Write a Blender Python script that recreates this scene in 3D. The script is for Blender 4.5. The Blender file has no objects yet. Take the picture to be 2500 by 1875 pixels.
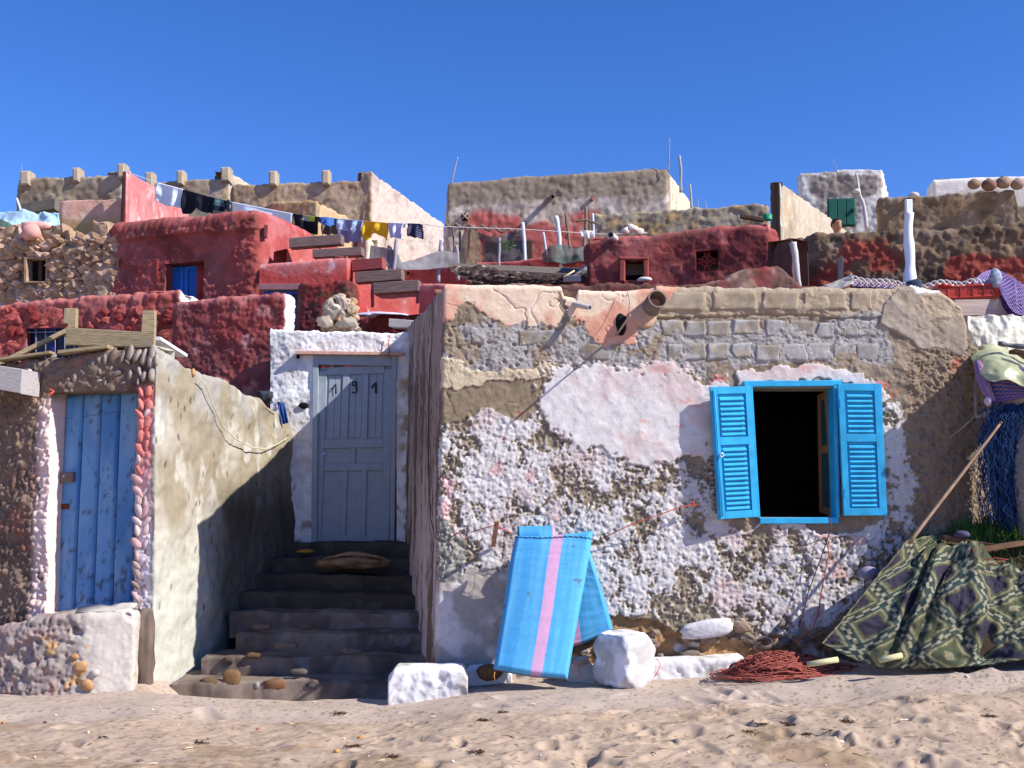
import bpy, math, random
import numpy as np
from mathutils import Vector, Matrix, Euler
S = bpy.context.scene
C = S.collection
rnd = random.Random(7)
RS = np.random.RandomState(11)
# ------------------------------------------------------------------ camera
EYE = 1.45; TILT = math.radians(6.3); FP = 2640.0
cam = bpy.data.cameras.new('camera'); camo = bpy.data.objects.new('camera', cam); C.objects.link(camo)
cam.sensor_width = 36; cam.lens = FP/2500*36; cam.clip_end = 3000; cam.clip_start = .05
camo.location = (0, 0, EYE); camo.rotation_euler = (math.pi/2+TILT, 0, 0); S.camera = camo
# ------------------------------------------------------------------ light
TS = Vector((1.0, -.45, .87)).normalized()
w = bpy.data.worlds.new('World'); S.world = w; w.use_nodes = True
nt = w.node_tree; bg = nt.nodes['Background']; sky = nt.nodes.new('ShaderNodeTexSky'); sky.sky_type = 'NISHITA'
sky.sun_disc = False; sky.sun_elevation = math.asin(TS.z); sky.sun_rotation = math.atan2(TS.x, TS.y)
sky.altitude = 0; sky.air_density = .75; sky.dust_density = 0.0; sky.ozone_density = 5.0
hs = nt.nodes.new('ShaderNodeHueSaturation'); hs.inputs['Saturation'].default_value = 1.22
tn = nt.nodes.new('ShaderNodeMix'); tn.data_type = 'RGBA'; tn.blend_type = 'MULTIPLY'; tn.inputs[0].default_value = 1; tn.inputs[7].default_value = (1.25, .95, 1.16, 1)
nt.links.new(sky.outputs[0], hs.inputs['Color']); nt.links.new(hs.outputs[0], tn.inputs[6]); nt.links.new(tn.outputs[2], bg.inputs[0]); bg.inputs[1].default_value = .12
sl = bpy.data.lights.new('sun', 'SUN'); sl.energy = 4.6; sl.angle = math.radians(.5); sl.color = (1, .96, .91)
so = bpy.data.objects.new('sun', sl); C.objects.link(so); so.rotation_euler = TS.to_track_quat('Z', 'Y').to_euler()
S.view_settings.view_transform = 'Standard'; S.view_settings.look = 'None'; S.view_settings.gamma = 1
S.view_settings.exposure = .62
try: S.view_settings.use_curve_mapping = False
except Exception: pass
# ------------------------------------------------------------------ helpers
ct, st = math.cos(TILT), math.sin(TILT)
def P(px, py, Y):
    u, v = px-1250, 937.5-py
    dx, dy, dz = u, FP*ct-v*st, FP*st+v*ct
    return np.array((dx/dy*Y, Y, EYE+dz/dy*Y))
def proj(p):
    p = np.asarray(p, float); x, y, z = p[..., 0], p[..., 1], p[..., 2]-EYE
    f = y*ct+z*st; up = -y*st+z*ct
    return 1250+FP*x/f, 937.5-FP*up/f
def lin(c):
    c = np.asarray(c, float)/255.
    return np.where(c <= .04045, c/12.92, ((c+.055)/1.055)**2.4)
_T = np.random.RandomState(3).rand(64, 64, 64).astype(np.float32)*2-1
def vn(x, y, z):
    xi, yi, zi = np.floor(x).astype(int), np.floor(y).astype(int), np.floor(z).astype(int)
    fx, fy, fz = x-xi, y-yi, z-zi
    fx = fx*fx*(3-2*fx); fy = fy*fy*(3-2*fy); fz = fz*fz*(3-2*fz)
    a, b = xi & 63, (xi+1) & 63; c, d = yi & 63, (yi+1) & 63; e, f = zi & 63, (zi+1) & 63
    l = lambda p, q, t: p+(q-p)*t
    return l(l(l(_T[a, c, e], _T[b, c, e], fx), l(_T[a, d, e], _T[b, d, e], fx), fy),
             l(l(_T[a, c, f], _T[b, c, f], fx), l(_T[a, d, f], _T[b, d, f], fx), fy), fz)
_R = np.array(Euler((.6, .8, 1.1)).to_matrix())
def fbm(p, sc, octv=4, gain=.5, off=0.):
    p = (np.asarray(p)*sc) @ _R+off; r = 0; a = 1; t = 0
    for _ in range(octv):
        r = r+a*vn(p[..., 0], p[..., 1], p[..., 2]); t += a; a *= gain; p = (p*2.03) @ _R+17.3
    return r/t*1.6
def ridge(p, sc, octv=4, off=0.):
    p = (np.asarray(p)*sc) @ _R+off; r = 0; a = 1; t = 0
    for _ in range(octv):
        r = r+a*(1-2*np.abs(vn(p[..., 0], p[..., 1], p[..., 2]))); t += a; a *= .5; p = p*2.1+9.7
    return r/t
_H = np.random.RandomState(5).rand(256, 256, 3)
def cell(u, v, sc, ax=1., jit=.9):
    """F1, F2 and the random value of the nearest cell point"""
    u = u*sc*ax; v = v*sc; iu = np.floor(u).astype(int); iv = np.floor(v).astype(int)
    f1 = np.full(u.shape, 9.); f2 = np.full(u.shape, 9.); rv = np.zeros(u.shape)
    for i in (-1, 0, 1):
        for j in (-1, 0, 1):
            h = _H[(iu+i) & 255, (iv+j) & 255]
            d = np.hypot(iu+i+.5+jit*(h[..., 0]-.5)-u, iv+j+.5+jit*(h[..., 1]-.5)-v)
            m = d < f1; f2 = np.where(m, f1, np.minimum(f2, d)); rv = np.where(m, h[..., 2], rv); f1 = np.where(m, d, f1)
    return f1, f2, rv
def sst(a, b, x):
    t = np.clip((x-a)/(b-a), 0, 1); return t*t*(3-2*t)
def inpoly(x, y, poly):
    r = np.zeros(x.shape, bool); n = len(poly); j = n-1
    for i in range(n):
        xi, yi = poly[i]; xj, yj = poly[j]
        c = ((yi > y) != (yj > y)) & (x < (xj-xi)*(y-yi)/((yj-yi) or 1e-9)+xi); r ^= c; j = i
    return r
def mix(a, b, t):
    t = np.asarray(t)
    if t.ndim and any(np.ndim(q) and np.shape(q)[-1] == 3 and np.shape(q) != t.shape for q in (a, b)): t = t[..., None]
    return a*(1-t)+b*t
# ------------------------------------------------------------------ materials
def mat_attr(name, bump=.4, bscale=90., rough=.93, var=.14, spec=.15, fine=1.):
    m = bpy.data.materials.new(name); m.use_nodes = True; n = m.node_tree.nodes; L = m.node_tree.links; b = n['Principled BSDF']
    a = n.new('ShaderNodeAttribute'); a.attribute_name = 'Col'
    tc = n.new('ShaderNodeTexCoord')
    no = n.new('ShaderNodeTexNoise'); no.inputs['Scale'].default_value = bscale; no.inputs['Detail'].default_value = 6; no.inputs['Roughness'].default_value = .65
    n2 = n.new('ShaderNodeTexNoise'); n2.inputs['Scale'].default_value = bscale*.22; n2.inputs['Detail'].default_value = 5
    geo = n.new('ShaderNodeNewGeometry')
    L.new(geo.outputs['Position'], no.inputs['Vector']); L.new(geo.outputs['Position'], n2.inputs['Vector'])
    mr = n.new('ShaderNodeMapRange'); mr.inputs[1].default_value = .25; mr.inputs[2].default_value = .75; mr.inputs[3].default_value = 1-var*1.6; mr.inputs[4].default_value = 1+var*1.6
    ad = n.new('ShaderNodeMath'); ad.operation = 'ADD'; L.new(no.outputs[0], ad.inputs[0]); L.new(n2.outputs[0], ad.inputs[1])
    hf = n.new('ShaderNodeMath'); hf.operation = 'MULTIPLY'; hf.inputs[1].default_value = .5; L.new(ad.outputs[0], hf.inputs[0]); L.new(hf.outputs[0], mr.inputs[0])
    mx = n.new('ShaderNodeVectorMath'); mx.operation = 'SCALE'; L.new(a.outputs['Color'], mx.inputs[0]); L.new(mr.outputs[0], mx.inputs['Scale'])
    L.new(mx.outputs[0], b.inputs['Base Color'])
    bp = n.new('ShaderNodeBump'); bp.inputs['Strength'].default_value = bump; bp.inputs['Distance'].default_value = .6/bscale*fine
    L.new(hf.outputs[0], bp.inputs['Height']); L.new(bp.outputs[0], b.inputs['Normal'])
    b.inputs['Roughness'].default_value = rough; b.inputs['Specular IOR Level'].default_value = spec
    return m
_mc = {}
def mat(col, rough=.8, var=.12, scale=30., bump=.25, metal=0., spec=.3, stretch=None, trans=0., alpha=1.):
    key = (tuple(col), rough, var, scale, bump, metal, spec, stretch, trans, alpha)
    if key in _mc: return _mc[key]
    m = bpy.data.materials.new('surface'); m.use_nodes = True; n = m.node_tree.nodes; L = m.node_tree.links; b = n['Principled BSDF']
    tc = n.new('ShaderNodeNewGeometry'); mp = n.new('ShaderNodeMapping'); L.new(tc.outputs['Position'], mp.inputs[0])
    if stretch: mp.inputs['Scale'].default_value = stretch
    no = n.new('ShaderNodeTexNoise'); no.inputs['Scale'].default_value = scale; no.inputs['Detail'].default_value = 6; no.inputs['Roughness'].default_value = .6
    L.new(mp.outputs[0], no.inputs['Vector'])
    cr = n.new('ShaderNodeValToRGB'); e = cr.color_ramp.elements; c = lin(col)
    e[0].position = .3; e[1].position = .7; e[0].color = (*np.clip(c*(1-var*2), 0, 1), 1); e[1].color = (*np.clip(c*(1+var), 0, 1), 1)
    L.new(no.outputs[0], cr.inputs[0]); L.new(cr.outputs[0], b.inputs['Base Color'])
    bp = n.new('ShaderNodeBump'); bp.inputs['Strength'].default_value = bump; bp.inputs['Distance'].default_value = .01
    L.new(no.outputs[0], bp.inputs['Height']); L.new(bp.outputs[0], b.inputs['Normal'])
    b.inputs['Roughness'].default_value = rough; b.inputs['Metallic'].default_value = metal; b.inputs['Specular IOR Level'].default_value = spec
    if trans:
        b.inputs['Transmission Weight'].default_value = trans; b.inputs['IOR'].default_value = 1.1
    if alpha < 1: b.inputs['Alpha'].default_value = alpha
    _mc[key] = m; return m
M_WALL = mat_attr('weathered_plaster', .65, 70., var=.13)
M_FAR = mat_attr('coarse_render', .8, 26., var=.13)
M_SAND = mat_attr('sand', .5, 160., var=.12)
M_CLOTH = mat_attr('woven_cloth', .3, 220., .85, .07)
M_PAINT = mat_attr('worn_paint', .25, 40., .6, .06, .3)
M_DARK = mat((14, 11, 10), .95, .1, 5, 0)
# ------------------------------------------------------------------ objects
WL = {}
def wloc(o): return WL.get(o.name, np.zeros(3))
def tag(o, label=None, cat=None, group=None, kind=None):
    if label: o['label'] = label
    if cat: o['category'] = cat
    if group: o['group'] = group
    if kind: o['kind'] = kind
    return o
def empty(name, loc, label=None, cat=None, group=None, kind=None):
    o = bpy.data.objects.new(name, None); C.objects.link(o); o.location = loc; o.empty_display_size = .1
    WL[o.name] = np.array(loc, float); return tag(o, label, cat, group, kind)
def link(name, me, origin, parent=None):
    o = bpy.data.objects.new(name, me); C.objects.link(o); origin = np.array(origin, float)
    WL[o.name] = origin
    if parent is not None: o.parent = parent; o.location = origin-wloc(parent)
    else: o.location = origin
    return o
def mesh(name, V, F, m, parent=None, col=None, smooth=True, origin=None):
    V = np.asarray(V, float)
    if origin is None: origin = np.array(((V[:, 0].min()+V[:, 0].max())/2, (V[:, 1].min()+V[:, 1].max())/2, V[:, 2].min()))
    me = bpy.data.meshes.new(name); n = len(V); me.vertices.add(n); me.vertices.foreach_set('co', (V-origin).astype(np.float32).ravel())
    if isinstance(F, np.ndarray):
        k = F.shape[1]; me.loops.add(F.size); me.loops.foreach_set('vertex_index', F.astype(np.int32).ravel())
        me.polygons.add(len(F)); me.polygons.foreach_set('loop_start', np.arange(0, F.size, k, dtype=np.int32)); me.polygons.foreach_set('loop_total', np.full(len(F), k, np.int32))
    else:
        li = np.array([i for f in F for i in f], np.int32); lt = np.array([len(f) for f in F], np.int32)
        me.loops.add(len(li)); me.loops.foreach_set('vertex_index', li); me.polygons.add(len(F))
        me.polygons.foreach_set('loop_start', np.concatenate(([0], np.cumsum(lt)[:-1])).astype(np.int32)); me.polygons.foreach_set('loop_total', lt)
    me.polygons.foreach_set('use_smooth', np.full(len(me.polygons), smooth, bool))
    me.update(calc_edges=True)
    if col is not None:
        a = me.color_attributes.new('Col', 'FLOAT_COLOR', 'POINT'); cc = np.ones((n, 4), np.float32); cc[:, :3] = col
        a.data.foreach_set('color', cc.ravel())
    me.materials.append(m)
    return link(name, me, origin, parent)
def gridF(nu, nv, keep=None, off=0):
    i = np.arange(nu-1)[:, None]*nv+np.arange(nv-1)[None]
    F = np.stack((i, i+nv, i+nv+1, i+1), -1)
    F = F.reshape(-1, 4) if keep is None else F[keep]
    return F+off
class MB:
    def __init__(s): s.V = []; s.F = []; s.n = 0
    def add(s, V, F):
        V = np.asarray(V, float); s.V.append(V); s.F += [tuple(i+s.n for i in f) for f in F]; s.n += len(V); return s
    def build(s, name, m, parent=None, smooth=False, col=None, **k):
        return mesh(name, np.concatenate(s.V), s.F, m, parent, smooth=smooth, col=col, **k)
def tubeg(pts, r, n=6, cap=True):
    pts = np.asarray(pts, float); k = len(pts); r = np.broadcast_to(np.asarray(r, float), (k,))
    T = np.gradient(pts, axis=0); T /= np.linalg.norm(T, axis=1)[:, None]+1e-12
    a = np.array((0, 0, 1.)) if abs(T[0][2]) < .9 else np.array((1., 0, 0)); V = []
    u = np.cross(T[0], a); u /= np.linalg.norm(u)
    for i in range(k):
        u = u-T[i]*np.dot(u, T[i]); u /= np.linalg.norm(u)+1e-12; v = np.cross(T[i], u)
        for j in range(n):
            q = 2*math.pi*j/n; V.append(pts[i]+r[i]*(math.cos(q)*u+math.sin(q)*v))
    F = [(i*n+j, i*n+(j+1) % n, (i+1)*n+(j+1) % n, (i+1)*n+j) for i in range(k-1) for j in range(n)]
    if cap: F += [tuple(range(n))[::-1], tuple((k-1)*n+j for j in range(n))]
    return V, F
def tube(name, pts, r, m, parent=None, n=8, **k):
    V, F = tubeg(pts, r, n); return mesh(name, V, F, m, parent, smooth=True, **k)
def branch(name, pts, r, m, parent=None, seed=0, n=8, wob=.5):
    """knotty wooden pole through the points"""
    pts = np.asarray(pts, float); t = np.linspace(0, 1, max(8, len(pts)*5)); tt = np.linspace(0, 1, len(pts))
    q = np.stack([np.interp(t, tt, pts[:, i]) for i in range(3)], 1)
    rr = np.interp(t, [0, 1], r if np.ndim(r) else [r, r*.8])
    q[:, :2] += np.stack([fbm(q+seed*3.1, 3, 2), fbm(q+seed*5.7+9, 3, 2)], 1)*rr[:, None]*wob
    rr = rr*(1+.18*fbm(q+seed, 9, 2)); V, F = tubeg(q, rr, n); return mesh(name, V, F, m, parent, smooth=True)
class Quad:
    """a flat panel of the world given by its corners; box(u0,u1,v0,v1,d0,d1): d towards the viewer"""
    def __init__(s, tl, tr, br, bl):
        s.c = [P(*tl), P(*tr), P(*br), P(*bl)]
        n = np.cross(s.c[1]-s.c[0], s.c[3]-s.c[0]); n /= np.linalg.norm(n)
        if n[1] > 0: n = -n
        s.n = n
    def at(s, u, v, d=0.):
        a, b, c, e = s.c; u = np.asarray(u)[..., None]; v = np.asarray(v)[..., None]; d = np.asarray(d)[..., None]
        return (a*(1-u)+b*u)*(1-v)+(e*(1-u)+c*u)*v+s.n*d
    def w(s): return np.linalg.norm(s.c[1]-s.c[0])
    def h(s): return np.linalg.norm(s.c[3]-s.c[0])
    def box(s, u0, u1, v0, v1, d0, d1, ch=.004):
        cu, cv = ch/s.w(), ch/s.h(); V = []
        for (d, a, b) in ((d0, 0, 0), (d1-ch, 0, 0), (d1, cu, cv)):
            for (u, v) in ((u0+a, v0+b), (u1-a, v0+b), (u1-a, v1-b), (u0+a, v1-b)): V.append(s.at(u, v, d))
        F = [(0, 1, 2, 3), (8, 11, 10, 9)]
        for k in (0, 4): F += [(k+i, k+4+i, k+4+(i+1) % 4, k+(i+1) % 4) for i in range(4)]
        return V, F
def box_between(p0, p1, wv, hv):
    """box along p0-p1 with half-extents vectors wv, hv"""
    p0, p1, wv, hv = map(np.asarray, (p0, p1, wv, hv)); V = []
    for p in (p0, p1):
        for a, b in ((-1, -.85), (-.85, -1), (.85, -1), (1, -.85), (1, .85), (.85, 1), (-.85, 1), (-1, .85)): V.append(p+wv*a+hv*b)
    F = [(0, 1, 2, 3, 4, 5, 6, 7), tuple(range(15, 7, -1))]+[(i, i+8, (i+1) % 8+8, (i+1) % 8) for i in range(8)]
    return V, F
def aabox(x0, x1, y0, y1, z0, z1):
    V = [(x, y, z) for x in (x0, x1) for y in (y0, y1) for z in (z0, z1)]
    return V, [(0, 1, 3, 2), (4, 6, 7, 5), (0, 4, 5, 1), (2, 3, 7, 6), (0, 2, 6, 4), (1, 5, 7, 3)]
def ico(sub=1):
    import bmesh
    bm = bmesh.new(); bmesh.ops.create_icosphere(bm, subdivisions=sub, radius=1)
    V = np.array([v.co[:] for v in bm.verts]); F = [tuple(v.index for v in f.verts) for f in bm.faces]; bm.free(); return V, F
IV1, IF1 = ico(1); IV2, IF2 = ico(2); IV3, IF3 = ico(3)
def rock(scale, seed=0, sub=2, rough=.25, boxy=0.):
    V, F = ((IV1, IF1), (IV2, IF2), (IV3, IF3))[sub-1]
    V = V.copy()
    if boxy: V = V/np.max(np.abs(V), axis=1)[:, None]*boxy+V*(1-boxy)
    V = V*(1+rough*fbm(V, 1.1, 3, off=seed*7.7))[:, None]; return V*np.asarray(scale), F
def piece(name, me, loc, rot, scale, parent):
    o = bpy.data.objects.new(name, me); C.objects.link(o); o.parent = parent
    o.location = np.asarray(loc)-wloc(parent); o.rotation_euler = rot; o.scale = scale; return o
def rawmesh(name, V, F, m, smooth=True):
    me = bpy.data.meshes.new(name); me.from_pydata([tuple(v) for v in V], [], [tuple(f) for f in F])
    me.polygons.foreach_set('use_smooth', [smooth]*len(me.polygons)); me.materials.append(m); return me
def hill(Y): return 1.0+.2*np.maximum(Y-12, 0)
# ------------------------------------------------------------------ adobe wall builder
def Wp(px, py, Y, pxb=None, zb=None):
    t = P(px, py, Y); z = (float(hill(Y))-.4) if zb is None else zb
    if pxb is None: b = np.array((t[0], t[1], z))
    else:
        pyb = 1229-(z-EYE)/Y*FP; b = P(pxb, pyb, Y); b[2] = z
    return t, b
def wall(name, pts, t, res, disp, colf, m=None, openings=(), parent=None, rtop=.08, rc=.06, jag=.02, label=None, cat=None, group=None, origin=None):
    """pts: list of (top, bottom); openings: (seg, px0, px1, py0, py1, depth)"""
    ns = len(pts)-1; tops = np.array([p[0] for p in pts]); bots = np.array([p[1] for p in pts]); ops = []
    for (sg, x0, x1, y0, y1, dep) in openings:
        tt = np.linspace(0, 1, 3001); a = (tops[sg]*(1-tt[:, None])+tops[sg+1]*tt[:, None]); b = (bots[sg]*(1-tt[:, None])+bots[sg+1]*tt[:, None])
        zt = P(0, (y0+y1)/2, a[len(a)//2][1])[2]; f = ((zt-b[:, 2])/(a[:, 2]-b[:, 2]))[:, None]; q = b*(1-f)+a*f; qx = proj(q)[0]
        t0, t1 = max(.003, tt[np.argmin(abs(qx-x0))]), min(.997, tt[np.argmin(abs(qx-x1))]); Ym = q[np.argmin(abs(qx-(x0+x1)/2))][1]
        ops.append((sg, t0, t1, P(0, y1, Ym)[2], P(0, y0, Ym)[2], dep))
    cols = []; marks = []
    for sg in range(ns):
        L = np.linalg.norm((tops[sg+1]-tops[sg])[:2]); br = sorted({0., 1.} | {t_ for o in ops if o[0] == sg for t_ in (o[1], o[2])})
        for a, b in zip(br[:-1], br[1:]):
            n = max(1, int(math.ceil(L*(b-a)/res))); marks.append((sg, a, len(cols))); cols += [(sg, a+(b-a)*k/n) for k in range(n)]
    marks.append((ns-1, 1., len(cols))); cols.append((ns-1, 1.))
    sg = np.array([c[0] for c in cols]); tt = np.array([c[1] for c in cols])[:, None]
    top = tops[sg]*(1-tt)+tops[sg+1]*tt; bot = bots[sg]*(1-tt)+bots[sg+1]*tt; nu = len(cols)
    dl = np.linalg.norm(np.diff(top[:, :2], axis=0), axis=1); s = np.concatenate(([0], np.cumsum(dl)))
    ctrl = np.column_stack((s, np.full(nu, 3.3), np.zeros(nu)))+top.mean()
    ztop = top[:, 2]+jag*(fbm(ctrl, 2.2, 5)+.35*fbm(ctrl, 14, 2))
    def smooth_xy(A):
        k = int(max(1, rc/res))
        if nu < 5 or k < 1: return A
        pad = np.concatenate([2*A[:1]-A[1:k+1][::-1][:k], A, 2*A[-1:]-A[-k-1:-1][::-1]]) if nu > k+1 else A
        if len(pad) == nu: return A
        ker = np.ones(2*k+1)/(2*k+1)
        return np.stack([np.convolve(pad[:, i], ker, 'valid') for i in range(2)], 1)
    txy = smooth_xy(top[:, :2]); bxy = smooth_xy(bot[:, :2])
    zs = sorted({z for o in ops for z in (o[3], o[4])})
    zlow = bot[:, 2]; zhi = ztop-rtop; levels = [zlow]+[np.minimum(np.full(nu, z), zhi-.01) for z in zs]+[zhi]; rows = []; rmark = []
    for a, b in zip(levels[:-1], levels[1:]):
        n = max(1, int(math.ceil(float(np.max(b-a))/res))); rmark.append(len(rows)); rows += [a+(b-a)*k/n for k in range(n)]
    rmark.append(len(rows)); rows.append(zhi); Z = np.stack(rows, 1); nv0 = Z.shape[1]
    f = ((Z-bot[:, 2:3])/(top[:, 2:3]-bot[:, 2:3])).clip(0, 1.2)[..., None]
    XY = bxy[:, None]*(1-f)+txy[:, None]*f
    T = np.gradient(txy, axis=0); T /= np.linalg.norm(T, axis=1)[:, None]+1e-9; N = np.stack((T[:, 1], -T[:, 0]), 1)
    G = np.concatenate((XY, Z[..., None]), -1)
    ext = []
    for k in range(1, 5):
        ph = k/4*math.pi/2; g = np.column_stack((txy-N*rtop*(1-math.cos(ph)), zhi+rtop*math.sin(ph))); ext.append(g)
    for k in (.35, .7, 1.):
        ext.append(np.column_stack((txy-N*(rtop+(t-rtop)*k), ztop)))
    ext.append(np.column_stack((txy-N*(t+.01), ztop-.15))); ext.append(np.column_stack((txy-N*(t+.01), np.minimum(zlow+.1, ztop-.3))))
    G = np.concatenate((G, np.stack(ext, 1)), 1); nv = G.shape[1]
    s2 = np.broadcast_to(s[:, None], (nu, nv))
    du = np.gradient(G, axis=0); dv = np.gradient(G, axis=1); NN = np.cross(du, dv); NN /= np.linalg.norm(NN, axis=2)[..., None]+1e-12
    # smooth normals along the wall
    for i in range(2):
        NN[1:-1] = (NN[:-2]+NN[1:-1]+NN[2:])/3
    NN /= np.linalg.norm(NN, axis=2)[..., None]+1e-12
    px, py = proj(G); D = disp(s2, G[..., 2], G, px, py)
    D = np.asarray(D)*np.ones((nu, nv)); aux = None
    D[:, -2:] *= .2
    cf = colf(s2, G[..., 2], G, px, py, D)
    B0 = G.copy(); G = G+NN*D[..., None]
    keep = np.ones((nu-1, nv-1), bool); V = [G.reshape(-1, 3)]; CC = [cf.reshape(-1, 3)]; FF = []; off = nu*nv
    for (sgo, t0, t1, z0, z1, dep) in ops:
        i0 = [m_[2] for m_ in marks if m_[0] == sgo and abs(m_[1]-t0) < 1e-9][0]
        i1 = [m_[2] for m_ in marks if (m_[0] == sgo and abs(m_[1]-t1) < 1e-9)][0]
        j0 = rmark[1+zs.index(z0)]; j1 = rmark[1+zs.index(z1)]; keep[i0:i1, j0:j1] = False
        loops = [[(i0, j) for j in range(j0, j1+1)], [(i, j1) for i in range(i0, i1+1)], [(i1, j) for j in range(j1, j0-1, -1)], [(i, j0) for i in range(i1, i0-1, -1)]]
        ncen = NN[(i0+i1)//2, (j0+j1)//2].copy(); ncen[2] = 0; ncen /= np.linalg.norm(ncen)
        for lp in loops:
            I = np.array(lp); a = G[I[:, 0], I[:, 1]]; b = B0[I[:, 0], I[:, 1]]-ncen*dep; m2 = (a+b)/2; n = len(I)
            V.append(np.concatenate((a, m2, b))); c = cf[I[:, 0], I[:, 1]]; cmean = c.mean(0); c2 = c*.4+cmean*.6; CC.append(np.concatenate((c, c2, c2)))
            FF.append(np.array([(off+k*n+q, off+(k+1)*n+q, off+(k+1)*n+q+1, off+k*n+q+1) for k in (0, 1) for q in range(n-1)]).reshape(-1, 4)); off += 3*n
    if ops: keep[:, -1] = False
    FF.insert(0, gridF(nu, nv, keep))
    F = np.concatenate(FF)
    Fl = [tuple(x) for x in ()]
    o = mesh(name, np.concatenate(V), F, m or M_FAR, parent, col=np.concatenate(CC).clip(0, .95), origin=origin)
    if label: tag(o, label, cat, group)
    o['t'] = 0; del o['t']
    return o, dict(G=B0, N=NN, s=s)
def endcap(pts, t, y_back=0): pass
def slab(name, x0, x1, y0, y1, z0, z1, m, parent):
    V, F = aabox(x0, x1, y0, y1, z0, z1); return mesh(name, V, F, m, parent, smooth=False)
def house(name, pts, t, res, disp, colf, label, cat='house', back=3.5, roof=True, group=None, roof_m=None, wallname='wall', roof_drop=.25, **k):
    c = np.mean([p[1] for p in pts], 0); root = empty(name, (c[0], c[1], min(p[1][2] for p in pts)), label, cat, group)
    o, info = wall(wallname, pts, t, res, disp, colf, parent=root, **k)
    if roof:
        tp = np.array([p[0] for p in pts]); z = tp[:, 2].min()-roof_drop; y0 = tp[:, 1].min()+t*.6; y1 = tp[:, 1].max()+back
        x0, x1 = tp[:, 0].min()+t*.5, tp[:, 0].max()-t*.5
        # follow the front wall's plan
        i0 = int(np.argmin(tp[:, 0])); i1 = int(np.argmax(tp[:, 0])); ring = [(p[0][0], p[0][1]+t*.6) for p in pts]
        ring = [(min(max(x, x0), x1), y) for x, y in ring]
        poly = ring+[(ring[-1][0], y1), (ring[0][0], y1)]; n = len(poly)
        V = [(x, y, z) for x, y in poly]+[(x, y, z-.15) for x, y in poly]
        F = [tuple(range(n)), tuple(range(2*n-1, n-1, -1))]+[(i, (i+1) % n, n+(i+1) % n, n+i) for i in range(n)]
        mesh('roof', V, F, roof_m or M_DARKROOF, root, smooth=False)
        zb = min(p[1][2] for p in pts)
        V, F = aabox(poly[-1][0], poly[-2][0], y1-.2, y1, zb, z-.16); mesh('back_wall', V, F, roof_m or M_DARKROOF, root, smooth=False)
    return root, o, info
M_DARKROOF = mat((120, 105, 90), .95, .15, 6, .3)
# ================================================================== GROUND
_bx = [-6., -3.4, -2.55, -1.6, -.9, -.3, .0, .5, 1.7, 2.6, 4.2, 6]
_bz = [-.02, .0, .03, -.02, .0, .07, .10, .12, .17, .27, .36, .40]
def base_sand(x, y):
    zw = np.interp(x, _bx, _bz); k = sst(5.2, 8.2, y)
    return .07*(1-k)+zw*k+np.maximum(y-8.2, 0)*.03-.19*sst(8.25, 8.85, y)*sst(-2.9, -2.6, x)*sst(-.5, -.75, x)
def terr(x, y):
    far = np.where(y > 9.2, np.maximum(base_sand(x, np.minimum(y, 9.2))+sst(9.2, 12, y)*.9+.2*np.maximum(y-12, 0)*1.0-.12, -.2), base_sand(x, np.maximum(y, 5.2)))
    far = np.where(y < 5.2, .07-.045*np.minimum(5.2-y, 30), far)
    return np.where(np.abs(y) > 60, np.where(y > 0, 10.2, -1.3), far)
xs = np.concatenate((np.linspace(-1500, -60, 12), np.linspace(-50, -7, 20), np.linspace(-6.5, 6.5, 50), np.linspace(7, 50, 20), np.linspace(60, 1500, 12)))
ys = np.concatenate((np.linspace(-1500, -70, 12), np.linspace(-60, 4, 40), np.linspace(4.2, 12.4, 50), np.linspace(13, 60, 50), np.linspace(61, 1500, 12)))
X, Y = np.meshgrid(xs, ys, indexing='ij'); Z = terr(X, Y); inn = (np.abs(X) < 5.9) & (Y > 4.1) & (Y < 9.5)
Z = np.where(inn, Z-.09, Z)-.012; G = np.stack((X, Y, Z), -1)
c = lin((176, 152, 128))*(1+.1*fbm(G, .7, 4))[..., None]
tag(mesh('sandy_ground', G.reshape(-1, 3), gridF(*X.shape), M_SAND, col=c.reshape(-1, 3), origin=(0, 0, 0)), kind='structure')
# fine sand in view
nx, ny = 760, 330
X, Y = np.meshgrid(np.linspace(-5.6, 5.6, nx), np.linspace(4.3, 9.3, ny), indexing='ij'); Z = base_sand(X, Y); G = np.stack((X, Y, Z*0), -1)
edge = 7.35+.25*fbm(G, .8, 3)+.12*fbm(G, 3, 2); up = sst(-.2, .25, Y-edge)      # smooth bank by the walls, trampled sand below
Z = Z+(.035*fbm(G, 1.1, 3)+.02*fbm(G*np.array((.8, 1.6, 1)), 3.2, 4))*(1-.55*up)+.006*fbm(G, 14, 3)*(1.3-up)
Z = Z-.05*sst(.35, 0, np.abs(Y-edge-.08))*(.5+.5*fbm(G, 1.7, 2))
for k in range(300):
    fx, fy = RS.uniform(-3.4, 3.6), RS.uniform(4.9, 7.9); a = RS.uniform(0, 3.14); L, W_ = RS.uniform(.06, .15), RS.uniform(.035, .07)
    if fy > 7.2 and RS.rand() < .7: continue
    if fx < -.2 and RS.rand() < .45: continue
    m = (abs(X-fx) < .4) & (abs(Y-fy) < .4); dx, dy = X[m]-fx, Y[m]-fy; u = dx*math.cos(a)+dy*math.sin(a); v = -dx*math.sin(a)+dy*math.cos(a)
    r = np.sqrt((u/L)**2+(v/W_)**2); dep = RS.uniform(.010, .036)
    Z[m] += -dep*np.exp(-r**4)+dep*.45*np.exp(-((r-1.35)/.3)**2)*(.6+.8*fbm(G[m], 9, 2))
G2 = np.stack((X, Y, Z), -1)
dirt = sst(.1, .6, fbm(G, 2.1, 4)+.25*fbm(G, 30, 2))*(1-up)
col = mix(lin((172, 150, 128)), lin((152, 128, 103)), dirt); col = mix(col, lin((176, 158, 142)), up*.9)
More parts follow.
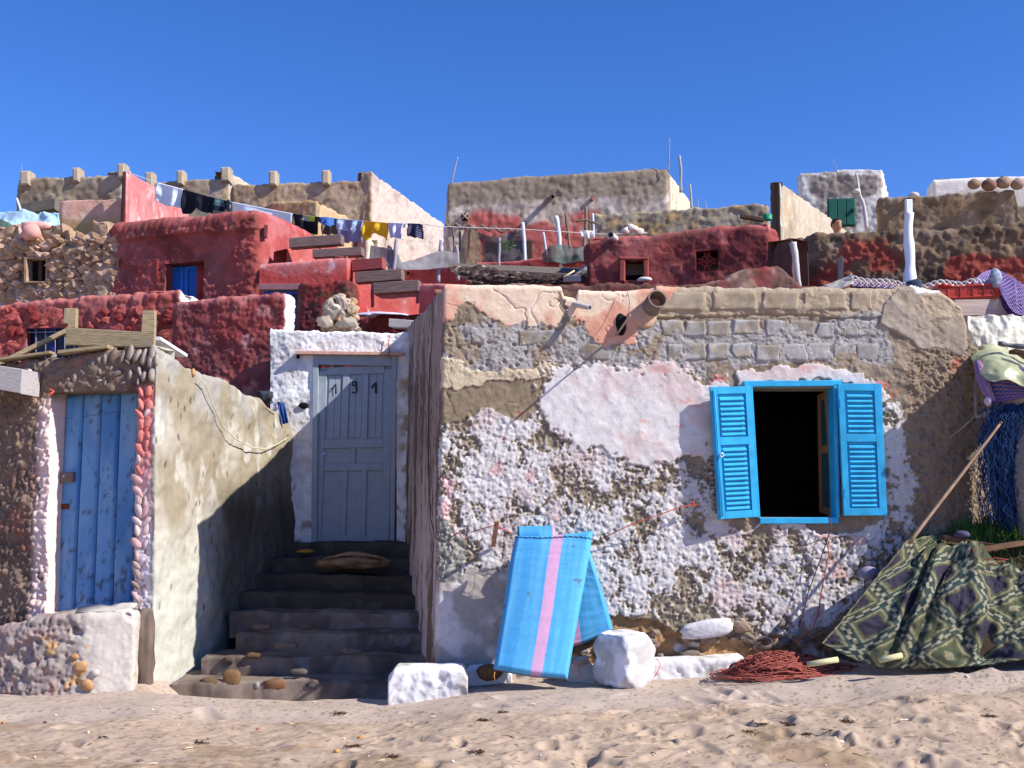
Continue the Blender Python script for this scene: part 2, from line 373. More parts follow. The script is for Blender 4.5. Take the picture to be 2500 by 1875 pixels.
sp = fbm(G, 60, 1)+.5*fbm(G, 23, 2, off=4); col = mix(col, lin((112, 92, 72)), sst(.75, 1.0, sp)*.75)
col = col*(1+.06*fbm(G, 9, 3))[..., None]
tag(mesh('beach_sand', G2.reshape(-1, 3), gridF(nx, ny), M_SAND, col=col.reshape(-1, 3)), kind='structure')
_SX, _SY, _SZ = np.linspace(-5.6, 5.6, nx), np.linspace(4.3, 9.3, ny), Z
def sandz(x, y):
    i = int(np.clip(round((x+5.6)/11.2*(nx-1)), 0, nx-1)); j = int(np.clip(round((y-4.3)/5*(ny-1)), 0, ny-1)); return float(_SZ[i, j])
# ================================================================== FRONT HOUSE
YF = 8.5
MUD = lin((142, 126, 106)); GREY = lin((158, 152, 146)); WHITE = lin((214, 208, 202)); PINK = lin((206, 184, 176)); PEACH = lin((226, 200, 172)); ORANGE = lin((210, 148, 122)); RED = lin((172, 74, 62))
st_ = {}
def fd(s, z, G, px, py):
    n1 = fbm(G, 4.5, 4); n2 = fbm(G, 15, 4, off=3); n3 = fbm(G, 42, 3, off=8); nl = fbm(G, 1.6, 3, off=21)
    wx = px+26*fbm(G, 5, 4, off=31)+9*n3; wy = py+24*fbm(G, 5, 4, off=57)+9*n2; st_.clear()
    front = sst(1062, 1090, px+ (py-697)*.022); st_['side'] = 1-(px > 1084-(py-697)*.0255)*1.
    D = .010*n1+.006*n2+.004*n3
    tri = ridge(G, 46, 2, off=5)
    # pitted and crusty lower render
    t = .60*fbm(G, 6, 5, off=77)+.50*fbm(G, 20, 4, .7, off=5)+.30*fbm(G, 55, 2, off=8)+.55*nl+.07
    holes = sst(-.20, -.32, t); crust = sst(-.13, -.05, t)
    low = inpoly(wx, wy, [(900, 1020), (1080, 1030), (1150, 1012), (1240, 1035), (1330, 1010), (1390, 1100), (1480, 1090), (1560, 1150), (1690, 1120), (1745, 1130), (1760, 1290), (1830, 1290), (2150, 1290), (2140, 1020), (2190, 985), (2215, 1080), (2245, 1160), (2235, 1330), (2150, 1430), (2040, 1530), (1800, 1560), (1560, 1500), (1420, 1560), (1240, 1420), (1130, 1420), (1060, 1430)])*1.
    olive = inpoly(wx, wy, [(1080, 905), (1320, 915), (1335, 1000), (1180, 1025), (1070, 1030)])*1.
    wx2 = wx+48*fbm(G, 2.6, 4, off=41)*sst(960, 1080, py); wy2 = wy+60*fbm(G, 3.2, 4, off=43)*sst(960, 1080, py)
    pl_ = [(1335, 915), (1380, 895), (1500, 905), (1640, 905), (1760, 930), (1760, 1110), (1690, 1150), (1600, 1130), (1560, 1190), (1440, 1170), (1385, 1090), (1325, 1040)]
    soft = sum(inpoly(wx2+a_, wy2+b_, pl_)*1. for a_, b_ in ((0, 0), (22, 8), (-20, 12), (6, -26), (-8, 30)))/5; wht = sst(.3, .62, soft+.30*fbm(G, 26, 3, off=14)+.12*fbm(G, 60, 2, off=15))
    wht = np.maximum(wht, inpoly(wx, wy, [(1790, 905), (2080, 900), (2140, 925), (2170, 960), (2160, 1010), (2140, 940), (1790, 945)])*1.)
    wht = np.maximum(wht, inpoly(wx, wy, [(1690, 1285), (2080, 1280), (2110, 1320), (1960, 1345), (1780, 1330)])*.9)
    peach = inpoly(wx, wy, [(1060, 650), (1390, 660), (1370, 790), (1300, 800), (1210, 790), (1130, 745), (1085, 760), (1060, 780)])*1.
    pe2 = inpoly(wx, wy, [(1395, 650), (1660, 660), (1640, 760), (1560, 770), (1545, 850), (1500, 850), (1440, 800), (1395, 770)])*1.
    gz = inpoly(wx, wy, [(1060, 780), (1500, 800), (2160, 765), (2170, 880), (1600, 905), (1330, 885), (1070, 895)])*1.
    ridge1 = inpoly(wx, wy, [(1060, 885), (1340, 895), (1345, 930), (1240, 912), (1150, 935), (1060, 940)])*1.
    rp = (inpoly(wx, wy, [(2140, 925), (2180, 925), (2195, 960), (2150, 985), (2135, 960)]) | inpoly(wx, wy, [(1730, 905), (1775, 925), (1740, 935)]))*1.
    rp = np.maximum(rp, inpoly(wx, wy, [(1250, 1000), (1290, 1005), (1250, 1020)])*.7)
    pst = inpoly(wx, wy, [(1068, 1170), (1100, 1165), (1100, 1240), (1120, 1290), (1135, 1320), (1120, 1350), (1075, 1260)])*1.
    peb = inpoly(wx, wy, [(1068, 1255), (1110, 1270), (1130, 1340), (1110, 1430), (1060, 1430)])*1.
    bot = inpoly(wx, wy, [(1040, 1430), (1140, 1410), (1250, 1400), (1300, 1700), (1040, 1700)])*1.
    base = ((wy > 1500+70*fbm(G, .9, 2)) & (px > 1380))*1.
    right = sst(2170, 2250, wx)*(py > 850)
    f1, f2, rv = cell(s, z, 17., jit=1.); pit = sst(.34, .16, f1)*(rv > .55); f1b, _, rvb = cell(s+3, z, 34.); pit2 = sst(.34, .2, f1b)*(rvb > .6)
    fr1, fr2, rr = cell(s, z, 26.); lipped = sst(.05, .3, f2 if False else fr1)
    D = D+.010*gz*tri*.5-.016*pit*gz*sst(1500, 1250, px)
    D = mix(D, .004*n1+.0022*n2+.006, np.maximum(peach, pe2))
    D = mix(D, .004*n1+.006*n2, olive)
    D = mix(D, .012+.005*ridge(G, 7, 3, off=2)+.002*n2, wht*(1-low*.5))
    D = mix(D, .005*crust+.003*tri*crust+.0035*n2-.009*holes-.013*pit*holes-.011*pit2*holes+.008*n3, low)
    D = D+.010*ridge1+.006*pst-.015*pit*right-.008*pit2*right+.01*n2*right+.008*right*tri
    D = mix(D, .01*n1+.004*n2, bot); D = mix(D, .03*n1+.022*n2-.02, base)
    # cracks
    ck = np.abs(fbm(G, 2.3, 4, off=90)); crack = sst(.022, .008, ck)*(1-low)*(1-wht); D = D-.007*crack
    # big ledge where the top course ends
    cl = 772-4*np.sin(px/70)+5*n2; lg = sst(4, -2, np.abs(py-cl))*(px > 1600)*(px < 2150); D = D-.022*lg
    D = D+.012*(py < cl)*(px > 1600)*(px < 2200)
    side = st_['side']; D = mix(D, .012*n1+.004*n2+.002*n3, side)
    st_.update(n1=n1, n2=n2, n3=n3, nl=nl, low=low, holes=holes, crust=crust, olive=olive, wht=wht, peach=peach, pe2=pe2, gz=gz, ridge1=ridge1, rp=rp, pst=pst, peb=peb, bot=bot, base=base, pit=pit, t=t, crack=crack, wy=wy, wx=wx, right=right, lg=lg)
    ed = sst(0, 1, 1)
    return D
def fc(s, z, G, px, py, D):
    a = st_; n1, n2, n3, nl = a['n1'], a['n2'], a['n3'], a['nl']; M = lambda x, y, t: x*(1-t[..., None])+y*t[..., None]
    c = MUD*(1+.18*n2+.1*n1)[..., None]
    tc = ((py < 775) & (px > 1600))*1.; c = M(c, lin((168, 150, 126))*(1+.1*n2)[..., None], tc)
    g = M(GREY*(1+.15*n3)[..., None]*np.ones_like(c), MUD*1.1, sst(.1, .45, fbm(G, 6, 4, off=12)+sst(1300, 1080, px)*.25)); c = M(c, g, a['gz'])
    pk = PEACH*(1+.06*n2)[..., None]; pk = M(pk, ORANGE, sst(.0, .5, fbm(G, 3.2, 4, off=41)+sst(730, 800, py)*.6-.15)*.9); pk = M(pk, lin((225, 222, 216)), sst(.35, .8, n1)*.35)
    c = M(c, pk, a['peach']); pk2 = M(pk, ORANGE, sst(.1, .5, n1+sst(1540, 1600, px)*.4)*.6); c = M(c, pk2, a['pe2'])
    c = M(c, lin((138, 122, 98))*(1+.1*n2)[..., None], a['olive']); c = M(c, lin((200, 182, 152)), a['ridge1'])
    wt = M(WHITE*(1+.04*n2)[..., None], PINK, sst(-.1, .5, fbm(G, 4.5, 4, off=66))*.8); wt = M(wt, lin((222, 150, 140)), sst(.5, .8, fbm(G*np.array((1, 1, 2.4)), 6, 4, off=71))*.5)
    c = M(c, wt, np.minimum(1, a['wht']))
    lw = M(WHITE*(1+.05*n3)[..., None]*.88, PINK*.88, sst(.1, .55, fbm(G, 3, 4, off=9))*.75)
    lw = M(lw, lin((178, 166, 152)), sst(.1, -.1, a['t'])*.6); lw = M(lw, lin((196, 132, 120)), sst(.66, .9, fbm(G, 5, 3, off=19))*.5)
    lw = M(lw, lin((142, 128, 108))*(1+.15*n2)[..., None], np.maximum(a['holes'], 1-a['crust'])); c = M(c, lw, a['low'])
    c = M(c, lin((186, 102, 88)), a['rp']*.7*sst(-.4, .1, n2)); c = M(c, lin((214, 178, 172)), a['pst']); c = M(c, lin((150, 146, 134))*(1+.3*n3)[..., None], a['peb'])
    c = M(c, M(lin((168, 158, 148))*np.ones_like(c), lin((205, 196, 190)), sst(0, .5, n1)), a['bot'])
    bs = M(lin((158, 122, 84))*np.ones_like(c), lin((122, 96, 70)), sst(-.1, .4, n2)); bs = M(bs, lin((190, 180, 172)), sst(.25, .4, fbm(G, 4, 3, off=29))); c = M(c, bs, a['base'])
    rg = M(lin((136, 118, 98))*np.ones_like(c), lin((176, 92, 72)), sst(.35, .7, fbm(G, 4, 4, off=83))*.55); c = M(c, rg, a['right']*(1-.85*a['low']))
    # side face of the alley
    stn = fbm(G*np.array((1, 1, .16)), 5.5, 5, off=15); sd = M(lin((158, 136, 122))*np.ones_like(c), lin((112, 94, 82)), sst(-.1, .35, stn+.4*n2)); sd = M(sd, lin((190, 176, 168)), sst(.25, .6, fbm(G*np.array((1, 1, .4)), 6, 4, off=25))*.6); sd = M(sd, lin((196, 176, 174)), sst(1050, 1350, py)*sst(.3, -.1, stn)); sd = M(sd, lin((216, 208, 210)), sst(1130, 900, py)*0)
    c = M(c, sd, a['side']); return c
LB = (0.985-1.25)
_pts = [Wp(992, 800, 11.9, 978, -.3), Wp(1084, 697, 8.5, 1060, -.35), Wp(1368, 700, 8.5, None, -.35), Wp(1376, 722, 8.5, None, -.35), Wp(1408, 726, 8.5, None, -.35), Wp(1413, 706, 8.5, None, -.35),
        Wp(2180, 702, 8.5, None, -.35), Wp(2300, 712, 8.5, None, -.35), Wp(2345, 748, 8.53, None, -.35), Wp(2372, 830, 8.58, None, -.35), Wp(2400, 880, 8.65, None, -.35), Wp(2680, 900, 9.3, None, -.35)]
house_root, hw, _ = house('front_house', _pts, .35, .0082, fd, fc, 'low beach house with open blue shutters, crumbling white and mud plaster', roof=False, m=M_WALL,
    rtop=.035, rc=.03, jag=.018, openings=[(5, 1836, 2040, 947, 1263, .28)])
# openings interior
def qmesh(name, q, m, parent, u0=0, u1=1, v0=0, v1=1, d0=0, d1=.03, ch=.004, smooth=False, col=None):
    V, F = q.box(u0, u1, v0, v1, d0, d1, ch); return mesh(name, V, F, m, parent, smooth=smooth, col=col)
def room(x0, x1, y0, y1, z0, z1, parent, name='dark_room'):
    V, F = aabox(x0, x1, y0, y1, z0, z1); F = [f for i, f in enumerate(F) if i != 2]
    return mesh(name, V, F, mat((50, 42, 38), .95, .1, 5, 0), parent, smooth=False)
a = P(1800, 940, 8.8); b = P(2080, 1280, 8.8)
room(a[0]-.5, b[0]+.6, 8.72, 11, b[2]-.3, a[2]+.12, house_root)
# roof of the front house: slab a little below the wall head
zt = P(1084, 697, 8.5)[2]-.25
V = [(-.42, 8.75, zt), (3.2, 8.75, zt), (5, 9.6, zt), (5, 12, zt), (-.95, 12, zt)]; n = len(V); V = V+[(x, y, z-.15) for x, y, z in V]
mesh('roof', V, [tuple(range(n)), tuple(range(2*n-1, n-1, -1))]+[(i, (i+1) % n, n+(i+1) % n, n+i) for i in range(n)], M_DARKROOF, house_root, smooth=False)
# concrete blocks of the upper courses
def rough_block(name, x0, x1, y0, y1, parent, col, col2, d=.016, seed=0, Yp=YF, m=M_WALL, amp=.005, nx=16, ny=9, depth=.05):
    q = Quad((x0, y0, Yp), (x1, y0, Yp), (x1, y1, Yp), (x0, y1, Yp)); u, v = np.meshgrid(np.linspace(0, 1, nx), np.linspace(0, 1, ny), indexing='ij')
    g0 = q.at(u, v); e = np.minimum(np.minimum(u, 1-u)*q.w(), np.minimum(v, 1-v)*q.h())
    jit = 1.5*fbm(g0, 7, 3, off=seed)*.012; u2 = u+jit/q.w()*1.6; v2 = v+fbm(g0, 7, 3, off=seed+50)*.010/q.h()
    dd = d*sst(0, .010, e)-.003+amp*fbm(g0, 22, 3, off=seed)+amp*1.2*fbm(g0, 7, 2, off=seed); dd[[0, -1], :] = -depth; dd[:, [0, -1]] = -depth
    G = q.at(u2, v2, dd); t = sst(-.05, .3, fbm(g0, 9, 4, off=seed+9)); c = mix(col, col2, t)*(1+.08*fbm(g0, 40, 2)+.16*fbm(g0, 5, 3, off=6))[..., None]
    return mesh(name, G.reshape(-1, 3), gridF(nx, ny)[:, ::-1], m, parent, col=c.reshape(-1, 3))
k = 0
for y0, y1, xx in ((780, 826, [1610, 1668, 1722, 1785, 1862, 1925, 1990, 2042, 2092, 2148]), (833, 884, [1622, 1665, 1722, 1784, 1842, 1904, 1968, 2030, 2085, 2140]),):
    for a, b in zip(xx[:-1], xx[1:]):
        k += 1; sk = rnd.uniform(-3, 3); rough_block('block', a+rnd.uniform(.5, 2), b-rnd.uniform(.5, 2), y0+sk+rnd.uniform(-2, 2), y1+sk+rnd.uniform(-2, 3), house_root, lin((162, 158, 153)), lin((148, 138, 122)) if rnd.random() < .5 else lin((156, 150, 142)), d=rnd.uniform(.004, .010), seed=k)
for a, b, y0, y1 in ((1140, 1245, 805, 842), (1255, 1370, 802, 846), (1390, 1500, 836, 884), (1130, 1250, 850, 884)):
    k += 1; rough_block('block', a, b, y0, y1, house_root, lin((150, 143, 134)), lin((140, 126, 106)), d=.003, seed=k, amp=.008)
for a, b in ((1604, 1722), (1732, 1846), (1858, 1952), (1962, 2068), (2078, 2128)):
    k += 1; rough_block('block', a-3, b+3, 706, 765, house_root, lin((168, 152, 130)), lin((158, 140, 116)), d=.022, seed=k, amp=.005)
# trowelled cement patch
q = Quad((2120, 690, YF), (2400, 690, YF+.06), (2400, 890, YF+.06), (2120, 890, YF)); nu, nv = 110, 90
u, v = np.meshgrid(np.linspace(0, 1, nu), np.linspace(0, 1, nv), indexing='ij'); g0 = q.at(u, v); px, py = proj(g0)
pp = [(2140, 795), (2160, 735), (2185, 706), (2235, 702), (2290, 712), (2330, 742), (2360, 790), (2372, 850), (2350, 876), (2300, 862), (2250, 862), (2200, 830), (2165, 808)]
wx = px+14*fbm(g0, 6, 3, off=5); wy = py+12*fbm(g0, 6, 3, off=15); cen = np.array((2255, 785)); best = np.full(px.shape, 1e9)
for i in range(len(pp)):
    A, B = np.array(pp[i]), np.array(pp[(i+1) % len(pp)]); ab = B-A; t = np.clip(((wx-A[0])*ab[0]+(wy-A[1])*ab[1])/ab.dot(ab), 0, 1); best = np.minimum(best, np.hypot(wx-A[0]-t*ab[0], wy-A[1]-t*ab[1]))
ins = inpoly(wx, wy, pp); sd = np.where(ins, best, -best)
swirl = np.stack((g0[..., 0]*.55+g0[..., 2]*.45, g0[..., 1], g0[..., 2]*.25-g0[..., 0]*.25), -1)
dd = -.06+(.085+.012*ridge(swirl, 7, 3, off=3)+.009*fbm(swirl, 5, 3)+.003*fbm(g0, 30, 3))*sst(-5, 7, sd)
F = gridF(nu, nv); kf = (sd > -8)[:-1, :-1].reshape(-1)
c = mix(lin((164, 150, 134)), lin((148, 134, 114)), sst(-.2, .5, fbm(g0, 3, 4)))*(1+.06*fbm(g0, 25, 3))[..., None]; c = mix(c, lin((230, 228, 226)), sst(719, 714, wy)*sst(2225, 2235, px)*sst(2305, 2295, px))
mesh('cement_patch', q.at(u, v, dd).reshape(-1, 3), F[kf][:, ::-1], M_WALL, house_root, col=c.reshape(-1, 3))
# ---- stones in the footing of the house
k = 0; sm = {}
def stone_mesh(col, seed, sub=2, boxy=.3, rough=.3):
    key = (tuple(col), seed, sub, boxy)
    if key not in sm:
        V, F = rock((1, 1, 1), seed, sub, rough*(1.5 if boxy >= .2 else 1), boxy); sm[key] = rawmesh('stone', V, F, mat(col, .95, .16, 14, .9), smooth=boxy < .2)
    return sm[key]
for i in range(40):
    x = rnd.uniform(1420, 2010); y = rnd.uniform(1535, 1610)-(.04*(x-1420)); p = P(x, y, YF-rnd.uniform(-.02, .02)); w_ = rnd.uniform(.025, .065)
    piece('stone', stone_mesh(rnd.choice([(134, 114, 92), (146, 124, 102), (126, 112, 98), (170, 160, 150), (144, 118, 98)]), rnd.randint(0, 4), boxy=.5), p, (rnd.uniform(-.3, .3), rnd.uniform(-.5, .5), 0), (w_, .04, w_*rnd.uniform(.4, .7)), house_root)
p = P(1725, 1535, YF-.04); V, F = rock((.21, .07, .065), 3, 3, .18, .65); g = V[:, :1]*0
V = V+np.array(p)+np.stack((V[:, 0]*0, V[:, 1]*0, V[:, 0]*.13), 1)
mesh('stone', V, F, mat((205, 200, 198), .9, .1, 30, .8), house_root)
# white painted kerb ledge along the foot of the house
def ledge(name, xa, xb, ya, yb, Y0, Y1, label, cat, colr=(222, 218, 214), seed=0, parent=None):
    A = P(xa, ya, Y0); B = P(xb, yb, Y0); nu = int((B[0]-A[0])/.012)+2; prof = [(0, -.35), (0, -.2), (0, -.12), (0, -.06), (0, -.03), (.01, -.008), (.03, 0), (.08, .004), (.16, .004), (Y1-Y0, 0), (Y1-Y0, -.3)]
    t = np.linspace(0, 1, nu)[:, None]; base = A*(1-t)+B*t; pr = np.array(prof); pr2 = []
    for a, b in zip(pr[:-1], pr[1:]):
        n = max(1, int(np.linalg.norm(b-a)/.012)); pr2 += [a+(b-a)*i/n for i in range(n)]
    pr2 = np.array(pr2+[pr[-1]]); G = np.stack((np.broadcast_to(base[:, :1], (nu, len(pr2))), base[:, 1:2]+pr2[None, :, 0], base[:, 2:3]+pr2[None, :, 1]), -1)
    n = fbm(G, 9, 4, off=seed); G[..., 1] += -.02*n-.006*ridge(G, 25, 2); G[..., 2] += .012*fbm(G, 5, 3, off=seed+4)
    e = np.minimum(t, 1-t)*(B[0]-A[0]); G[..., 2] -= .06*sst(.05, 0, e)
    dk = sst(.1, .45, fbm(G, 7, 4, off=seed+8)); c = mix(lin(colr), lin((158, 146, 130)), dk*.6)*(1+.05*n)[..., None]
    V = G.reshape(-1, 3); F = [tuple(f) for f in gridF(nu, len(pr2))]; m_ = len(pr2); F += [tuple(range(m_)), tuple((nu-1)*m_+i for i in range(m_-1, -1, -1))]
    o = mesh(name, V, F, M_WALL, parent, col=c.reshape(-1, 3))
    if label: tag(o, label, cat)
    return o
ledge('footing_ledge', 1385, 1452, 1618, 1612, 8.28, 8.6, None, None, parent=house_root)
ledge('footing_ledge', 1580, 1830, 1616, 1606, 8.28, 8.6, None, None, seed=4, parent=house_root)
ledge('footing_ledge', 1130, 1250, 1632, 1626, 8.36, 8.6, None, None, seed=14, parent=house_root)
# ---- window of the front house
BLUE = lin((30, 140, 205)); M_BLUE = mat((48, 168, 214), .5, .12, 9, .2, spec=.3); M_BLUED = mat((24, 104, 160), .45, .08, 12, .12)
wf = Quad((1814, 931, 8.5), (2052, 929, 8.5), (2058, 1278, 8.5), (1836, 1279, 8.5))
win = empty('shuttered_window', P(1940, 1279, 8.5), None, None); win.parent = house_root; win.location = P(1940, 1279, 8.5)-wloc(house_root); win.name = 'window'; WL[win.name] = P(1940, 1279, 8.5)
fm = MB()
for a in ((0, 1, 0, .042), (.08, .94, .957, 1), (.055, .085, .04, .96), (.915, .955, .03, .96)):
    fm.add(*wf.box(a[0], a[1], a[2], a[3], -.12, .035))
fm.build('frame', M_BLUE, win)
# wooden inner casement, opened into the room
ic = [P(1995, 965, 8.9), P(2030, 950, 8.62), P(2034, 1262, 8.62), P(2000, 1250, 8.9)]
V = []
cs = MB()
def cbox(u0, u1, v0, v1, th=.03):
    a, b, c_, d = ic; f = lambda u, v: (a*(1-u)+b*u)*(1-v)+(d*(1-u)+c_*u)*v
    n = np.cross(b-a, d-a); n /= np.linalg.norm(n); pts = [f(u0, v0), f(u1, v0), f(u1, v1), f(u0, v1)]; V = [p+n*.0 for p in pts]+[p+n*th for p in pts]
    return V, [(0, 1, 2, 3), (7, 6, 5, 4)]+[(i, i+4, (i+1) % 4+4, (i+1) % 4) for i in range(4)]
for a in ((0, .25, 0, 1), (.78, 1, 0, 1), (.25, .78, 0, .06), (.25, .78, .44, .5), (.25, .78, .94, 1)): cs.add(*cbox(*a))
cs.build('inner_casement', mat((168, 104, 70), .6, .12, 20, .2, stretch=(1, 1, .1)), win)
gl = MB().add(*cbox(.25, .78, .06, .44, .006)).add(*cbox(.25, .78, .5, .94, .006)).build('pane', mat((60, 80, 80), .08, .02, 5, 0, spec=.5), win)
def shutter(q, flip, lab):
    root = empty('shutter', q.c[3]); root.parent = win; root.location = q.c[3]-wloc(win); tag(root, lab)
    fr = MB(); T0, T1 = .0, .034; L = (.16, .14) if not flip else (.14, .17)
    us, ue = L[0], 1-L[1]
    for a in ((0, us, 0, 1), (ue, 1, 0, 1), (us, ue, 0, .055), (us, ue, .385, .445), (us, ue, .945, 1)): fr.add(*q.box(a[0], a[1], a[2], a[3], T0, T1, .002))
    fr.build('shutter_frame', M_BLUE, root)
    for v0, v1, n in ((.055, .385, 8), (.445, .945, 13)):
        # recessed panel with rounded outline
        qmesh('panel', q, M_BLUE, root, us, ue, v0, v1, .004, .016, .002)
        h = (v1-v0)/(n+.6)
        for i in range(n):
            va = v0+h*(.55+i); V = []
            for u in (us+.06, ue-.05):
                for v, d in ((va, .017), (va+h*.62, .036), (va+h*.78, .034), (va+h*.70, .017)): V.append(q.at(u, v, d))
            F = [(0, 1, 2, 3), (7, 6, 5, 4), (0, 4, 5, 1), (1, 5, 6, 2), (2, 6, 7, 3), (3, 7, 4, 0)]
            mesh('slat', V, F, M_BLUE, root, smooth=False)
    return root
qL = Quad((1731, 946, 8.415), (1829, 944, 8.46), (1847, 1262, 8.46), (1752, 1268, 8.415))
qR = Quad((2043, 937, 8.45), (2149, 938, 8.43), (2163, 1258, 8.43), (2058, 1259, 8.45))
sl1 = shutter(qL, False, 'shutter swung out from the wall, with a row of nails and a latch rod'); shutter(qR, True, 'shutter lying almost flat against the wall')
tube('latch_rod', [qL.at(.08, v, .045) for v in (.02, .3, .6, .98)], .006, M_BLUE, sl1, 6)
lp = [qL.at(.15+.035*math.cos(a), .52+.012*math.sin(a)*1.4, .055) for a in np.linspace(0, 6.28, 14)]; tube('latch_ring', lp, .006, mat((190, 215, 230), .3, .05, 20, 0, metal=.5), sl1, 6)
for i in range(24):
    v = .06+i*.037; a = qL.at(0, v, .015); tube('nail', [a, a+np.array((-.045, -.005, .004))], .0016, mat((190, 184, 178), .5, .1, 20, 0), sl1, 4)
for v in (.12, .8): qmesh('hinge', qR, M_BLUED, win, -.03, .03, v, v+.06, .03, .045, .002)
# ---- waste pipes
def pipe(name, tip, base, r, m, label, cat='pipe', n=20, th=.008, parent=None):
    tip, base = np.array(tip), np.array(base); d = tip-base; L = np.linalg.norm(d); d /= L; a = np.cross(d, (0, 0, 1)); a /= np.linalg.norm(a); b = np.cross(d, a); V = []
    for q_, rr in ((base, r), (tip, r), (tip, r-th), (base+d*.02, r-th)):
        V += [q_+rr*(math.cos(t)*a+math.sin(t)*b) for t in np.linspace(0, 2*math.pi, n, endpoint=False)]
    F = [(k*n+i, k*n+(i+1) % n, (k+1)*n+(i+1) % n, (k+1)*n+i) for k in range(3) for i in range(n)]+[tuple(3*n+i for i in range(n))]
    o = mesh(name, V, F, m, parent, smooth=False)
    o.data.polygons.foreach_set('use_smooth', [len(p.vertices) == 4 and i < n for i, p in enumerate(o.data.polygons)])
    return tag(o, label, cat) if label else o
pipe('drain_pipe', P(1606, 729, 8.36), P(1578, 768, 8.62), .078, mat((126, 108, 96), .85, .15, 20, .4), 'wide clay drain pipe jutting from the parapet of the front house', th=.012, n=28)
pipe('drain_pipe', P(1440, 751, 8.35), P(1398, 742, 8.52), .021, mat((178, 172, 166), .6, .1, 30, .1), 'thin grey drain pipe pointing right from the parapet of the front house', th=.005)
V, F = rock((.10, .03, .09), 5, 3, .3); mesh('pipe_collar', V+P(1572, 772, 8.5), F, mat((196, 160, 132), .95, .12, 14, .6), house_root)
# hole with stick below the big pipe
V, F = rock((.045, .02, .08), 2, 2, .3, .5); mesh('wall_hole', V+P(1517, 792, 8.492), F, M_DARK, house_root)
tag(tube('stick', [P(1538, 770, 8.08), P(1521, 795, 8.30), P(1502, 822, 8.52)], .008, mat((170, 160, 140), .9, .1, 30, .2)), 'thin bare stick poking out of the hole under the clay pipe', 'stick')
tag(tube('wire', [P(1530, 700, 8.46), P(1537, 735, 8.40), P(1534, 775, 8.27)], .0025, mat((90, 80, 70), .8, .1, 30, 0), n=5), 'short wire hanging from the parapet beside the clay pipe', 'wire')
# little stake on the facade left of the blue mattress with its long shadow
V, F = box_between(P(1204, 1334, 8.48), P(1213, 1272, 8.16), np.array((.018, 0, 0)), np.array((0, .006, .004))); tag(mesh('stake', V, F, mat((176, 140, 112), .9, .15, 30, .3), smooth=False), 'short flat wooden stake leaning off the wall, left of the blue mattress', 'stake')
M_ORG = mat((196, 92, 62), .8, .1, 40, .1)
tag(tube('cord', [P(1150, 1300, 8.44), P(1180, 1290, 8.36), P(1210, 1282, 8.18), P(1250, 1302, 8.2)], .004, M_ORG, n=5), 'orange cord tied round the wooden stake beside the blue mattress', 'cord')
pts = [P(1460, 1320, 8.42), P(1530, 1285, 8.40), P(1600, 1260, 8.39), P(1660, 1238, 8.38), P(1692, 1232, 8.42)]
for i in range(14): pts.append(P(1692+14*math.cos(i*1.9)*rnd.random(), 1232+12*math.sin(i*1.9)*rnd.random(), 8.41+.02*rnd.random()))
tag(tube('cord', pts, .004, M_ORG, n=5), 'orange cord stretched to a knot left of the open shutter', 'cord')
c1 = [P(2024, 1262, 8.44), P(2030, 1285, 8.40), P(2022, 1310, 8.42), P(2012, 1340, 8.44), P(1990, 1400, 8.43), P(1972, 1450, 8.43), P(1960, 1500, 8.45), P(1950, 1530, 8.45)]
tag(tube('cord', c1, .0045, mat((96, 60, 50), .8, .1, 40, .1), n=5), 'dark cord dangling down the wall below the window', 'cord')
c2 = [P(2018, 1315, 8.43), P(2024, 1350, 8.44), P(2014, 1400, 8.43), P(2004, 1450, 8.44), P(1998, 1490, 8.45), P(1985, 1535, 8.40), P(1940, 1570, 8.25)]
tag(tube('cord', c2, .005, M_ORG, n=5), 'orange cord dangling from the window down to the rope heap', 'cord')
tag(tube('wire', [P(1850, 1318, 8.44), P(1900, 1335, 8.43), P(1960, 1332, 8.42), P(2010, 1318, 8.42)], .003, mat((80, 60, 52), .8, .1, 40, .1), n=5), 'thin wire sagging sideways under the window sill', 'wire')
tag(tube('cable', [P(1050, 860, 9.0), P(1046, 1000, 9.0), P(1046, 1150, 8.95), P(1052, 1270, 8.7), P(1064, 1315, 8.42), P(1085, 1322, 8.42), P(1120, 1300, 8.42)], .004, mat((40, 34, 32), .6, .1, 40, 0), n=5), 'dark cable running down the alley corner of the front house', 'cable')
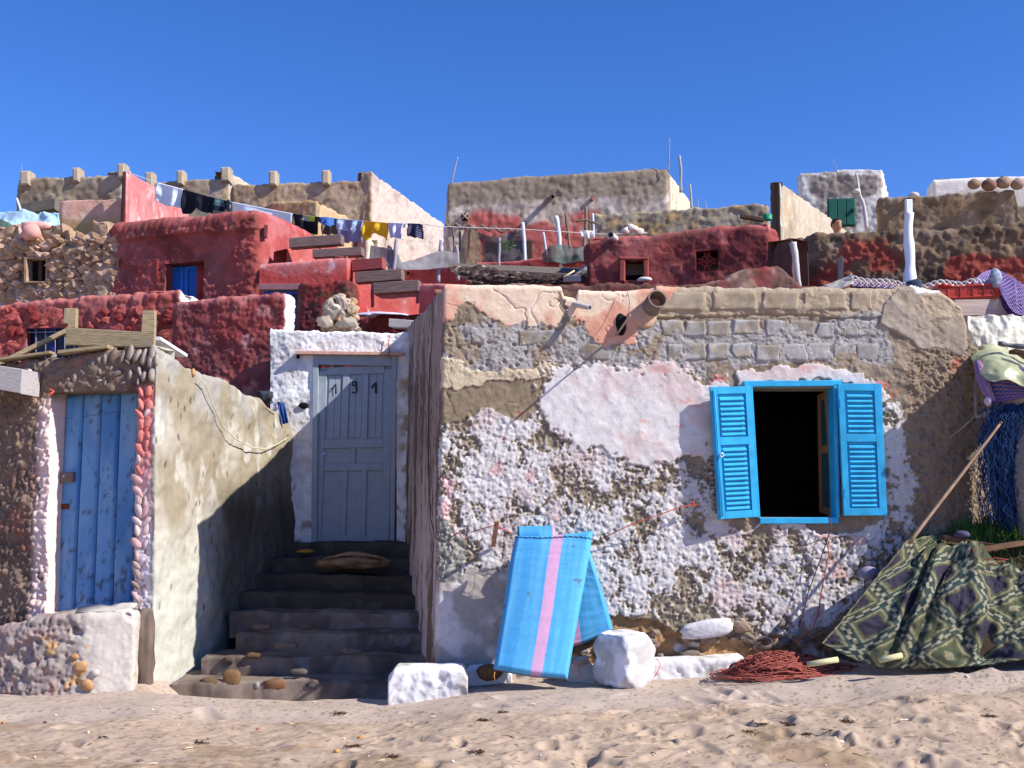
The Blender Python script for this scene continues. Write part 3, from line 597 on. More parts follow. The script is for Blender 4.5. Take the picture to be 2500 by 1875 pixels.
# ================================================================== styles for the other walls
def sty(c1, c2, c3=None, big=(.02, 2.5), med=(.012, 9), fine=(.004, 35), stone=None, topc=None, mixs=3., tm=(-.1, .4), seed=0, extra=None, t3=(.35, .6), s3=5.):
    c1, c2 = lin(c1), lin(c2)
    def d(s, z, G, px, py):
        D = big[0]*fbm(G, big[1], 3, off=seed)+med[0]*fbm(G, med[1], 4, off=seed+3)+fine[0]*fbm(G, fine[1], 2, off=seed+6)
        if stone:
            amp, n = stone[0], stone[1]; w1 = .35*fbm(G, n*.6, 3, off=seed+11)/n*2; f1, f2, rv = cell(s+w1+seed, z+w1*.7, n, ax=stone[2] if len(stone) > 2 else .8)
            D = D+amp*(sst(0, .45, f2-f1)*(.5+.7*rv)-.4)
        return D
    def c(s, z, G, px, py, D):
        n2 = 1.5*fbm(G, med[1], 3, off=seed+30)+.8*fbm(G, 1.1, 4, off=seed+77); col = mix(c1*(1+.1*n2)[..., None], c2*(1+.1*n2)[..., None], sst(tm[0], tm[1], fbm(G, mixs, 4, off=seed+20)))
        if c3 is not None: col = mix(col, lin(c3)*(1+.1*n2)[..., None], sst(t3[0], t3[1], fbm(G, s3, 4, off=seed+44)))
        dust = sst(.05, .6, fbm(G, 1.9, 5, .6, off=seed+91))*.30+sst(.2, .6, fbm(G*np.array((1, 1, .3)), 6, 4, off=seed+95))*.18; grey_ = col.mean(-1, keepdims=True); col = mix(col, .45*col+.55*(grey_*1.25+.05), dust)
        if topc is not None:
            zt = G[:, -5:-4, 2]; col = mix(col, lin(topc), .6*sst(-.10, -.02, z-zt+.06*fbm(G, 9, 3, off=seed+5)))
        if extra: col = extra(col, s, z, G, px, py)
        return col
    return d, c
# ================================================================== LEFT HUT
YH = 8.8
Ph0, Ph1 = P(383, 842, YH), P(716, 1045, 11.6)
def sideY(px, a=(383, 8.8), b=(716, 11.6)):
    A, B = P(a[0], 1200, a[1]), P(b[0], 1200, b[1]); t = np.linspace(-.2, 1.3, 4001)[:, None]; q = A+(B-A)*t; return float(q[np.argmin(abs(proj(q)[0]-px)), 1])
def hd(s, z, G, px, py):
    side = sst(372, 384, px+(py-842)*.010); n1, n2, n3 = fbm(G, 3.4, 3, off=61), fbm(G, 13, 4, off=62), fbm(G, 40, 3, off=63)
    f1, f2, rv = cell(s, z, 15., ax=1.2); D = mix(.022*n1+.016*n2+.009*n3+.014*sst(0, .5, f2-f1)*(px < 180), .03*n1+.004*n2+.0015*n3, side)
    fp1, _, rp = cell(s, z*.45, 11.); D = D-.014*side*sst(.2, .08, fp1)*(rp > .85)
    D = D+.02*side*np.exp(-((py-1330)/220)**2)
    return D
def hc(s, z, G, px, py, D):
    side = sst(370, 376, px+(py-842)*.010); n1, n2, n3 = fbm(G, 3.4, 3, off=65), fbm(G, 13, 4, off=66), fbm(G, 40, 3, off=67)
    fr = mix(lin((128, 108, 92)), lin((100, 84, 72)), sst(-.2, .4, n1+n2*.4)); fr = mix(fr, lin((150, 100, 86)), sst(.25, .5, fbm(G, 4, 3, off=70))*.5)
    fr = mix(fr, mix(lin((206, 116, 108)), lin((222, 204, 204)), sst(1040, 1320, py+40*n1)), sst(325, 335, px)*sst(930, 950, py)*sst(1500, 1480, py))
    fr = mix(fr, lin((224, 196, 184)), sst(90, 112, px+(py-950)*.05)*sst(345, 330, px)*sst(960, 990, py))
    sdc = mix(lin((178, 170, 154)), lin((150, 138, 116)), sst(-.25, .35, fbm(G*np.array((1, 1, .6)), 2.2, 4, off=71)+.35*sst(1350, 1100, py)-.25*sst(470, 400, px)))
    sdc = mix(sdc, lin((158, 154, 148)), sst(.1, .4, fbm(G*np.array((1, 1, .5)), 5, 4, off=72))*.7*sst(1120, 1000, py))
    sdc = mix(sdc, lin((206, 202, 190)), sst(.25, .7, fbm(G*np.array((1, 1, .5)), 6, 4, off=73))*.55)
    sdc = mix(sdc, lin((184, 184, 170)), sst(1250, 1420, py)*.7)
    alley_shade = sst(480, 560, px)*sst(1130, 1260, py)*.8; sdc = mix(sdc, lin((62, 58, 46)), alley_shade)  # alley shadow deepened in the wall colour, low and towards the back
    fp1, _, rp = cell(s, z*.45, 11.); sdc = mix(sdc, lin((60, 54, 46)), sst(.2, .1, fp1)*(rp > .85)*.8)
    return mix(fr, sdc, side)
tops = [(430, 868), (470, 890), (500, 908), (560, 938), (640, 985), (700, 1016), (718, 1045)]
pts = [Wp(-160, 900, 9.5, -200, -.3), Wp(0, 892, 9.2, -26, -.3), Wp(60, 884, 9.12, 34, -.3), Wp(383, 842, YH, 371, -.3)]+[Wp(x, y, sideY(x), x-6*(1-i/7), -.3) for i, (x, y) in enumerate(tops)]
hut, _, _ = house('stone_hut', pts, .3, .0105, hd, hc, 'mud and stone hut with blue plank door and fish-like stones round it', roof=False, m=M_WALL, rtop=.05, rc=.02, jag=.03,
    openings=[(2, 118, 331, 955, 1500, .3)])
zt = P(200, 880, 9)[2]-.12; V = [(-4.6, 9.5, zt), (-3.1, 9.1, zt), (-2.65, 11.4, zt-.3), (-4.6, 11.4, zt-.2)]; V = V+[(x, y, z-.12) for x, y, z in V]
mesh('roof', V, [(0, 1, 2, 3), (7, 6, 5, 4)]+[(i, (i+1) % 4, 4+(i+1) % 4, 4+i) for i in range(4)], M_DARKROOF, hut, smooth=False)
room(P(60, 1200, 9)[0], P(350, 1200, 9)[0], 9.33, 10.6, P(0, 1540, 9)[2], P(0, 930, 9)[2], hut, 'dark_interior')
# blue plank door
qd = Quad((163, 963, 9.24), (345, 946, 9.14), (325, 1502, 9.14), (138, 1504, 9.24))
door = empty('plank_door', P(230, 1502, 9.2)); door.parent = hut; door.location = P(230, 1502, 9.2)-wloc(hut)
us = [0, .232, .478, .725, 1.0]
for i in range(4):
    nu, nv = 12, 60; u, v = np.meshgrid(np.linspace(us[i]+.004, us[i+1]-.004, nu), np.linspace(0, 1, nv), indexing='ij'); e = np.minimum(u-us[i], us[i+1]-u)
    g0 = qd.at(u, v); d = .018+.004*fbm(g0*np.array((1, 1, .2)), 18, 3)+rnd.uniform(-.003, .003); d = d-.02*sst(.012, .0, e); d[[0, -1], :] = -.02; d[:, [0, -1]] = -.02
    G = qd.at(u, v, d); c = mix(lin((104, 154, 194)), lin((76, 130, 180)), sst(-.2, .4, fbm(g0*np.array((1, 1, .4)), 2.5, 4, off=i*3))); c = mix(c, lin((138, 168, 190)), sst(.1, .6, fbm(g0*np.array((1, 1, .3)), 6, 4, off=9+i))*.6); c = mix(c, lin((60, 58, 60)), sst(.62, .8, fbm(g0, 24, 3, off=2)+.45*sst(.5, 1, v))*.7)
    mesh('plank', G.reshape(-1, 3), gridF(nu, nv)[:, ::-1], M_PAINT, door, col=c.reshape(-1, 3))
nailm = mat((40, 34, 34), .8, .1, 20, 0); NB = rawmesh('nail_head', *[np.array(IV1)*.0035, IF1], nailm)
for (ua, va, ub, vb, n) in ((.02, .115, .98, .098, 26), (.05, .13, .55, .43, 20), (.55, .43, .8, .55, 7), (.05, .93, .9, .62, 22), (.04, .95, .95, .93, 14)):
    for i in range(n):
        t = (i+rnd.uniform(-.3, .3))/n
        if rnd.random() < .8: piece('nail_head', NB, qd.at(ua+(ub-ua)*t, va+(vb-va)*t, .023), (0, 0, 0), (1, 1, 1.4), door)
mw = mat((112, 100, 92), .85, .2, 12, .3, stretch=(1, 1, 6)); qmesh('latch_block', qd, mw, door, .0, .185, .36, .405, .015, .06)
tube('latch_peg', [qd.at(.08, .375, .05), qd.at(.08, .377, .085)], .006, mat((210, 205, 200), .5, .1, 20, 0), door)
qmesh('rusty_plate', qd, mat((110, 56, 38), .9, .25, 30, .5), door, -.02, .12, .50, .525, .012, .028)
# decorative stones set in the render
def fish(name, pxy, L, W_, ang, col, parent, Y=YH, seed=0, lift=0., me=None):
    me = stone_mesh(col, seed % 5+10, 2, 0., .16)
    p = P(pxy[0], pxy[1], Y); return piece('stone', me, p+np.array((0, -lift, 0)), (0, math.radians(ang), math.radians(-8)), (W_, .022, L), parent)
def hY(px): return float(np.interp(px, [0, 383], [9.2, 8.8]))-.008
GR = [(150, 134, 120), (136, 120, 106), (160, 146, 132), (126, 112, 98)]
for (x, y, L, a) in [(372, 862, .075, 4), (352, 872, .07, 8), (335, 868, .06, 25), (318, 862, .07, 12), (300, 872, .06, 18), (276, 868, .07, 22), (258, 878, .055, -10), (243, 880, .055, -20), (228, 888, .06, 10), (212, 886, .045, -15),
    (312, 884, .04, -40), (272, 900, .03, 30), (245, 908, .035, -20), (286, 912, .055, 62), (318, 915, .045, 5), (342, 908, .05, -14), (352, 918, .05, 8), (370, 915, .06, 3), (338, 932, .03, 0), (243, 930, .03, 80), (212, 924, .05, 65), (184, 922, .055, 4), (165, 932, .05, 22), (95, 895, .04, 40), (130, 872, .04, 55), (258, 936, .03, 10), (150, 905, .035, 30), (200, 905, .03, -30), (368, 882, .06, 4), (382, 880, .05, 2), (302, 935, .03, 60)]:
    fish('s', (x, y), L, L*rnd.uniform(.36, .5), a+rnd.uniform(-6, 6), rnd.choice(GR if x < 330 else [(190, 178, 164), (170, 154, 142)]), hut, hY(x), rnd.randint(0, 9))
for i, y in enumerate(range(962, 1492, 26)):
    x0 = 352-(y-950)*.022; f = (y-960)/530
    for sx, a in ((-9, -28), (11, 26)):
        cc = (204, 122, 112) if f < .35 and rnd.random() < .75 else rnd.choice([(208, 164, 158), (212, 186, 182), (202, 176, 172)]) if f < .72 else rnd.choice([(176, 152, 140), (150, 128, 114), (190, 160, 150)])
        fish('s', (x0+sx+rnd.uniform(-3, 3), y+rnd.uniform(-8, 8)), rnd.uniform(.045, .085), rnd.uniform(.018, .034), a+rnd.uniform(-30, 30), cc, hut, hY(x0)+.0, rnd.randint(0, 9))
PK = [(152, 118, 102), (132, 104, 90), (142, 116, 104), (164, 132, 114), (120, 98, 84)]
for i, y in enumerate(range(968, 1250, 24)):
    for j, xo in enumerate((-14, 6, 26, 46)):
        x = 60+xo+rnd.uniform(-6, 6)-(y-960)*.025
        if x > 106-(y-960)*.055: continue
        fish('s', (x, y+rnd.uniform(-9, 9)), rnd.uniform(.04, .075), rnd.uniform(.018, .032), rnd.choice((-30, 25, 5, -12))+rnd.uniform(-12, 12), rnd.choice(PK), hut, hY(x), rnd.randint(0, 9))
for i in range(70):
    x, y = rnd.uniform(-20, 100), rnd.uniform(1110, 1500); fish('s', (x, y), rnd.uniform(.03, .055), rnd.uniform(.02, .035), rnd.uniform(-30, 30), rnd.choice([(120, 104, 90), (110, 94, 82), (134, 112, 98)]), hut, hY(x)+.012, rnd.randint(0, 9))
# weathered plank ends over the hut's left wall
qp = Quad((-90, 880, 8.85), (60, 902, 8.8), (56, 962, 8.8), (-90, 936, 8.85)); M_WOODG = mat((176, 168, 164), .9, .14, 14, .5, stretch=(1, 1, 9)); M_WOODY = mat((164, 146, 112), .9, .16, 12, .5, stretch=(1, 1, 7))
tag(qmesh('plank', qp, M_WOODG, None, 0, 1, 0, 1, -.25, .03, .006), 'bleached plank end jutting in at the left over the hut wall', 'plank')
V, F = rock((.02, .03, .075), 1, 2, .15, .6); mesh('stone', V+P(72, 922, 8.98), F, mat((205, 182, 168), .9, .1, 20, .4), hut)
for i in range(5):
    a = rnd.uniform(0, 6); tag(tube('cord', [P(122+rnd.uniform(-8, 10), 955+rnd.uniform(-6, 16), 8.98) for _ in range(5)], .008, mat((214, 96, 70), .8, .1, 40, .1), n=5), 'knotted scrap of orange cord above the left door jamb of the hut', 'cord', 'orange cord knots above the hut door jamb') if i == 0 else None
# curved stoop in front of the hut door
def bd(s, z, G, px, py):
    n1, n2, n3 = fbm(G, 4, 4, off=81), fbm(G, 14, 4, off=82), fbm(G, 40, 2, off=83); rough = sst(250, 150, px+30*n1)
    f1, _, rv = cell(s, z, 16.); return .01*n1+.004*n2+.002*n3+rough*(.012*n2+.008*n3-.02*sst(.3, .1, f1)*(rv > .5))-.03*sst(.42, .55, fbm(G, 5, 3, off=88))
def bc(s, z, G, px, py, D):
    n1, n2, n3 = fbm(G, 4, 4, off=84), fbm(G, 14, 4, off=85), fbm(G, 4, 4, off=81); c = mix(lin((194, 184, 172)), lin((152, 138, 130)), sst(260, 150, px+40*n3)); c = mix(c, lin((164, 122, 114)), sst(.1, .45, n2)*sst(200, 120, px)*.4)
    c = mix(c, lin((186, 146, 100)), sst(.3, .42, n1+.5*n2-.006*abs(px-200)+.02)*sst(1520, 1560, py)); return c*(1+.06*n2)[..., None]
st0 = [(-160, 1560, 8.75), (-60, 1548, 8.5), (0, 1530, 8.4), (60, 1508, 8.36), (140, 1498, 8.34), (240, 1500, 8.36), (335, 1492, 8.42), (345, 1490, 8.75)]
stp, _ = wall('stoop', [Wp(x, y, Yy, None, -.35) for x, y, Yy in st0], .45, .0105, bd, bc, m=M_WALL, rtop=.05, rc=.05, jag=.015); tag(stp, 'low rounded plaster stoop below the blue plank door', 'stoop')
nu = 24
V, F = rock((.055, .07, .30), 7, 3, .2, .7); c = mix(lin((124, 108, 96)), lin((98, 84, 76)), sst(-.2, .4, fbm(V, 8, 4)))
V = V*1.; V[:, :] *= (1+.12*fbm(V, 16, 3))[:, None]; mesh('corner_stones', V+P(357, 1588, 8.72), F, M_WALL, hut, col=c)
for (x, y, r_, cc) in ((196, 1628, .05, (190, 148, 100)), (214, 1674, .05, (186, 142, 96)), (182, 1604, .03, (176, 130, 88)), (232, 1645, .035, (200, 186, 172))):
    V, F = rock((r_, .018, r_*.8), x, 2, .45); mesh('stone', V+P(x, y, 8.345), F, mat(cc, .9, .12, 20, .5), stp)
# ================================================================== STEPS
def steps():
    root = empty('stone_steps', (-1.7, 10, -.1), 'flight of worn stone steps climbing in the shade to the grey-blue door', 'steps')
    tz = [1.045, .90, .755, .61, .465, .32, .17, .03]; Yf = [11.3, 11.0, 10.65, 10.3, 9.95, 9.6, 9.25, 8.95]; xl = [-2.6, -2.6, -2.65, -2.62, -2.55, -2.4, -2.6, -2.75]
    for i in range(8):
        x0, x1 = xl[i], -.45-.02*i if i > 3 else -.8+.06*i; z1, z0 = tz[i], tz[i]-.24-(.25 if i == 7 else 0); y0, y1 = Yf[i], Yf[i]+.62
        prof = []; r = .03
        for z in np.linspace(z0, z1-r, 9): prof.append((y0, z))
        for a in (30, 60, 90): prof.append((y0+r*(1-math.cos(math.radians(a))), z1-r+r*math.sin(math.radians(a))))
        for y in np.linspace(y0+.05, y1, 8): prof.append((y, z1))
        prof = np.array(prof); nu = 110; x = np.linspace(x0, x1, nu); G = np.stack((np.broadcast_to(x[:, None], (nu, len(prof))), np.broadcast_to(prof[None, :, 0], (nu, len(prof))), np.broadcast_to(prof[None, :, 1], (nu, len(prof)))), -1).copy()
        n = fbm(G, 4, 4, off=i*5); n2 = fbm(G, 14, 3, off=i); G[..., 1] -= .03*n+.012*n2; G[..., 2] += .02*fbm(G, 2.5, 3, off=i+8)+.006*n2
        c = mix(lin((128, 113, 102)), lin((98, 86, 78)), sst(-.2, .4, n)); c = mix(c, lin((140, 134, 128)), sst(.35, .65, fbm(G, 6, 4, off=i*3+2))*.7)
        if i < 4: c = mix(c, lin((50, 50, 40)), .7)  # upper steps coloured darker to deepen the alley shade
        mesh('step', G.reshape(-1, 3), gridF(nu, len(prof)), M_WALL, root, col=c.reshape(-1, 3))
    for (x, y, w_, h_, cc) in ((512, 1668, .16, .09, (104, 82, 60)), (566, 1655, .15, .13, (122, 92, 62)), (672, 1672, .20, .09, (120, 86, 60)), (628, 1672, .04, .05, (150, 146, 142)), (780, 1676, .22, .06, (92, 84, 78)), (880, 1674, .18, .06, (80, 72, 66)), (730, 1640, .14, .05, (100, 90, 82)), (620, 1600, .12, .05, (112, 84, 60)), (640, 1530, .16, .05, (100, 84, 74)), (750, 1530, .14, .05, (92, 80, 70)), (700, 1575, .18, .06, (104, 92, 82)), (860, 1590, .18, .05, (110, 98, 88)), (560, 1610, .1, .05, (92, 78, 68))):
        Yy = 8.972 if y > 1620 else 9.22 if y > 1565 else 9.57; V, F = rock((w_*.5, .025, h_*.5), x, 2, .25, .6); mesh('stone', V+P(x, y, Yy), F, mat(cc, .95, .14, 16, .5), root)
steps()
# heap of old fishing net on the top steps
def heap(name, cx, cz_fn, segs, r, col, label, cat, seed=0, npt=26, n=5):
    rr = random.Random(seed); mb = MB()
    for k in range(segs):
        pts = []; a = rr.uniform(0, 6.28)
        for i in range(npt):
            a += rr.uniform(-.9, .9); pts.append(cz_fn(rr, i/npt, k, a))
        mb.add(*tubeg(pts, r, n))
    return tag(mb.build(name, col, None, smooth=True), label, cat)
V, F = rock((.34, .26, .085), 4, 3, .4); V = V*(1+.1*ridge(V, 14, 3))[:, None]; V[:, 0] += V[:, 2]*.3; c = mix(lin((150, 120, 92)), lin((104, 84, 66)), sst(-.3, .4, fbm(V*np.array((1, 1, 3)), 14, 4)))
hp = tag(mesh('net_heap', V+P(865, 1372, 10.75), F, M_CLOTH, col=c), 'brown heap of old fishing net on the upper steps', 'fishing net')
for i in range(90):
    a = rnd.uniform(0, 6.28); cx_, cz_ = P(865, 1368, 10.5)[[0, 2]]; pts = [];
    for k in range(9):
        t = a+k*.32; rr_ = .3+.06*rnd.uniform(-1, 1); pts.append((cx_+rr_*math.cos(t)*(1-i/130), 10.62-.1*math.sin(t)+rnd.uniform(-.02, .02), cz_-.02+.08*(i/90)+.07*math.sin(t)*(1-i/120)))
    (NM := MB() if i == 0 else NM).add(*tubeg(pts, rnd.uniform(.003, .007), 4))
tag(NM.build('net_strands', mat((156, 126, 96), .95, .2, 30, .4), hp, smooth=True), kind='stuff')
V, F = rock((.1, .09, .02), 9, 2, .3); tag(mesh('rag', V+P(745, 1345, 11.05), F, mat((170, 130, 40), .9, .1, 30, .2)), 'yellowish rag lying on the shaded top step', 'rag')
# ================================================================== GATE WALL WITH THE DOOR
YD = 11.55
gd_, gc_ = sty((224, 222, 218), (206, 200, 194), None, big=(.012, 4), med=(.007, 16), fine=(.006, 50), seed=5, extra=lambda col, s, z, G, px, py: mix(mix(col, lin((150, 132, 120)), (sst(.2, .5, fbm(G, 7, 4, off=3))*sst(1050, 1200, py)*.8)), lin((170, 150, 120)), sst(960, 990, px)*sst(860, 900, py)*sst(.0, .3, fbm(G, 6, 4, off=6))))
gate, _, _ = house('gate_wall', [Wp(660, 806, YD+.02, 660, .3), Wp(698, 808, YD, 706, .3), Wp(1000, 812, YD, 1000, .3), Wp(1060, 812, YD+.3, 1060, .3)], .3, .0135, gd_, gc_, 'whitewashed gate wall round the grey-blue door', 'wall', roof=False, m=M_WALL, rtop=.03, rc=.02, jag=.02,
    openings=[(1, 768, 968, 868, 1324, .22)])
M_GB = mat((150, 160, 168), .6, .06, 10, .15); gq = Quad((766, 866, YD+.03), (970, 870, YD+.03), (964, 1326, YD+.03), (762, 1324, YD+.03))
V, F = box_between(P(724, 862, YD-.03), P(985, 865, YD-.03), np.array((0, .06, 0)), np.array((0, 0, .018))); mesh('lintel_board', V, F, mat((206, 160, 140), .8, .12, 20, .3), gate, smooth=False)
gdr = empty('panelled_door', P(866, 1324, YD+.03)); gdr.parent = gate; gdr.location = P(866, 1324, YD+.03)-wloc(gate)
fr = MB()
for a in ((.0, .065, 0, 1), (.94, 1, 0, 1), (.065, .94, 0, .055)): fr.add(*gq.box(*a, -.02, .05))
fr.build('door_frame', M_GB, gdr)
dq = Quad((780, 898, YD+.05), (958, 892, YD+.05), (950, 1322, YD+.05), (764, 1322, YD+.05)); dm = MB(); dm.add(*dq.box(0, 1, 0, 1, -.03, .0))
for a in ((.0, .11, .02, 1), (.9, 1, .02, 1), (.11, .9, 0, .045), (.11, .9, .42, .47), (.11, .9, .56, .60), (.11, .9, .965, 1), (.33, .42, .045, .42), (.60, .68, .045, .42), (.46, .53, .47, .56), (.36, .43, .60, .965), (.62, .69, .60, .965)): dm.add(*dq.box(*a, .0, .024, .004))
dm.build('door_leaf', M_GB, gdr)
for (u, v0, v1) in ((.225, .05, .41), (.51, .05, .41), (.79, .05, .41)): qmesh('panel_board', dq, M_GB, gdr, u-.085, u-.002, v0, v1, .001, .01, .003); qmesh('panel_board', dq, M_GB, gdr, u+.002, u+.085, v0, v1, .001, .01, .003)
mk_ = mat((28, 34, 44), .7, .05, 20, 0)
def stroke(q, pts, wd, d, name, parent):
    mb = MB(); pts = np.array(pts, float); V = []; w_ = q.w(); h_ = q.h()
    for i, p in enumerate(pts):
        t = pts[min(i+1, len(pts)-1)]-pts[max(i-1, 0)]; t = np.array((t[0]*w_, t[1]*h_)); t /= np.linalg.norm(t)+1e-9; nn = np.array((-t[1]/w_, t[0]/h_))*wd/2; V += [q.at(*(p+nn), d), q.at(*(p-nn), d)]
    F = [(2*i, 2*i+1, 2*i+3, 2*i+2) for i in range(len(pts)-1)]; return V, F
def uv(px, py):
    x = (px/5.027+660); y = (py/5.027+780); v = (y-895)/(1322-895); xl = 780-16*v; xr = 958-8*v; return ((x-xl)/(xr-xl), v)
for strokes in ([[(768, 858), (790, 815), (806, 790), (808, 850), (810, 915)]], [[(1052, 775), (1030, 768), (1012, 785), (1010, 808), (1030, 822), (1056, 818), (1060, 770), (1060, 840), (1062, 900), (1035, 908), (1002, 900)]], [[(1248, 855), (1272, 818), (1298, 785), (1300, 850), (1300, 925)]]):
    mb = MB()
    for s_ in strokes: mb.add(*stroke(dq, [uv(*p) for p in s_], .016 if s_[0][0] < 1200 else .022, .0265, 'd', None))
    mb.build('painted_digit', mk_, gdr)
tube('door_knob', [dq.at(.12, .5, .02), dq.at(.12, .5, .05)], .012, mat((220, 220, 220), .3, .1, 5, 0), gdr)
V, F = rock((.05, .02, .035), 1, 2, .4, .3); mesh('wall_hole', V+P(742, 990, YD-.012), F, M_DARK, gate)
V, F = rock((.022, .02, .022), 2, 2, .3); mesh('wall_hole', V+P(728, 871, YD-.01), F, M_DARK, gate)
tag(tube('cord', [P(952, 818, YD-.04), P(948, 840, YD-.05), P(952, 858, YD-.1), P(945, 868, YD-.12), P(956, 876, YD-.12), P(948, 872, YD-.13)], .006, M_ORG, n=5), 'orange cord hanging over the whitewashed lintel', 'cord')
# cords and rags on the hut's side wall
def sag(a, b, dip, n=26, off=(0, 0, 0)):
    t = np.linspace(0, 1, n)[:, None]; p = np.array(a)*(1-t)+np.array(b)*t; p[:, 2] -= dip*4*t[:, 0]*(1-t[:, 0]); return p+np.array(off)
def onside(px, py, off=.03): return P(px, py, sideY(px)-off*.3)+np.array((off, 0, 0))
tag(tube('cord', [onside(*p, .05) for p in ((474, 925), (490, 940), (505, 985), (530, 1040), (560, 1070), (600, 1092), (635, 1096), (665, 1085), (692, 1068))], .0055, mat((214, 204, 170), .8, .1, 60, .2), n=6), 'pale sagging cord looped along the side wall of the hut', 'cord')
V, F = rock((.016, .02, .035), 3, 2, .2, .5); mesh('stone', V+onside(472, 910, 0), F, mat((190, 142, 100), .9, .1, 20, .3), hut)
V, F = rock((.075, .09, .06), 6, 3, .3); V[:, 2] += .05*np.abs(V[:, 0])*8*(V[:, 2] > 0); tag(mesh('shoe', V+P(652, 975, sideY(652)-.02)+np.array((-.02, 0, .02)), F, mat((52, 58, 64), .9, .2, 30, .4)), 'old dark shoe lying on the hut wall beside the white gate wall', 'shoe')
def ragmesh(name, q, m, label, cat, nu=14, nv=26, amp=.02, seed=0, parent=None, colf=None, group=None, prof=None, th=.004):
    u, v = np.meshgrid(np.linspace(0, 1, nu), np.linspace(0, 1, nv), indexing='ij'); g0 = q.at(u, v); d = amp*fbm(g0*np.array((1, 1, .3)), 1.6/max(q.w(), .05), 3, off=seed)+amp*.5*np.sin(u*14+seed+2*fbm(g0, 3, 2))*sst(0, .5, v)
    v2 = v.copy()
    if prof is not None: v2 = v*prof(u)
    G = q.at(u, v2, d); G2 = q.at(u, v2, d-th); F = gridF(nu, nv)[:, ::-1]; n = nu*nv
    bd_ = [i*nv for i in range(nu)]+[(nu-1)*nv+j for j in range(1, nv)]+[i*nv+nv-1 for i in range(nu-2, -1, -1)]+[j for j in range(nv-2, 0, -1)]
    rim = np.array([(a, b, b+n, a+n) for a, b in zip(bd_, bd_[1:]+bd_[:1])]); V = np.concatenate((G.reshape(-1, 3), G2.reshape(-1, 3))); F = np.concatenate((F, F[:, ::-1]+n, rim))
    col = None
    if colf is not None: c = colf(u, v, g0).reshape(-1, 3); col = np.concatenate((c, c))
    o = mesh(name, V, F, m, parent, col=col)
    return tag(o, label, cat, group) if label else o
Yr = sideY(690)-.08
ragmesh('rag', Quad((676, 980, Yr), (694, 984, Yr), (706, 1032, Yr), (690, 1036, Yr)), mat((44, 78, 140), .9, .12, 60, .4), 'blue cloth hanging over the hut wall next to the gate wall', 'rag', amp=.03)
# wooden frame lying on the hut roof
def crate_frame():
    root = empty('broken_wooden_stool', P(270, 845, 9.2), 'upturned rough wooden stool frame on the hut roof', 'stool')
    q = Quad((160, 799, 9.1), (377, 812, 9.0), (376, 848, 9.0), (159, 842, 9.1)); qmesh('board', q, M_WOODY, root, 0, 1, 0, 1, -.03, .0, .004)
    for (x0, x1, yt, yb, Y0) in ((168, 186, 752, 800, 9.14), (348, 378, 758, 812, 9.06), (157, 167, 752, 790, 9.35)):
        q = Quad((x0, yt, Y0), (x1, yt, Y0), (x1-1, yb, Y0), (x0-4, yb, Y0)); qmesh('leg', q, M_WOODY, root, 0, 1, 0, 1, -.05, 0, .004)
    V, F = box_between(P(166, 806, 9.35), P(-10, 893, 9.25), np.array((0, .02, 0)), np.array((0, 0, .022))); mesh('brace', V, F, M_WOODY, root, smooth=False)
    V, F = box_between(P(166, 830, 9.12), P(166, 830, 9.7), np.array((.02, 0, 0)), np.array((0, 0, .05))); mesh('side_board', V, F, M_WOODY, root, smooth=False)
crate_frame()
for i, (a, b, Y0, w_, lab) in enumerate((((150, 862), (270, 848), 9.0, .03, 'thin plank flat on the hut roof under the stool frame'), ((0, 880), (130, 862), 9.15, .02, 'splintered lath on the left of the hut roof'), ((200, 850), (330, 848), 9.2, .025, 'dark batten under the stool on the hut roof'))):
    V, F = box_between(P(*a, Y0), P(*b, Y0-.05), np.array((0, .08, 0)), np.array((0, 0, w_*.5))); tag(mesh('plank', V, F, M_WOODY, smooth=False), lab, 'plank')
V, F = box_between(P(378, 826, 9.1), P(444, 868, 9.6), np.array((.05, 0, 0)), np.array((0, 0, .015))); tag(mesh('plank', V, F, mat((226, 224, 228), .7, .06, 20, .1), smooth=False), 'white board sloping down behind the stool on the hut wall', 'plank')
# ================================================================== RED WALLS AND TERRACED HOUSES BEHIND
R1, R2, R3 = (160, 80, 73), (134, 66, 61), (170, 108, 102)      # ox-blood paint, darker coat, faded pink
def wh(seed, px0=None, white=(222, 218, 214)):
    return lambda col, s, z, G, px, py: mix(col, lin(white)*(1+.06*fbm(G, 9, 3, off=seed))[..., None], sst(px0-3, px0+3, px+5*fbm(G, 6, 3)))
# low red wall behind the hut, stones showing under the paint
d, c = sty(R1, R2, R3, big=(.02, 2), med=(.012, 7), fine=(.006, 30), stone=(.022, 4.6, .7), topc=(196, 120, 112), seed=1, tm=(-.1, .5), t3=(.6, .9), extra=wh(3, 441))
lw, _, _ = house('red_terrace_wall', [Wp(-160, 752, 13.6, zb=.6), Wp(0, 741, 13.4, zb=.6), Wp(200, 726, 13.2, zb=.6), Wp(390, 711, 13.0, zb=.6), Wp(441, 711, 12.95, zb=.6), Wp(520, 744, 14.4, zb=.6)], .4, .018, d, c, 'ox-blood red terrace wall with a blue barred window behind the hut', 'wall', roof=False, rtop=.05, rc=.04, jag=.02,
    openings=[(1, 62, 196, 800, 905, .16)])
for i in range(105):
    x, y = rnd.uniform(-10, 430), rnd.uniform(755, 880)
    if 50 < x < 210 and y > 790: continue
    ps = .02+.0*x; Yw = float(np.interp(x, [0, 200, 390, 441], [13.4, 13.2, 13.0, 12.95])); t = rnd.uniform(.04, .085)
    piece('stone', stone_mesh(R1 if rnd.random() < .6 else (132, 50, 47), rnd.randint(0, 6), 2, .25), P(x, y, Yw-.004), (rnd.uniform(-.3, .3), rnd.uniform(-.8, .8), rnd.uniform(-.4, .4)), (t, .035, t*rnd.uniform(.6, .9)), lw)
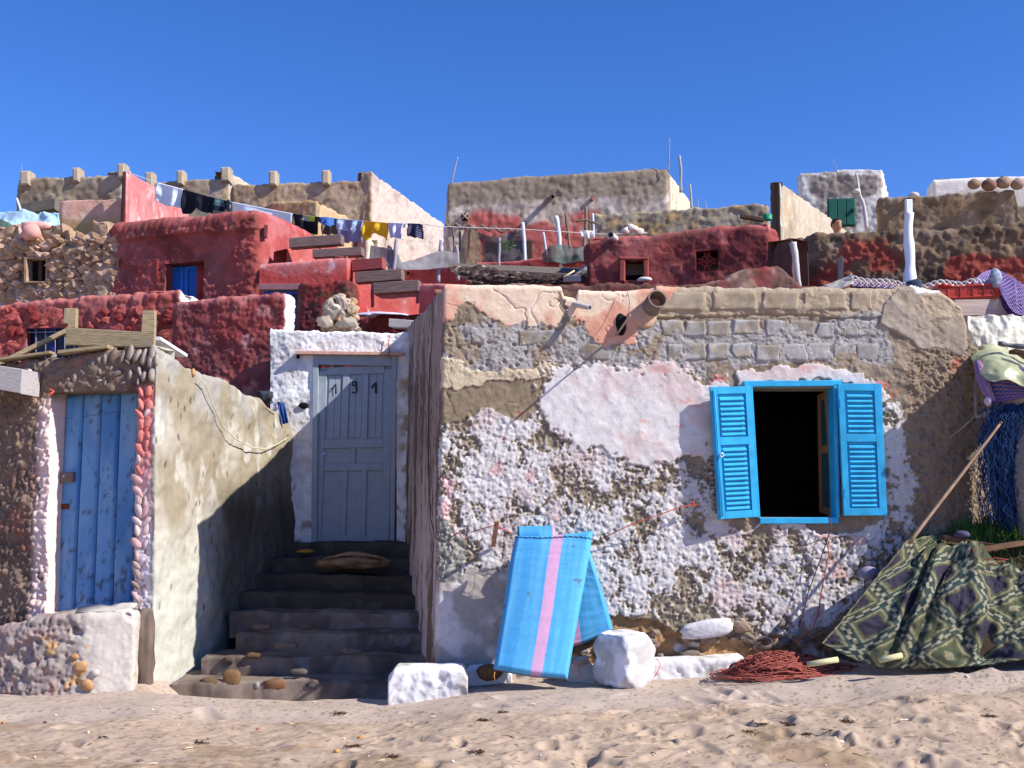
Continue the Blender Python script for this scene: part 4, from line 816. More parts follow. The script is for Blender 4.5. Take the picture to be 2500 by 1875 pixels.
def barred_window(parent, q, col, n, name='window', bars=True, vert=True):
    root = empty(name, q.c[3]); root.parent = parent; root.location = q.c[3]-wloc(parent); f = MB()
    for a in ((0, 1, 0, .08), (0, 1, .92, 1), (0, .07, .08, .92), (.93, 1, .08, .92), (.47, .53, .08, .92)): f.add(*q.box(*a, -.03, .03))
    f.build('frame', mat(col, .6, .08, 12, .15), root); qmesh('pane', q, mat((30, 34, 60), .25, .05, 4, 0), root, .07, .93, .08, .92, -.03, -.02)
    for i in range(n):
        u = (i+.5)/n; tube('bar', [q.at(u, 0, .06), q.at(u, 1, .06)], .008, mat((120, 118, 130), .6, .1, 20, 0), root, 5)
    tube('bar', [q.at(0, .14, .06), q.at(1, .14, .06)], .008, mat((120, 118, 130), .6, .1, 20, 0), root, 5)
    return root
barred_window(lw, Quad((60, 799, 13.42), (200, 795, 13.3), (200, 905, 13.3), (60, 905, 13.42)), (28, 38, 132), 6)
# nearer red wall with whitewashed end
d, c = sty((148, 70, 66), (124, 58, 57), R3, big=(.02, 2), med=(.016, 9), fine=(.009, 30), topc=(198, 128, 122), seed=4, t3=(.6, .85), extra=lambda col, s, z, G, px, py: wh(3, 698)(col, s, z, G, px, py))
house('red_garden_wall', [Wp(424, 745, 12.7, zb=.6), Wp(427, 737, 12.25, 424, .6), Wp(560, 727, 12.1, zb=.6), Wp(696, 716, 11.95, zb=.6), Wp(716, 724, 12.25, zb=.6), Wp(717, 730, 12.5, zb=.6)], .2, .014, d, c, 'dark red rough wall with a whitewashed end beside the gate', 'wall', roof=False, rtop=.05, rc=.04, jag=.015)
# tan rubble house at the far left
d, c = sty((176, 146, 116), (146, 118, 94), (196, 168, 148), big=(.05, 1.2), med=(.04, 4), fine=(.01, 16), stone=(.06, 3.4, .8), seed=9, tm=(-.2, .4))
tanp = [(-160, 548), (8, 550), (10, 546), (44, 545), (47, 572), (58, 566), (121, 566), (123, 548), (150, 545), (153, 565), (169, 563), (172, 588), (198, 586), (206, 566), (222, 562), (226, 541), (262, 543), (264, 574), (300, 582)]
tan, _, _ = house('rubble_house', [Wp(x, y, 16.6-.0025*x, zb=1.3) for x, y in tanp], .35, .03, d, c, 'tan rubble-stone house with ragged top and one small square window', roof=False, rtop=.03, rc=.03, jag=.03, openings=[(0, 68, 69, 600, 601, .3)] if False else [(5, 66, 117, 634, 690, .4)])
for i in range(300):
    x, y = rnd.uniform(-8, 285), rnd.uniform(578, 735)
    if 62 < x < 122 and 628 < y < 694: continue
    t = rnd.uniform(.05, .10); piece('stone', stone_mesh(rnd.choice([(186, 150, 118), (170, 136, 106), (200, 164, 132), (158, 128, 102), (190, 160, 140)]), rnd.randint(0, 6), 2 if t > .1 else 1, .55), P(x, y, 16.6-.0025*x-.0), (rnd.uniform(-.3, .3), rnd.uniform(-.7, .7), rnd.uniform(-.4, .4)), (t*1.15, .06, t*.75), tan)
qw = Quad((64, 630, 16.38), (122, 630, 16.32), (120, 692, 16.32), (64, 692, 16.38)); wr = empty('window', qw.c[3]); wr.parent = tan; wr.location = qw.c[3]-wloc(tan)
f = MB()
for a in ((0, 1, 0, .06), (0, 1, .94, 1), (0, .1, .06, .94), (.92, 1, .06, .94)): f.add(*qw.box(*a, -.3, .06))
f.build('surround', mat((170, 140, 114), .95, .15, 8, .5), wr); qmesh('pane', qw, M_DARK, wr, .1, .92, .06, .94, -.12, -.1); qmesh('shutter_board', qw, mat((84, 62, 50), .9, .1, 8, .2), wr, .42, .56, .06, .94, -.1, -.06)
V, F = rock((.14, .1, .12), 3, 2, .2, .8); mesh('pink_stone', V+P(78, 568, 16.3), F, mat((214, 158, 146), .9, .12, 8, .4), tan); V, F = rock((.24, .08, .07), 4, 2, .2, .8); mesh('pink_stone', V+P(92, 552, 16.35), F, mat((222, 172, 158), .9, .12, 8, .4), tan)
# middle red house with blue shutters
def redsidelit(col, s, z, G, px, py):
    side = sst(630, 650, px); col = mix(col, mix(lin((166, 78, 75)), lin((184, 110, 108)), sst(0, .5, fbm(G, 2.4, 4))), side*.9); return mix(col, lin((96, 60, 48)), sst(.1, .4, fbm(G, 3, 4, off=9))*(1-side)*.5*sst(600, 570, py))  # sunlight on the right face painted as lighter red; brown patches on the front top
def redd(s, z, G, px, py):
    side = sst(620, 640, px); b = .02*fbm(G, 1.5, 3)+.018*fbm(G, 6, 4)+.016*fbm(G, 20, 3)+.008*ridge(G, 6, 2); lip = sst(545, 552, py-(640-px)*.09-10+6*fbm(G, 4, 3))*.045
    return mix(b+.04-lip, .015*fbm(G, 1.5, 3)+.003*fbm(G, 9, 2), side)
_, c = sty(R1, R2, R3, seed=12, tm=(-.2, .4), t3=(.7, .95), topc=(180, 104, 100), extra=redsidelit)
mh, _, _ = house('red_house', [Wp(268, 600, 16.6), Wp(274, 546, 15.9), Wp(380, 537, 15.6), Wp(628, 512, 15.0), Wp(650, 513, 15.1), Wp(700, 532, 15.8), Wp(760, 566, 16.9), Wp(870, 622, 19.4)], .35, .02, redd, c, 'red rough-plastered house with closed blue shutters', rtop=.12, rc=.12, jag=.02, roof=False,
    openings=[(2, 404, 497, 641, 735, .22)])
V = [P(280, 565, 16.3), P(628, 535, 15.4), P(850, 628, 19.4), P(560, 570, 20)]; V = V+[v-np.array((0, 0, .15)) for v in V]; mesh('roof', V, [(0, 1, 2, 3), (7, 6, 5, 4)]+[(i, (i+1) % 4, 4+(i+1) % 4, 4+i) for i in range(4)], M_DARKROOF, mh, smooth=False)
M_B2 = mat((26, 108, 196), .5, .08, 10, .1); q = Quad((404, 652, 15.72), (499, 648, 15.58), (499, 738, 15.58), (404, 738, 15.72)); sh = empty('window', q.c[3]); sh.parent = mh; sh.location = q.c[3]-wloc(mh)
qmesh('backing', q, M_B2, sh, 0, 1, 0, 1, -.03, 0)
for u0, u1 in ((.02, .49), (.51, .98)):
    f = MB()
    for a in ((u0, u0+.09, .02, 1), (u1-.09, u1, .02, 1), (u0+.09, u1-.09, .02, .1)): f.add(*q.box(*a, 0, .03))
    f.build('shutter_frame', M_B2, sh)
    for i in range(14): qmesh('slat', q, M_B2, sh, u0+.1, u1-.1, .12+i*.062, .12+i*.062+.04, .0, .018, .003)
for (x, w_) in ((398, 14), (503, 20)):
    a, b = P(x, 640, 15.6), P(x-2, 735, 15.6); V, F = box_between(b, a, np.array((w_/170, 0, 0)), np.array((0, .05, 0))); mesh('window_surround', V, F, mat((158, 62, 54), .95, .12, 8, .5), mh, smooth=True)
V, F = box_between(P(648, 580, 15.05), P(650, 550, 15.05), np.array((.02, 0, 0)), np.array((0, .04, 0))); mesh('wooden_peg', V, F, mat((110, 60, 54), .9, .1, 10, .2), mh, smooth=False)
# pink balcony wall over the dark blue doorway
d, c = sty((196, 104, 98), (204, 134, 130), (214, 176, 172), big=(.015, 1.5), med=(.006, 6), fine=(.002, 20), seed=14, tm=(-.1, .4), t3=(.5, .6), s3=7, topc=(206, 128, 122), extra=lambda col, s, z, G, px, py: mix(col, lin((178, 70, 64)), sst(648, 680, py+10*fbm(G, 2, 3))*.9))
bw, _, _ = house('pink_balcony', [Wp(634, 646, 14.5, zb=.9), Wp(850, 626, 14.3, zb=.9), Wp(863, 636, 14.7, zb=.9)], .18, .016, d, c, 'faded pink balcony wall above a dark blue doorway', 'wall', roof=False, rtop=.05, rc=.03, jag=.01, openings=[(0, 648, 745, 704, 860, .15)])
q = Quad((645, 703, 14.52), (745, 703, 14.42), (745, 860, 14.42), (645, 860, 14.52)); dd_ = empty('door', q.c[3]); dd_.parent = bw; dd_.location = q.c[3]-wloc(bw)
qmesh('door_leaf', q, mat((26, 34, 62), .6, .1, 8, .1), dd_, .08, 1, .05, 1, -.03, 0); qmesh('door_frame', q, mat((30, 80, 160), .6, .1, 8, .1), dd_, 0, 1, .06, .10, 0, .04); qmesh('lintel', q, mat((150, 110, 110), .9, .1, 8, .2), dd_, -.05, 1.05, -.04, .05, -.02, .12)
# red rounded wall right of it
d, c = sty((124, 48, 46), (100, 40, 38), (104, 70, 54), big=(.03, 1.6), med=(.022, 6), fine=(.01, 24), seed=16, t3=(.1, .5), extra=lambda col, s, z, G, px, py: mix(col, mix(lin((180, 74, 68)), lin((204, 130, 124)), sst(.1, .4, fbm(G, 5, 3))), sst(868, 880, px)))  # sunlit right flank painted in a brighter red than the front
house('red_buttress', [Wp(732, 700, 13.7, zb=.7), Wp(737, 690, 13.2, zb=.7), Wp(850, 679, 13.05, zb=.7), Wp(868, 688, 13.1, zb=.7), Wp(884, 706, 13.3, zb=.7), Wp(900, 760, 14.0, zb=.7)], .22, .016, d, c, 'rough dark red buttress wall with rounded shoulder behind the rubble heap', 'wall', roof=False, rtop=.06, rc=.05, jag=.02)
# stepped red wall with planks on it
d, c = sty((172, 76, 70), (180, 92, 86), (206, 138, 132), big=(.02, 1.2), med=(.006, 5), fine=(.002, 20), seed=18, t3=(.5, .7))
stair = [(700, 607), (835, 606), (838, 622), (868, 622), (870, 664), (928, 662), (932, 690), (1040, 694), (1100, 712)]
house('stepped_red_wall', [Wp(x, y, 15.0+(x-700)*.0055) for x, y in stair], .3, .03, d, c, 'bright red stepped stair wall carrying grey planks', 'wall', roof=False, rtop=.02, rc=.02, jag=.006)
M_PL = mat((124, 104, 98), .9, .2, 7, .5, stretch=(1, 1, 8)); M_PLR = mat((150, 76, 74), .9, .15, 7, .4, stretch=(1, 1, 8))
for i, (x0, y0, x1, y1, h, lab) in enumerate(((705, 581, 832, 571, 24, 'top grey plank of the red stair wall, under the washing'), (762, 609, 882, 602, 20, 'second plank from the top of the red stair wall'), (857, 634, 933, 628, 27, 'short reddish plank end, third down the red stair wall'), (866, 664, 980, 656, 26, 'fourth plank down the red stair wall, with pale end'), (911, 690, 1021, 683, 27, 'lowest plank of the red stair wall, slashed by a shadow'))):
    Y0 = 14.55-.05*i+(.2 if i < 2 else 0); q = Quad((x0, y0, Y0+.05), (x1, y1, Y0-.05), (x1+1, y1+h, Y0-.05), (x0+1, y0+h, Y0+.05)); tag(qmesh('stair_plank', q, M_PLR if i == 2 else M_PL, None, 0, 1, 0, 1, -.16, 0, .006), lab, 'plank', 'planks on the red stair wall')
# long red wall, patio behind the front house
d, c = sty((172, 78, 72), (158, 68, 62), (188, 100, 96), big=(.03, 1), med=(.006, 5), fine=(.003, 18), seed=21, topc=(204, 118, 114), t3=(.5, .8))
longw, _, _ = house('long_red_wall', [Wp(925, 668, 18.8), Wp(970, 650, 18.2), Wp(1100, 644, 17.6), Wp(1250, 632, 17.2), Wp(1345, 620, 17.0), Wp(1450, 618, 16.8)], .3, .022, d, c, 'long smooth red wall behind the thatched awning', 'wall', roof=False, rtop=.06, rc=.04, jag=.015)
pipe('drain_hole', P(997, 667, 17.95), P(997, 667, 18.15), .035, mat((170, 96, 88), .9, .1, 10, .2), None, parent=longw)
d, c = sty((190, 96, 88), (168, 62, 58), (206, 144, 140), big=(.03, 1), med=(.012, 5), fine=(.005, 18), seed=23, topc=(214, 150, 142), t3=(.3, .7))
house('pinkish_red_parapet', [Wp(1024, 694, 13.6, zb=.8), Wp(1090, 692, 13.4, zb=.8), Wp(1200, 696, 13.4, zb=.8)], .2, .018, d, c, 'pinkish red parapet just left of the front house roof', 'wall', roof=False, rtop=.04, jag=.01)
d, c = sty((112, 44, 44), (94, 36, 37), None, big=(.02, 2), med=(.02, 7), fine=(.008, 26), seed=25)
house('low_red_wall', [Wp(868, 775, 12.6, zb=.7), Wp(960, 768, 12.4, zb=.7), Wp(1100, 766, 12.2, zb=.7)], .2, .014, d, c, 'low dark red wall just behind the whitewashed lintel', 'wall', roof=False, rtop=.03, jag=.02)
V, F = rock((.34, .12, .05), 4, 3, .25); V[:, 2] = np.abs(V[:, 2]); V = V*(1+.12*fbm(V, 9, 3))[:, None]; tag(mesh('plastic_sheet', V+P(935, 772, 12.4), F, mat((206, 196, 218), .5, .08, 20, .6)), 'pale plastic sheet bunched on the low dark red wall', 'sheet')
V, F = box_between(P(958, 790, 11.82), P(1052, 797, 11.75), np.array((.03, .08, 0)), np.array((0, 0, .045))); tag(mesh('beam', V, F, M_WOODG, smooth=False), 'pale beam end sticking out from the alley side of the front house', 'beam')
# rubble heap above the lintel
rub = empty('rubble_heap', P(825, 806, 11.95), 'heap of loose tan stones piled above the whitewashed lintel', 'rubble')
for i in range(64):
    t = rnd.random(); y = 808-78*t**1.15; hw_ = 50*(1-((808-y)/84))**.7+6; x = 828+rnd.uniform(-1, 1)*hw_+8*(808-y)/80; sz = rnd.uniform(.035, .085)
    piece('stone', stone_mesh(rnd.choice([(176, 156, 132), (190, 160, 128), (160, 144, 124), (200, 184, 164), (184, 146, 110)]), rnd.randint(0, 6), 2, .45), P(x, y, 11.95+rnd.uniform(-.12, .12)), (rnd.uniform(-.4, .4), rnd.uniform(-.8, .8), rnd.uniform(0, 3)), (sz, sz*.8, sz*.7), rub)
for (x, y, sx, sz, a) in ((803, 746, .09, .05, -.9), (835, 738, .05, .1, -.5), (812, 765, .11, .07, -.3), (795, 788, .11, .06, .2), (850, 790, .13, .07, 0), (838, 768, .08, .05, .4)):
    piece('stone', stone_mesh((168, 154, 136), int(x) % 6, 2, .45), P(x, y, 11.85), (0, a, 0), (sx, .07, sz), rub)
# red house on the right, square window and pierced vent
def rhx(col, s, z, G, px, py):
    col = mix(col, lin((140, 92, 80)), sst(.15, .55, fbm(G, 3, 4, off=31))*sst(600, 560, py+12*fbm(G, 2, 2))*.75); return mix(col, lin((176, 92, 74)), sst(.2, .6, fbm(G, 5, 4, off=33))*sst(590, 660, py)*.6)
d, c = sty((142, 68, 64), (116, 56, 54), (168, 96, 92), big=(.04, 1.6), med=(.014, 6), fine=(.005, 22), seed=27, topc=(178, 96, 88), t3=(.45, .8), extra=rhx)
rh, _, _ = house('red_roof_house', [Wp(1430, 600, 15.2, zb=1.2), Wp(1432, 580, 14.35, zb=1.2), Wp(1518, 573, 14.25, zb=1.2), Wp(1640, 562, 14.2, zb=1.2), Wp(1780, 548, 14.0, zb=1.2), Wp(1880, 542, 13.8, zb=1.2), Wp(1902, 553, 14.0, zb=1.2), Wp(1906, 600, 15.2, zb=1.2)], .3, .018, d, c, 'low red house with a small black window and a pierced flower vent', rtop=.09, rc=.06, jag=.02, roof_drop=.35,
    openings=[(2, 1526, 1571, 637, 684, .3), (3, 1699, 1754, 612, 662, .22)])
q = Quad((1526, 637, 14.54), (1571, 637, 14.5), (1571, 684, 14.5), (1526, 684, 14.54)); qmesh('dark_pane', q, M_DARK, rh, -.1, 1.1, -.1, 1.1, -.02, 0)
q = Quad((1512, 627, 14.22), (1584, 627, 14.16), (1584, 688, 14.16), (1512, 688, 14.22)); f = MB()
for a in ((0, 1, 0, .14), (0, .2, .14, 1), (.82, 1, .14, 1)): f.add(*q.box(*a, -.04, .02, .015))
f.build('window_surround', mat((150, 74, 66), .95, .15, 8, .5), rh)
q = Quad((1699, 612, 14.16), (1754, 612, 14.1), (1754, 662, 14.1), (1699, 662, 14.16)); qmesh('dark_pane', q, M_DARK, rh, -.1, 1.1, -.1, 1.1, -.2, -.15)
M_LAT = mat((150, 62, 56), .9, .12, 10, .3)
for (cu, cv, a0) in ((0, .0, 0), (1, .0, 90), (1, 1, 180), (0, 1, 270)):
    t = np.radians(np.linspace(a0, a0+90, 12)); pts = [q.at(cu+.62*math.cos(a), cv+.62*math.sin(a), -.03) for a in t]; tube('lattice_arc', pts, .017, M_LAT, rh, 6)
for a, b in (((.5, .12), (.88, .5)), ((.88, .5), (.5, .88)), ((.5, .88), (.12, .5)), ((.12, .5), (.5, .12))): tube('lattice_bar', [q.at(*a, -.03), q.at(*b, -.03)], .014, M_LAT, rh, 5)
pipe('drain_pipe', P(1490, 573, 14.0), P(1502, 583, 14.3), .045, mat((206, 190, 184), .7, .1, 10, .2), 'short pale drain pipe at the left top of the low red house', th=.008)
# ledge and roofs just over the front house
d, c = sty((120, 52, 48), (104, 70, 60), (140, 110, 92), big=(.03, 1.5), med=(.02, 6), fine=(.008, 22), seed=29, t3=(.2, .5))
house('rear_parapet', [Wp(1060, 700, 12.2, zb=2), Wp(1330, 693, 12.1, zb=2), Wp(1640, 690, 12.0, zb=2), Wp(1760, 676, 12.0, zb=2), Wp(1830, 655, 12.1, zb=2), Wp(1900, 648, 12.2, zb=2), Wp(1960, 690, 12.2, zb=2), Wp(2400, 694, 12.2, zb=2), Wp(2600, 700, 12.2, zb=2)], .5, .02, d, c, 'weathered rear parapet behind the roof of the front house', 'wall', roof=False, rtop=.06, jag=.03)
# thatched awning
q = Quad((1088, 648, 14.9), (1432, 668, 14.4), (1432, 694, 14.3), (1160, 700, 14.5)); nu, nv = 180, 40; u, v = np.meshgrid(np.linspace(0, 1, nu), np.linspace(0, 1, nv), indexing='ij'); g0 = q.at(u, v); v2 = v+.0
bump_ = -.14*np.exp(-((u-.27)/.07)**2)*1.0+.14*sst(.3, .55, u)-.5*sst(.86, 1, u)+.15*sst(.1, 0, u); g = g0.copy(); g[..., 2] -= bump_*.30*(1-v); g[..., 1] -= .12*np.sin(v*3.1)+.03*fbm(g0*np.array((1, 1, 4)), 9, 3)*1.2; g[..., 2] += .012*fbm(g0, 16, 3)+.02*fbm(g0, 5, 2)*(1-v)
stw = fbm(np.stack((u*40+v*9, v*9, u*0), -1), 1, 3); c_ = mix(lin((74, 58, 52)), lin((58, 44, 42)), sst(-.2, .3, stw)); c_ = mix(c_, lin((176, 160, 144)), sst(.3, .45, stw)*(.35+.65*sst(.15, .0, v))); c_ = mix(c_, lin((150, 140, 132)), sst(.86, .93, u)*sst(.6, .2, v))
aw = empty('thatched_awning', P(1260, 700, 14.5), 'sagging thatched reed awning behind the front house parapet', 'awning'); G2 = g.copy(); G2[..., 1] += .05; G2[..., 2] += .01
mesh('thatch', g.reshape(-1, 3), gridF(nu, nv)[:, ::-1], M_FAR, aw, col=c_.reshape(-1, 3))
rt = [(P(1095, 652, 14.85)), (P(1432, 672, 14.35)), (P(1432, 655, 15.4)), (P(1095, 642, 15.6))]; mesh('awning_top', rt+[p-np.array((0, 0, .03)) for p in rt], [(0, 1, 2, 3), (7, 6, 5, 4)]+[(i, (i+1) % 4, 4+(i+1) % 4, 4+i) for i in range(4)], mat((110, 96, 84), .95, .2, 12, .6), aw, smooth=False)
V, F = box_between(P(1375, 681, 14.2), P(1418, 681, 14.0), np.array((0, 0, .04)), np.array((0, .04, 0))); mesh('beam_end', V, F, M_WOODG, aw, smooth=False)
tube('cane', [P(1376, 677, 14.1), P(1402, 661, 14.2)], .012, mat((210, 190, 150), .8, .1, 10, .1), aw)
# ---------------------------------------------------------------- far houses
GRY = (168, 150, 128)
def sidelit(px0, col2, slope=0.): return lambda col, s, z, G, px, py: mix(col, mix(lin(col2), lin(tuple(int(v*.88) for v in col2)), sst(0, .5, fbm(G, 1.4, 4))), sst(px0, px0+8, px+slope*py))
def crenel(parent, specs, m, hh=16):
    for (x0, x1, y, Yc) in specs:
        q = Quad((x0, y, Yc), (x1, y-.5, Yc), (x1, y+hh+12, Yc), (x0, y+hh+12, Yc)); qmesh('merlon', q, m, parent, 0, 1, -.25, 1, -.28, .06, .04)
M_GR = mat((174, 158, 136), .95, .14, 5, .8)
d, c = sty((158, 142, 118), (136, 120, 100), None, big=(0.0180, .8), med=(0.0124, 3), fine=(0.0180, 13), stone=(.03, 4, .8), seed=40)
ha, _, _ = house('far_left_house', [Wp(38, 540, 25.6), Wp(46, 437, 25), Wp(180, 431, 24.8), Wp(300, 421, 24.6), Wp(318, 421, 25)], .4, .05, d, c, 'grey crenellated house at the far upper left', rtop=.08, jag=.02)
crenel(ha, [(50, 74, 425, 24.9), (178, 195, 417, 24.75), (288, 306, 407, 24.5)], M_GR)
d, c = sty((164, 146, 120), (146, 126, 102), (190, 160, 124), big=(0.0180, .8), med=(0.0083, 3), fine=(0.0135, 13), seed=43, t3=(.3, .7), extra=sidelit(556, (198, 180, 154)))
hb, _, _ = house('far_grey_house', [Wp(318, 455, 27), Wp(355, 446, 26.9), Wp(430, 440, 26.8), Wp(545, 435, 26.6), Wp(562, 418, 26.6), Wp(610, 450, 29)], .4, .05, d, c, 'grey crenellated house behind the washing, with a lit side wall', rtop=.06, jag=.02)
crenel(hb, [(355, 374, 428, 26.8), (432, 449, 424, 26.7), (540, 562, 416, 26.55)], M_GR)
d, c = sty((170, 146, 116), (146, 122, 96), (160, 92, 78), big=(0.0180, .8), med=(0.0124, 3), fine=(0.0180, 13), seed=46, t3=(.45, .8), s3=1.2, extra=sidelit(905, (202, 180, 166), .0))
hc_, _, _ = house('far_tall_house', [Wp(563, 470, 26.4), Wp(566, 450, 26.2), Wp(655, 447, 26.1), Wp(800, 443, 26), Wp(880, 440, 25.9), Wp(883, 419, 25.9), Wp(908, 418, 25.8), Wp(1082, 546, 31.5)], .4, .045, d, c, 'tall tan house with a broad pinkish sunlit side wall', rtop=.06, rc=.05, jag=.03)
crenel(hc_, [(657, 676, 425, 26.0), (786, 805, 423, 25.9)], M_GR)
d, c = sty((206, 160, 140), (176, 150, 104), (206, 180, 160), big=(0.0180, .8), med=(0.0062, 3), fine=(0.0054, 15), seed=48, mixs=1.2, extra=lambda col, s, z, G, px, py: mix(col, lin((162, 140, 84)), sst(520, 560, py+16*fbm(G, 1, 3))*.9))
house('pink_yard_wall', [Wp(146, 496, 21.2), Wp(150, 490, 21), Wp(310, 482, 20.8)], .3, .035, d, c, 'stained pink and mustard yard wall above the rubble house', 'wall', roof=False, rtop=.03, jag=.01)
d, c = sty((212, 132, 128), (200, 120, 118), (222, 168, 160), big=(0.0180, .8), med=(0.0049, 4), fine=(0.0054, 18), seed=50, t3=(.4, .6), extra=lambda col, s, z, G, px, py: mix(col, lin((126, 62, 56)), sst(309, 305, px)))
house('pink_gable_wall', [Wp(303, 420, 20.6), Wp(308, 417, 20), Wp(330, 428, 20.4), Wp(358, 444, 21), Wp(462, 505, 24)], .08, .03, d, c, 'pink wall sloping down to the right behind the first washing', 'wall', roof=False, rtop=.03, rc=.02, jag=.01)
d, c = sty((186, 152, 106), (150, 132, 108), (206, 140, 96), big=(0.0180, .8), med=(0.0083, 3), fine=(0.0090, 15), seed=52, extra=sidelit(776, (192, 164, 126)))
house('ochre_house', [Wp(630, 510, 22.4), Wp(668, 498, 22.2), Wp(774, 491, 21.8), Wp(860, 538, 24.5)], .3, .035, d, c, 'small ochre house half hidden behind the clothes line', rtop=.05, jag=.05)
d, c = sty((226, 214, 190), (200, 186, 160), None, big=(0.0300, 1), med=(0.0124, 3), fine=(0.0090, 15), seed=54)
house('cream_block_wall', [Wp(872, 600, 17.9), Wp(880, 580, 17.6), Wp(900, 580, 17.5), Wp(935, 604, 18.4)], .3, .03, d, c, 'small cream rendered wall stub below the yellow shirt', 'wall', roof=False, rtop=.06, jag=.03)
def bigx(col, s, z, G, px, py):
    yr = py+22*fbm(G, .8, 4, off=3); red = sst(500, 520, yr)*sst(.0, .25, fbm(G, .9, 4, off=8)+sst(540, 590, py)*.5-sst(1620, 1580, px)*0+.12)*sst(1130, 1150, px+10*fbm(G, 1, 3)); grey = mix(lin((146, 132, 114)), lin((128, 114, 98)), sst(-.2, .3, fbm(G, 1.5, 4))); col = mix(col, grey, sst(505, 492, py+(px-1100)*.05+4*fbm(G, 1, 3)))
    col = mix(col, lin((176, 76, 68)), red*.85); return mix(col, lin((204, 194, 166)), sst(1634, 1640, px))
d, c = sty((176, 162, 148), (156, 142, 126), (196, 184, 172), big=(0.0240, .7), med=(0.0124, 3), fine=(0.0180, 13), seed=56, extra=bigx)
hm, _, _ = house('big_grey_house', [Wp(1086, 560, 27.5), Wp(1092, 444, 26.2), Wp(1250, 432, 26), Wp(1440, 421, 25.8), Wp(1628, 409, 25.6), Wp(1695, 506, 30.5)], .4, .045, d, c, 'large grey house with peeling red paint at the top centre', rtop=.1, rc=.06, jag=.02)
pipe('drain_pipe', P(1349, 480, 25.2), P(1346, 482, 25.9), .06, mat((120, 110, 104), .8, .1, 6, .1), 'thin dark waste pipe on the front of the large grey house', th=.02)
q = Quad((1127, 522, 26.1), (1143, 522, 26.1), (1143, 538, 26.1), (1127, 538, 26.1)); qmesh('vent_hole', q, M_DARK, hm, 0, 1, 0, 1, -.1, .07, .01)
for a, b in (((0, 0), (1, 1)), ((1, 0), (0, 1))): tube('vent_bar', [q.at(*a, .09), q.at(*b, .09)], .016, M_GR, hm, 4)
q = Quad((1442, 482, 25.75), (1448, 482, 25.75), (1448, 490, 25.75), (1442, 490, 25.75)); qmesh('red_brick', q, mat((170, 84, 76), .9, .1, 6, .2), hm, 0, 1, 0, 1, -.05, .06, .01)
q = Quad((1185, 590, 25.7), (1300, 586, 25.7), (1300, 640, 25.7), (1185, 644, 25.7)); qmesh('dark_doorway', q, mat((60, 50, 42), .95, .1, 4, .1), hm, 0, 1, 0, 1, -.1, .02, .02)
d, c = sty((162, 148, 122), (130, 116, 96), (170, 140, 96), big=(0.0300, .8), med=(0.0145, 3), fine=(0.0180, 13), seed=58, t3=(.3, .6))
house('ruined_grey_wall', [Wp(1436, 540, 22.6), Wp(1446, 521, 22.2), Wp(1600, 511, 22), Wp(1740, 503, 21.8), Wp(1876, 498, 21.6), Wp(1880, 520, 22)], .35, .035, d, c, 'crumbling grey wall right of the large grey house', 'wall', roof=False, rtop=.06, jag=.06)
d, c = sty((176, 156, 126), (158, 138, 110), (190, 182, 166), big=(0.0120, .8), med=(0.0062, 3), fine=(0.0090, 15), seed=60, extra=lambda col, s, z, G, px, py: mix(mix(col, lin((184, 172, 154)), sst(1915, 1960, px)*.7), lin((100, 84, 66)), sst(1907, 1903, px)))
house('sandstone_side_wall', [Wp(1880, 447, 18.5), Wp(1884, 445, 18.2), Wp(1903, 443, 18), Wp(1960, 482, 19.4), Wp(2070, 566, 22.6)], .1, .03, d, c, 'sunlit sandstone wall falling away to the right, beside the red house', 'wall', roof=False, rtop=.02, rc=.01, jag=.02)
def towx(col, s, z, G, px, py):
    brn = inpoly(px+8*fbm(G, 1.5, 3), py+8*fbm(G, 1.5, 3, off=4), [(1980, 430), (2140, 424), (2142, 470), (2105, 490), (2090, 560), (2075, 560), (2075, 480), (2010, 490), (1985, 470)])*1.
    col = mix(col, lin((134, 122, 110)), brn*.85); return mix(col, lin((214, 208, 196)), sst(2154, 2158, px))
d, c = sty((204, 200, 192), (170, 160, 148), None, big=(0.0180, .8), med=(0.0124, 3), fine=(0.0180, 13), seed=62, tm=(.1, .4), extra=towx)
tw, _, _ = house('white_tower_house', [Wp(1948, 430, 27), Wp(1952, 424, 26.2), Wp(2040, 418, 26), Wp(2044, 414, 26), Wp(2154, 412, 25.8), Wp(2168, 470, 28)], .35, .04, d, c, 'small whitewashed tower room with a green wooden door', rtop=.05, jag=.02)
q = Quad((2021, 487, 25.9), (2086, 485, 25.8), (2087, 551, 25.8), (2023, 553, 25.9)); g_ = empty('green_door', q.c[3]); g_.parent = tw; g_.location = q.c[3]-wloc(tw); MG = mat((26, 92, 76), .7, .1, 5, .1)
for i in range(3): qmesh('panel', q, MG, g_, i/3+.01, (i+1)/3-.01, .03, .97, .0, .06, .01)
qmesh('frame', q, mat((20, 76, 64), .7, .1, 5, .1), g_, -.02, 1.02, -.02, 1.02, -.05, .02, .01); qmesh('latch', q, mat((20, 24, 24), .6, .1, 5, 0), g_, .86, .96, .4, .52, .06, .1, .005)
d, c = sty((138, 116, 88), (116, 96, 74), (160, 136, 106), big=(0.0240, .9), med=(0.0103, 3.5), fine=(0.0135, 15), seed=64, topc=(150, 140, 128))
house('brown_upper_wall', [Wp(2142, 500, 19.6), Wp(2146, 484, 19), Wp(2300, 473, 18.7), Wp(2476, 462, 18.4), Wp(2484, 500, 18.4), Wp(2660, 520, 18.2)], .4, .03, d, c, 'brown mud-rendered upper wall at the right', 'wall', roof=False, rtop=.04, jag=.03)
d, c = sty((214, 208, 198), (192, 186, 176), None, big=(0.0180, .8), med=(0.0041, 3), fine=(0.0054, 15), seed=66)
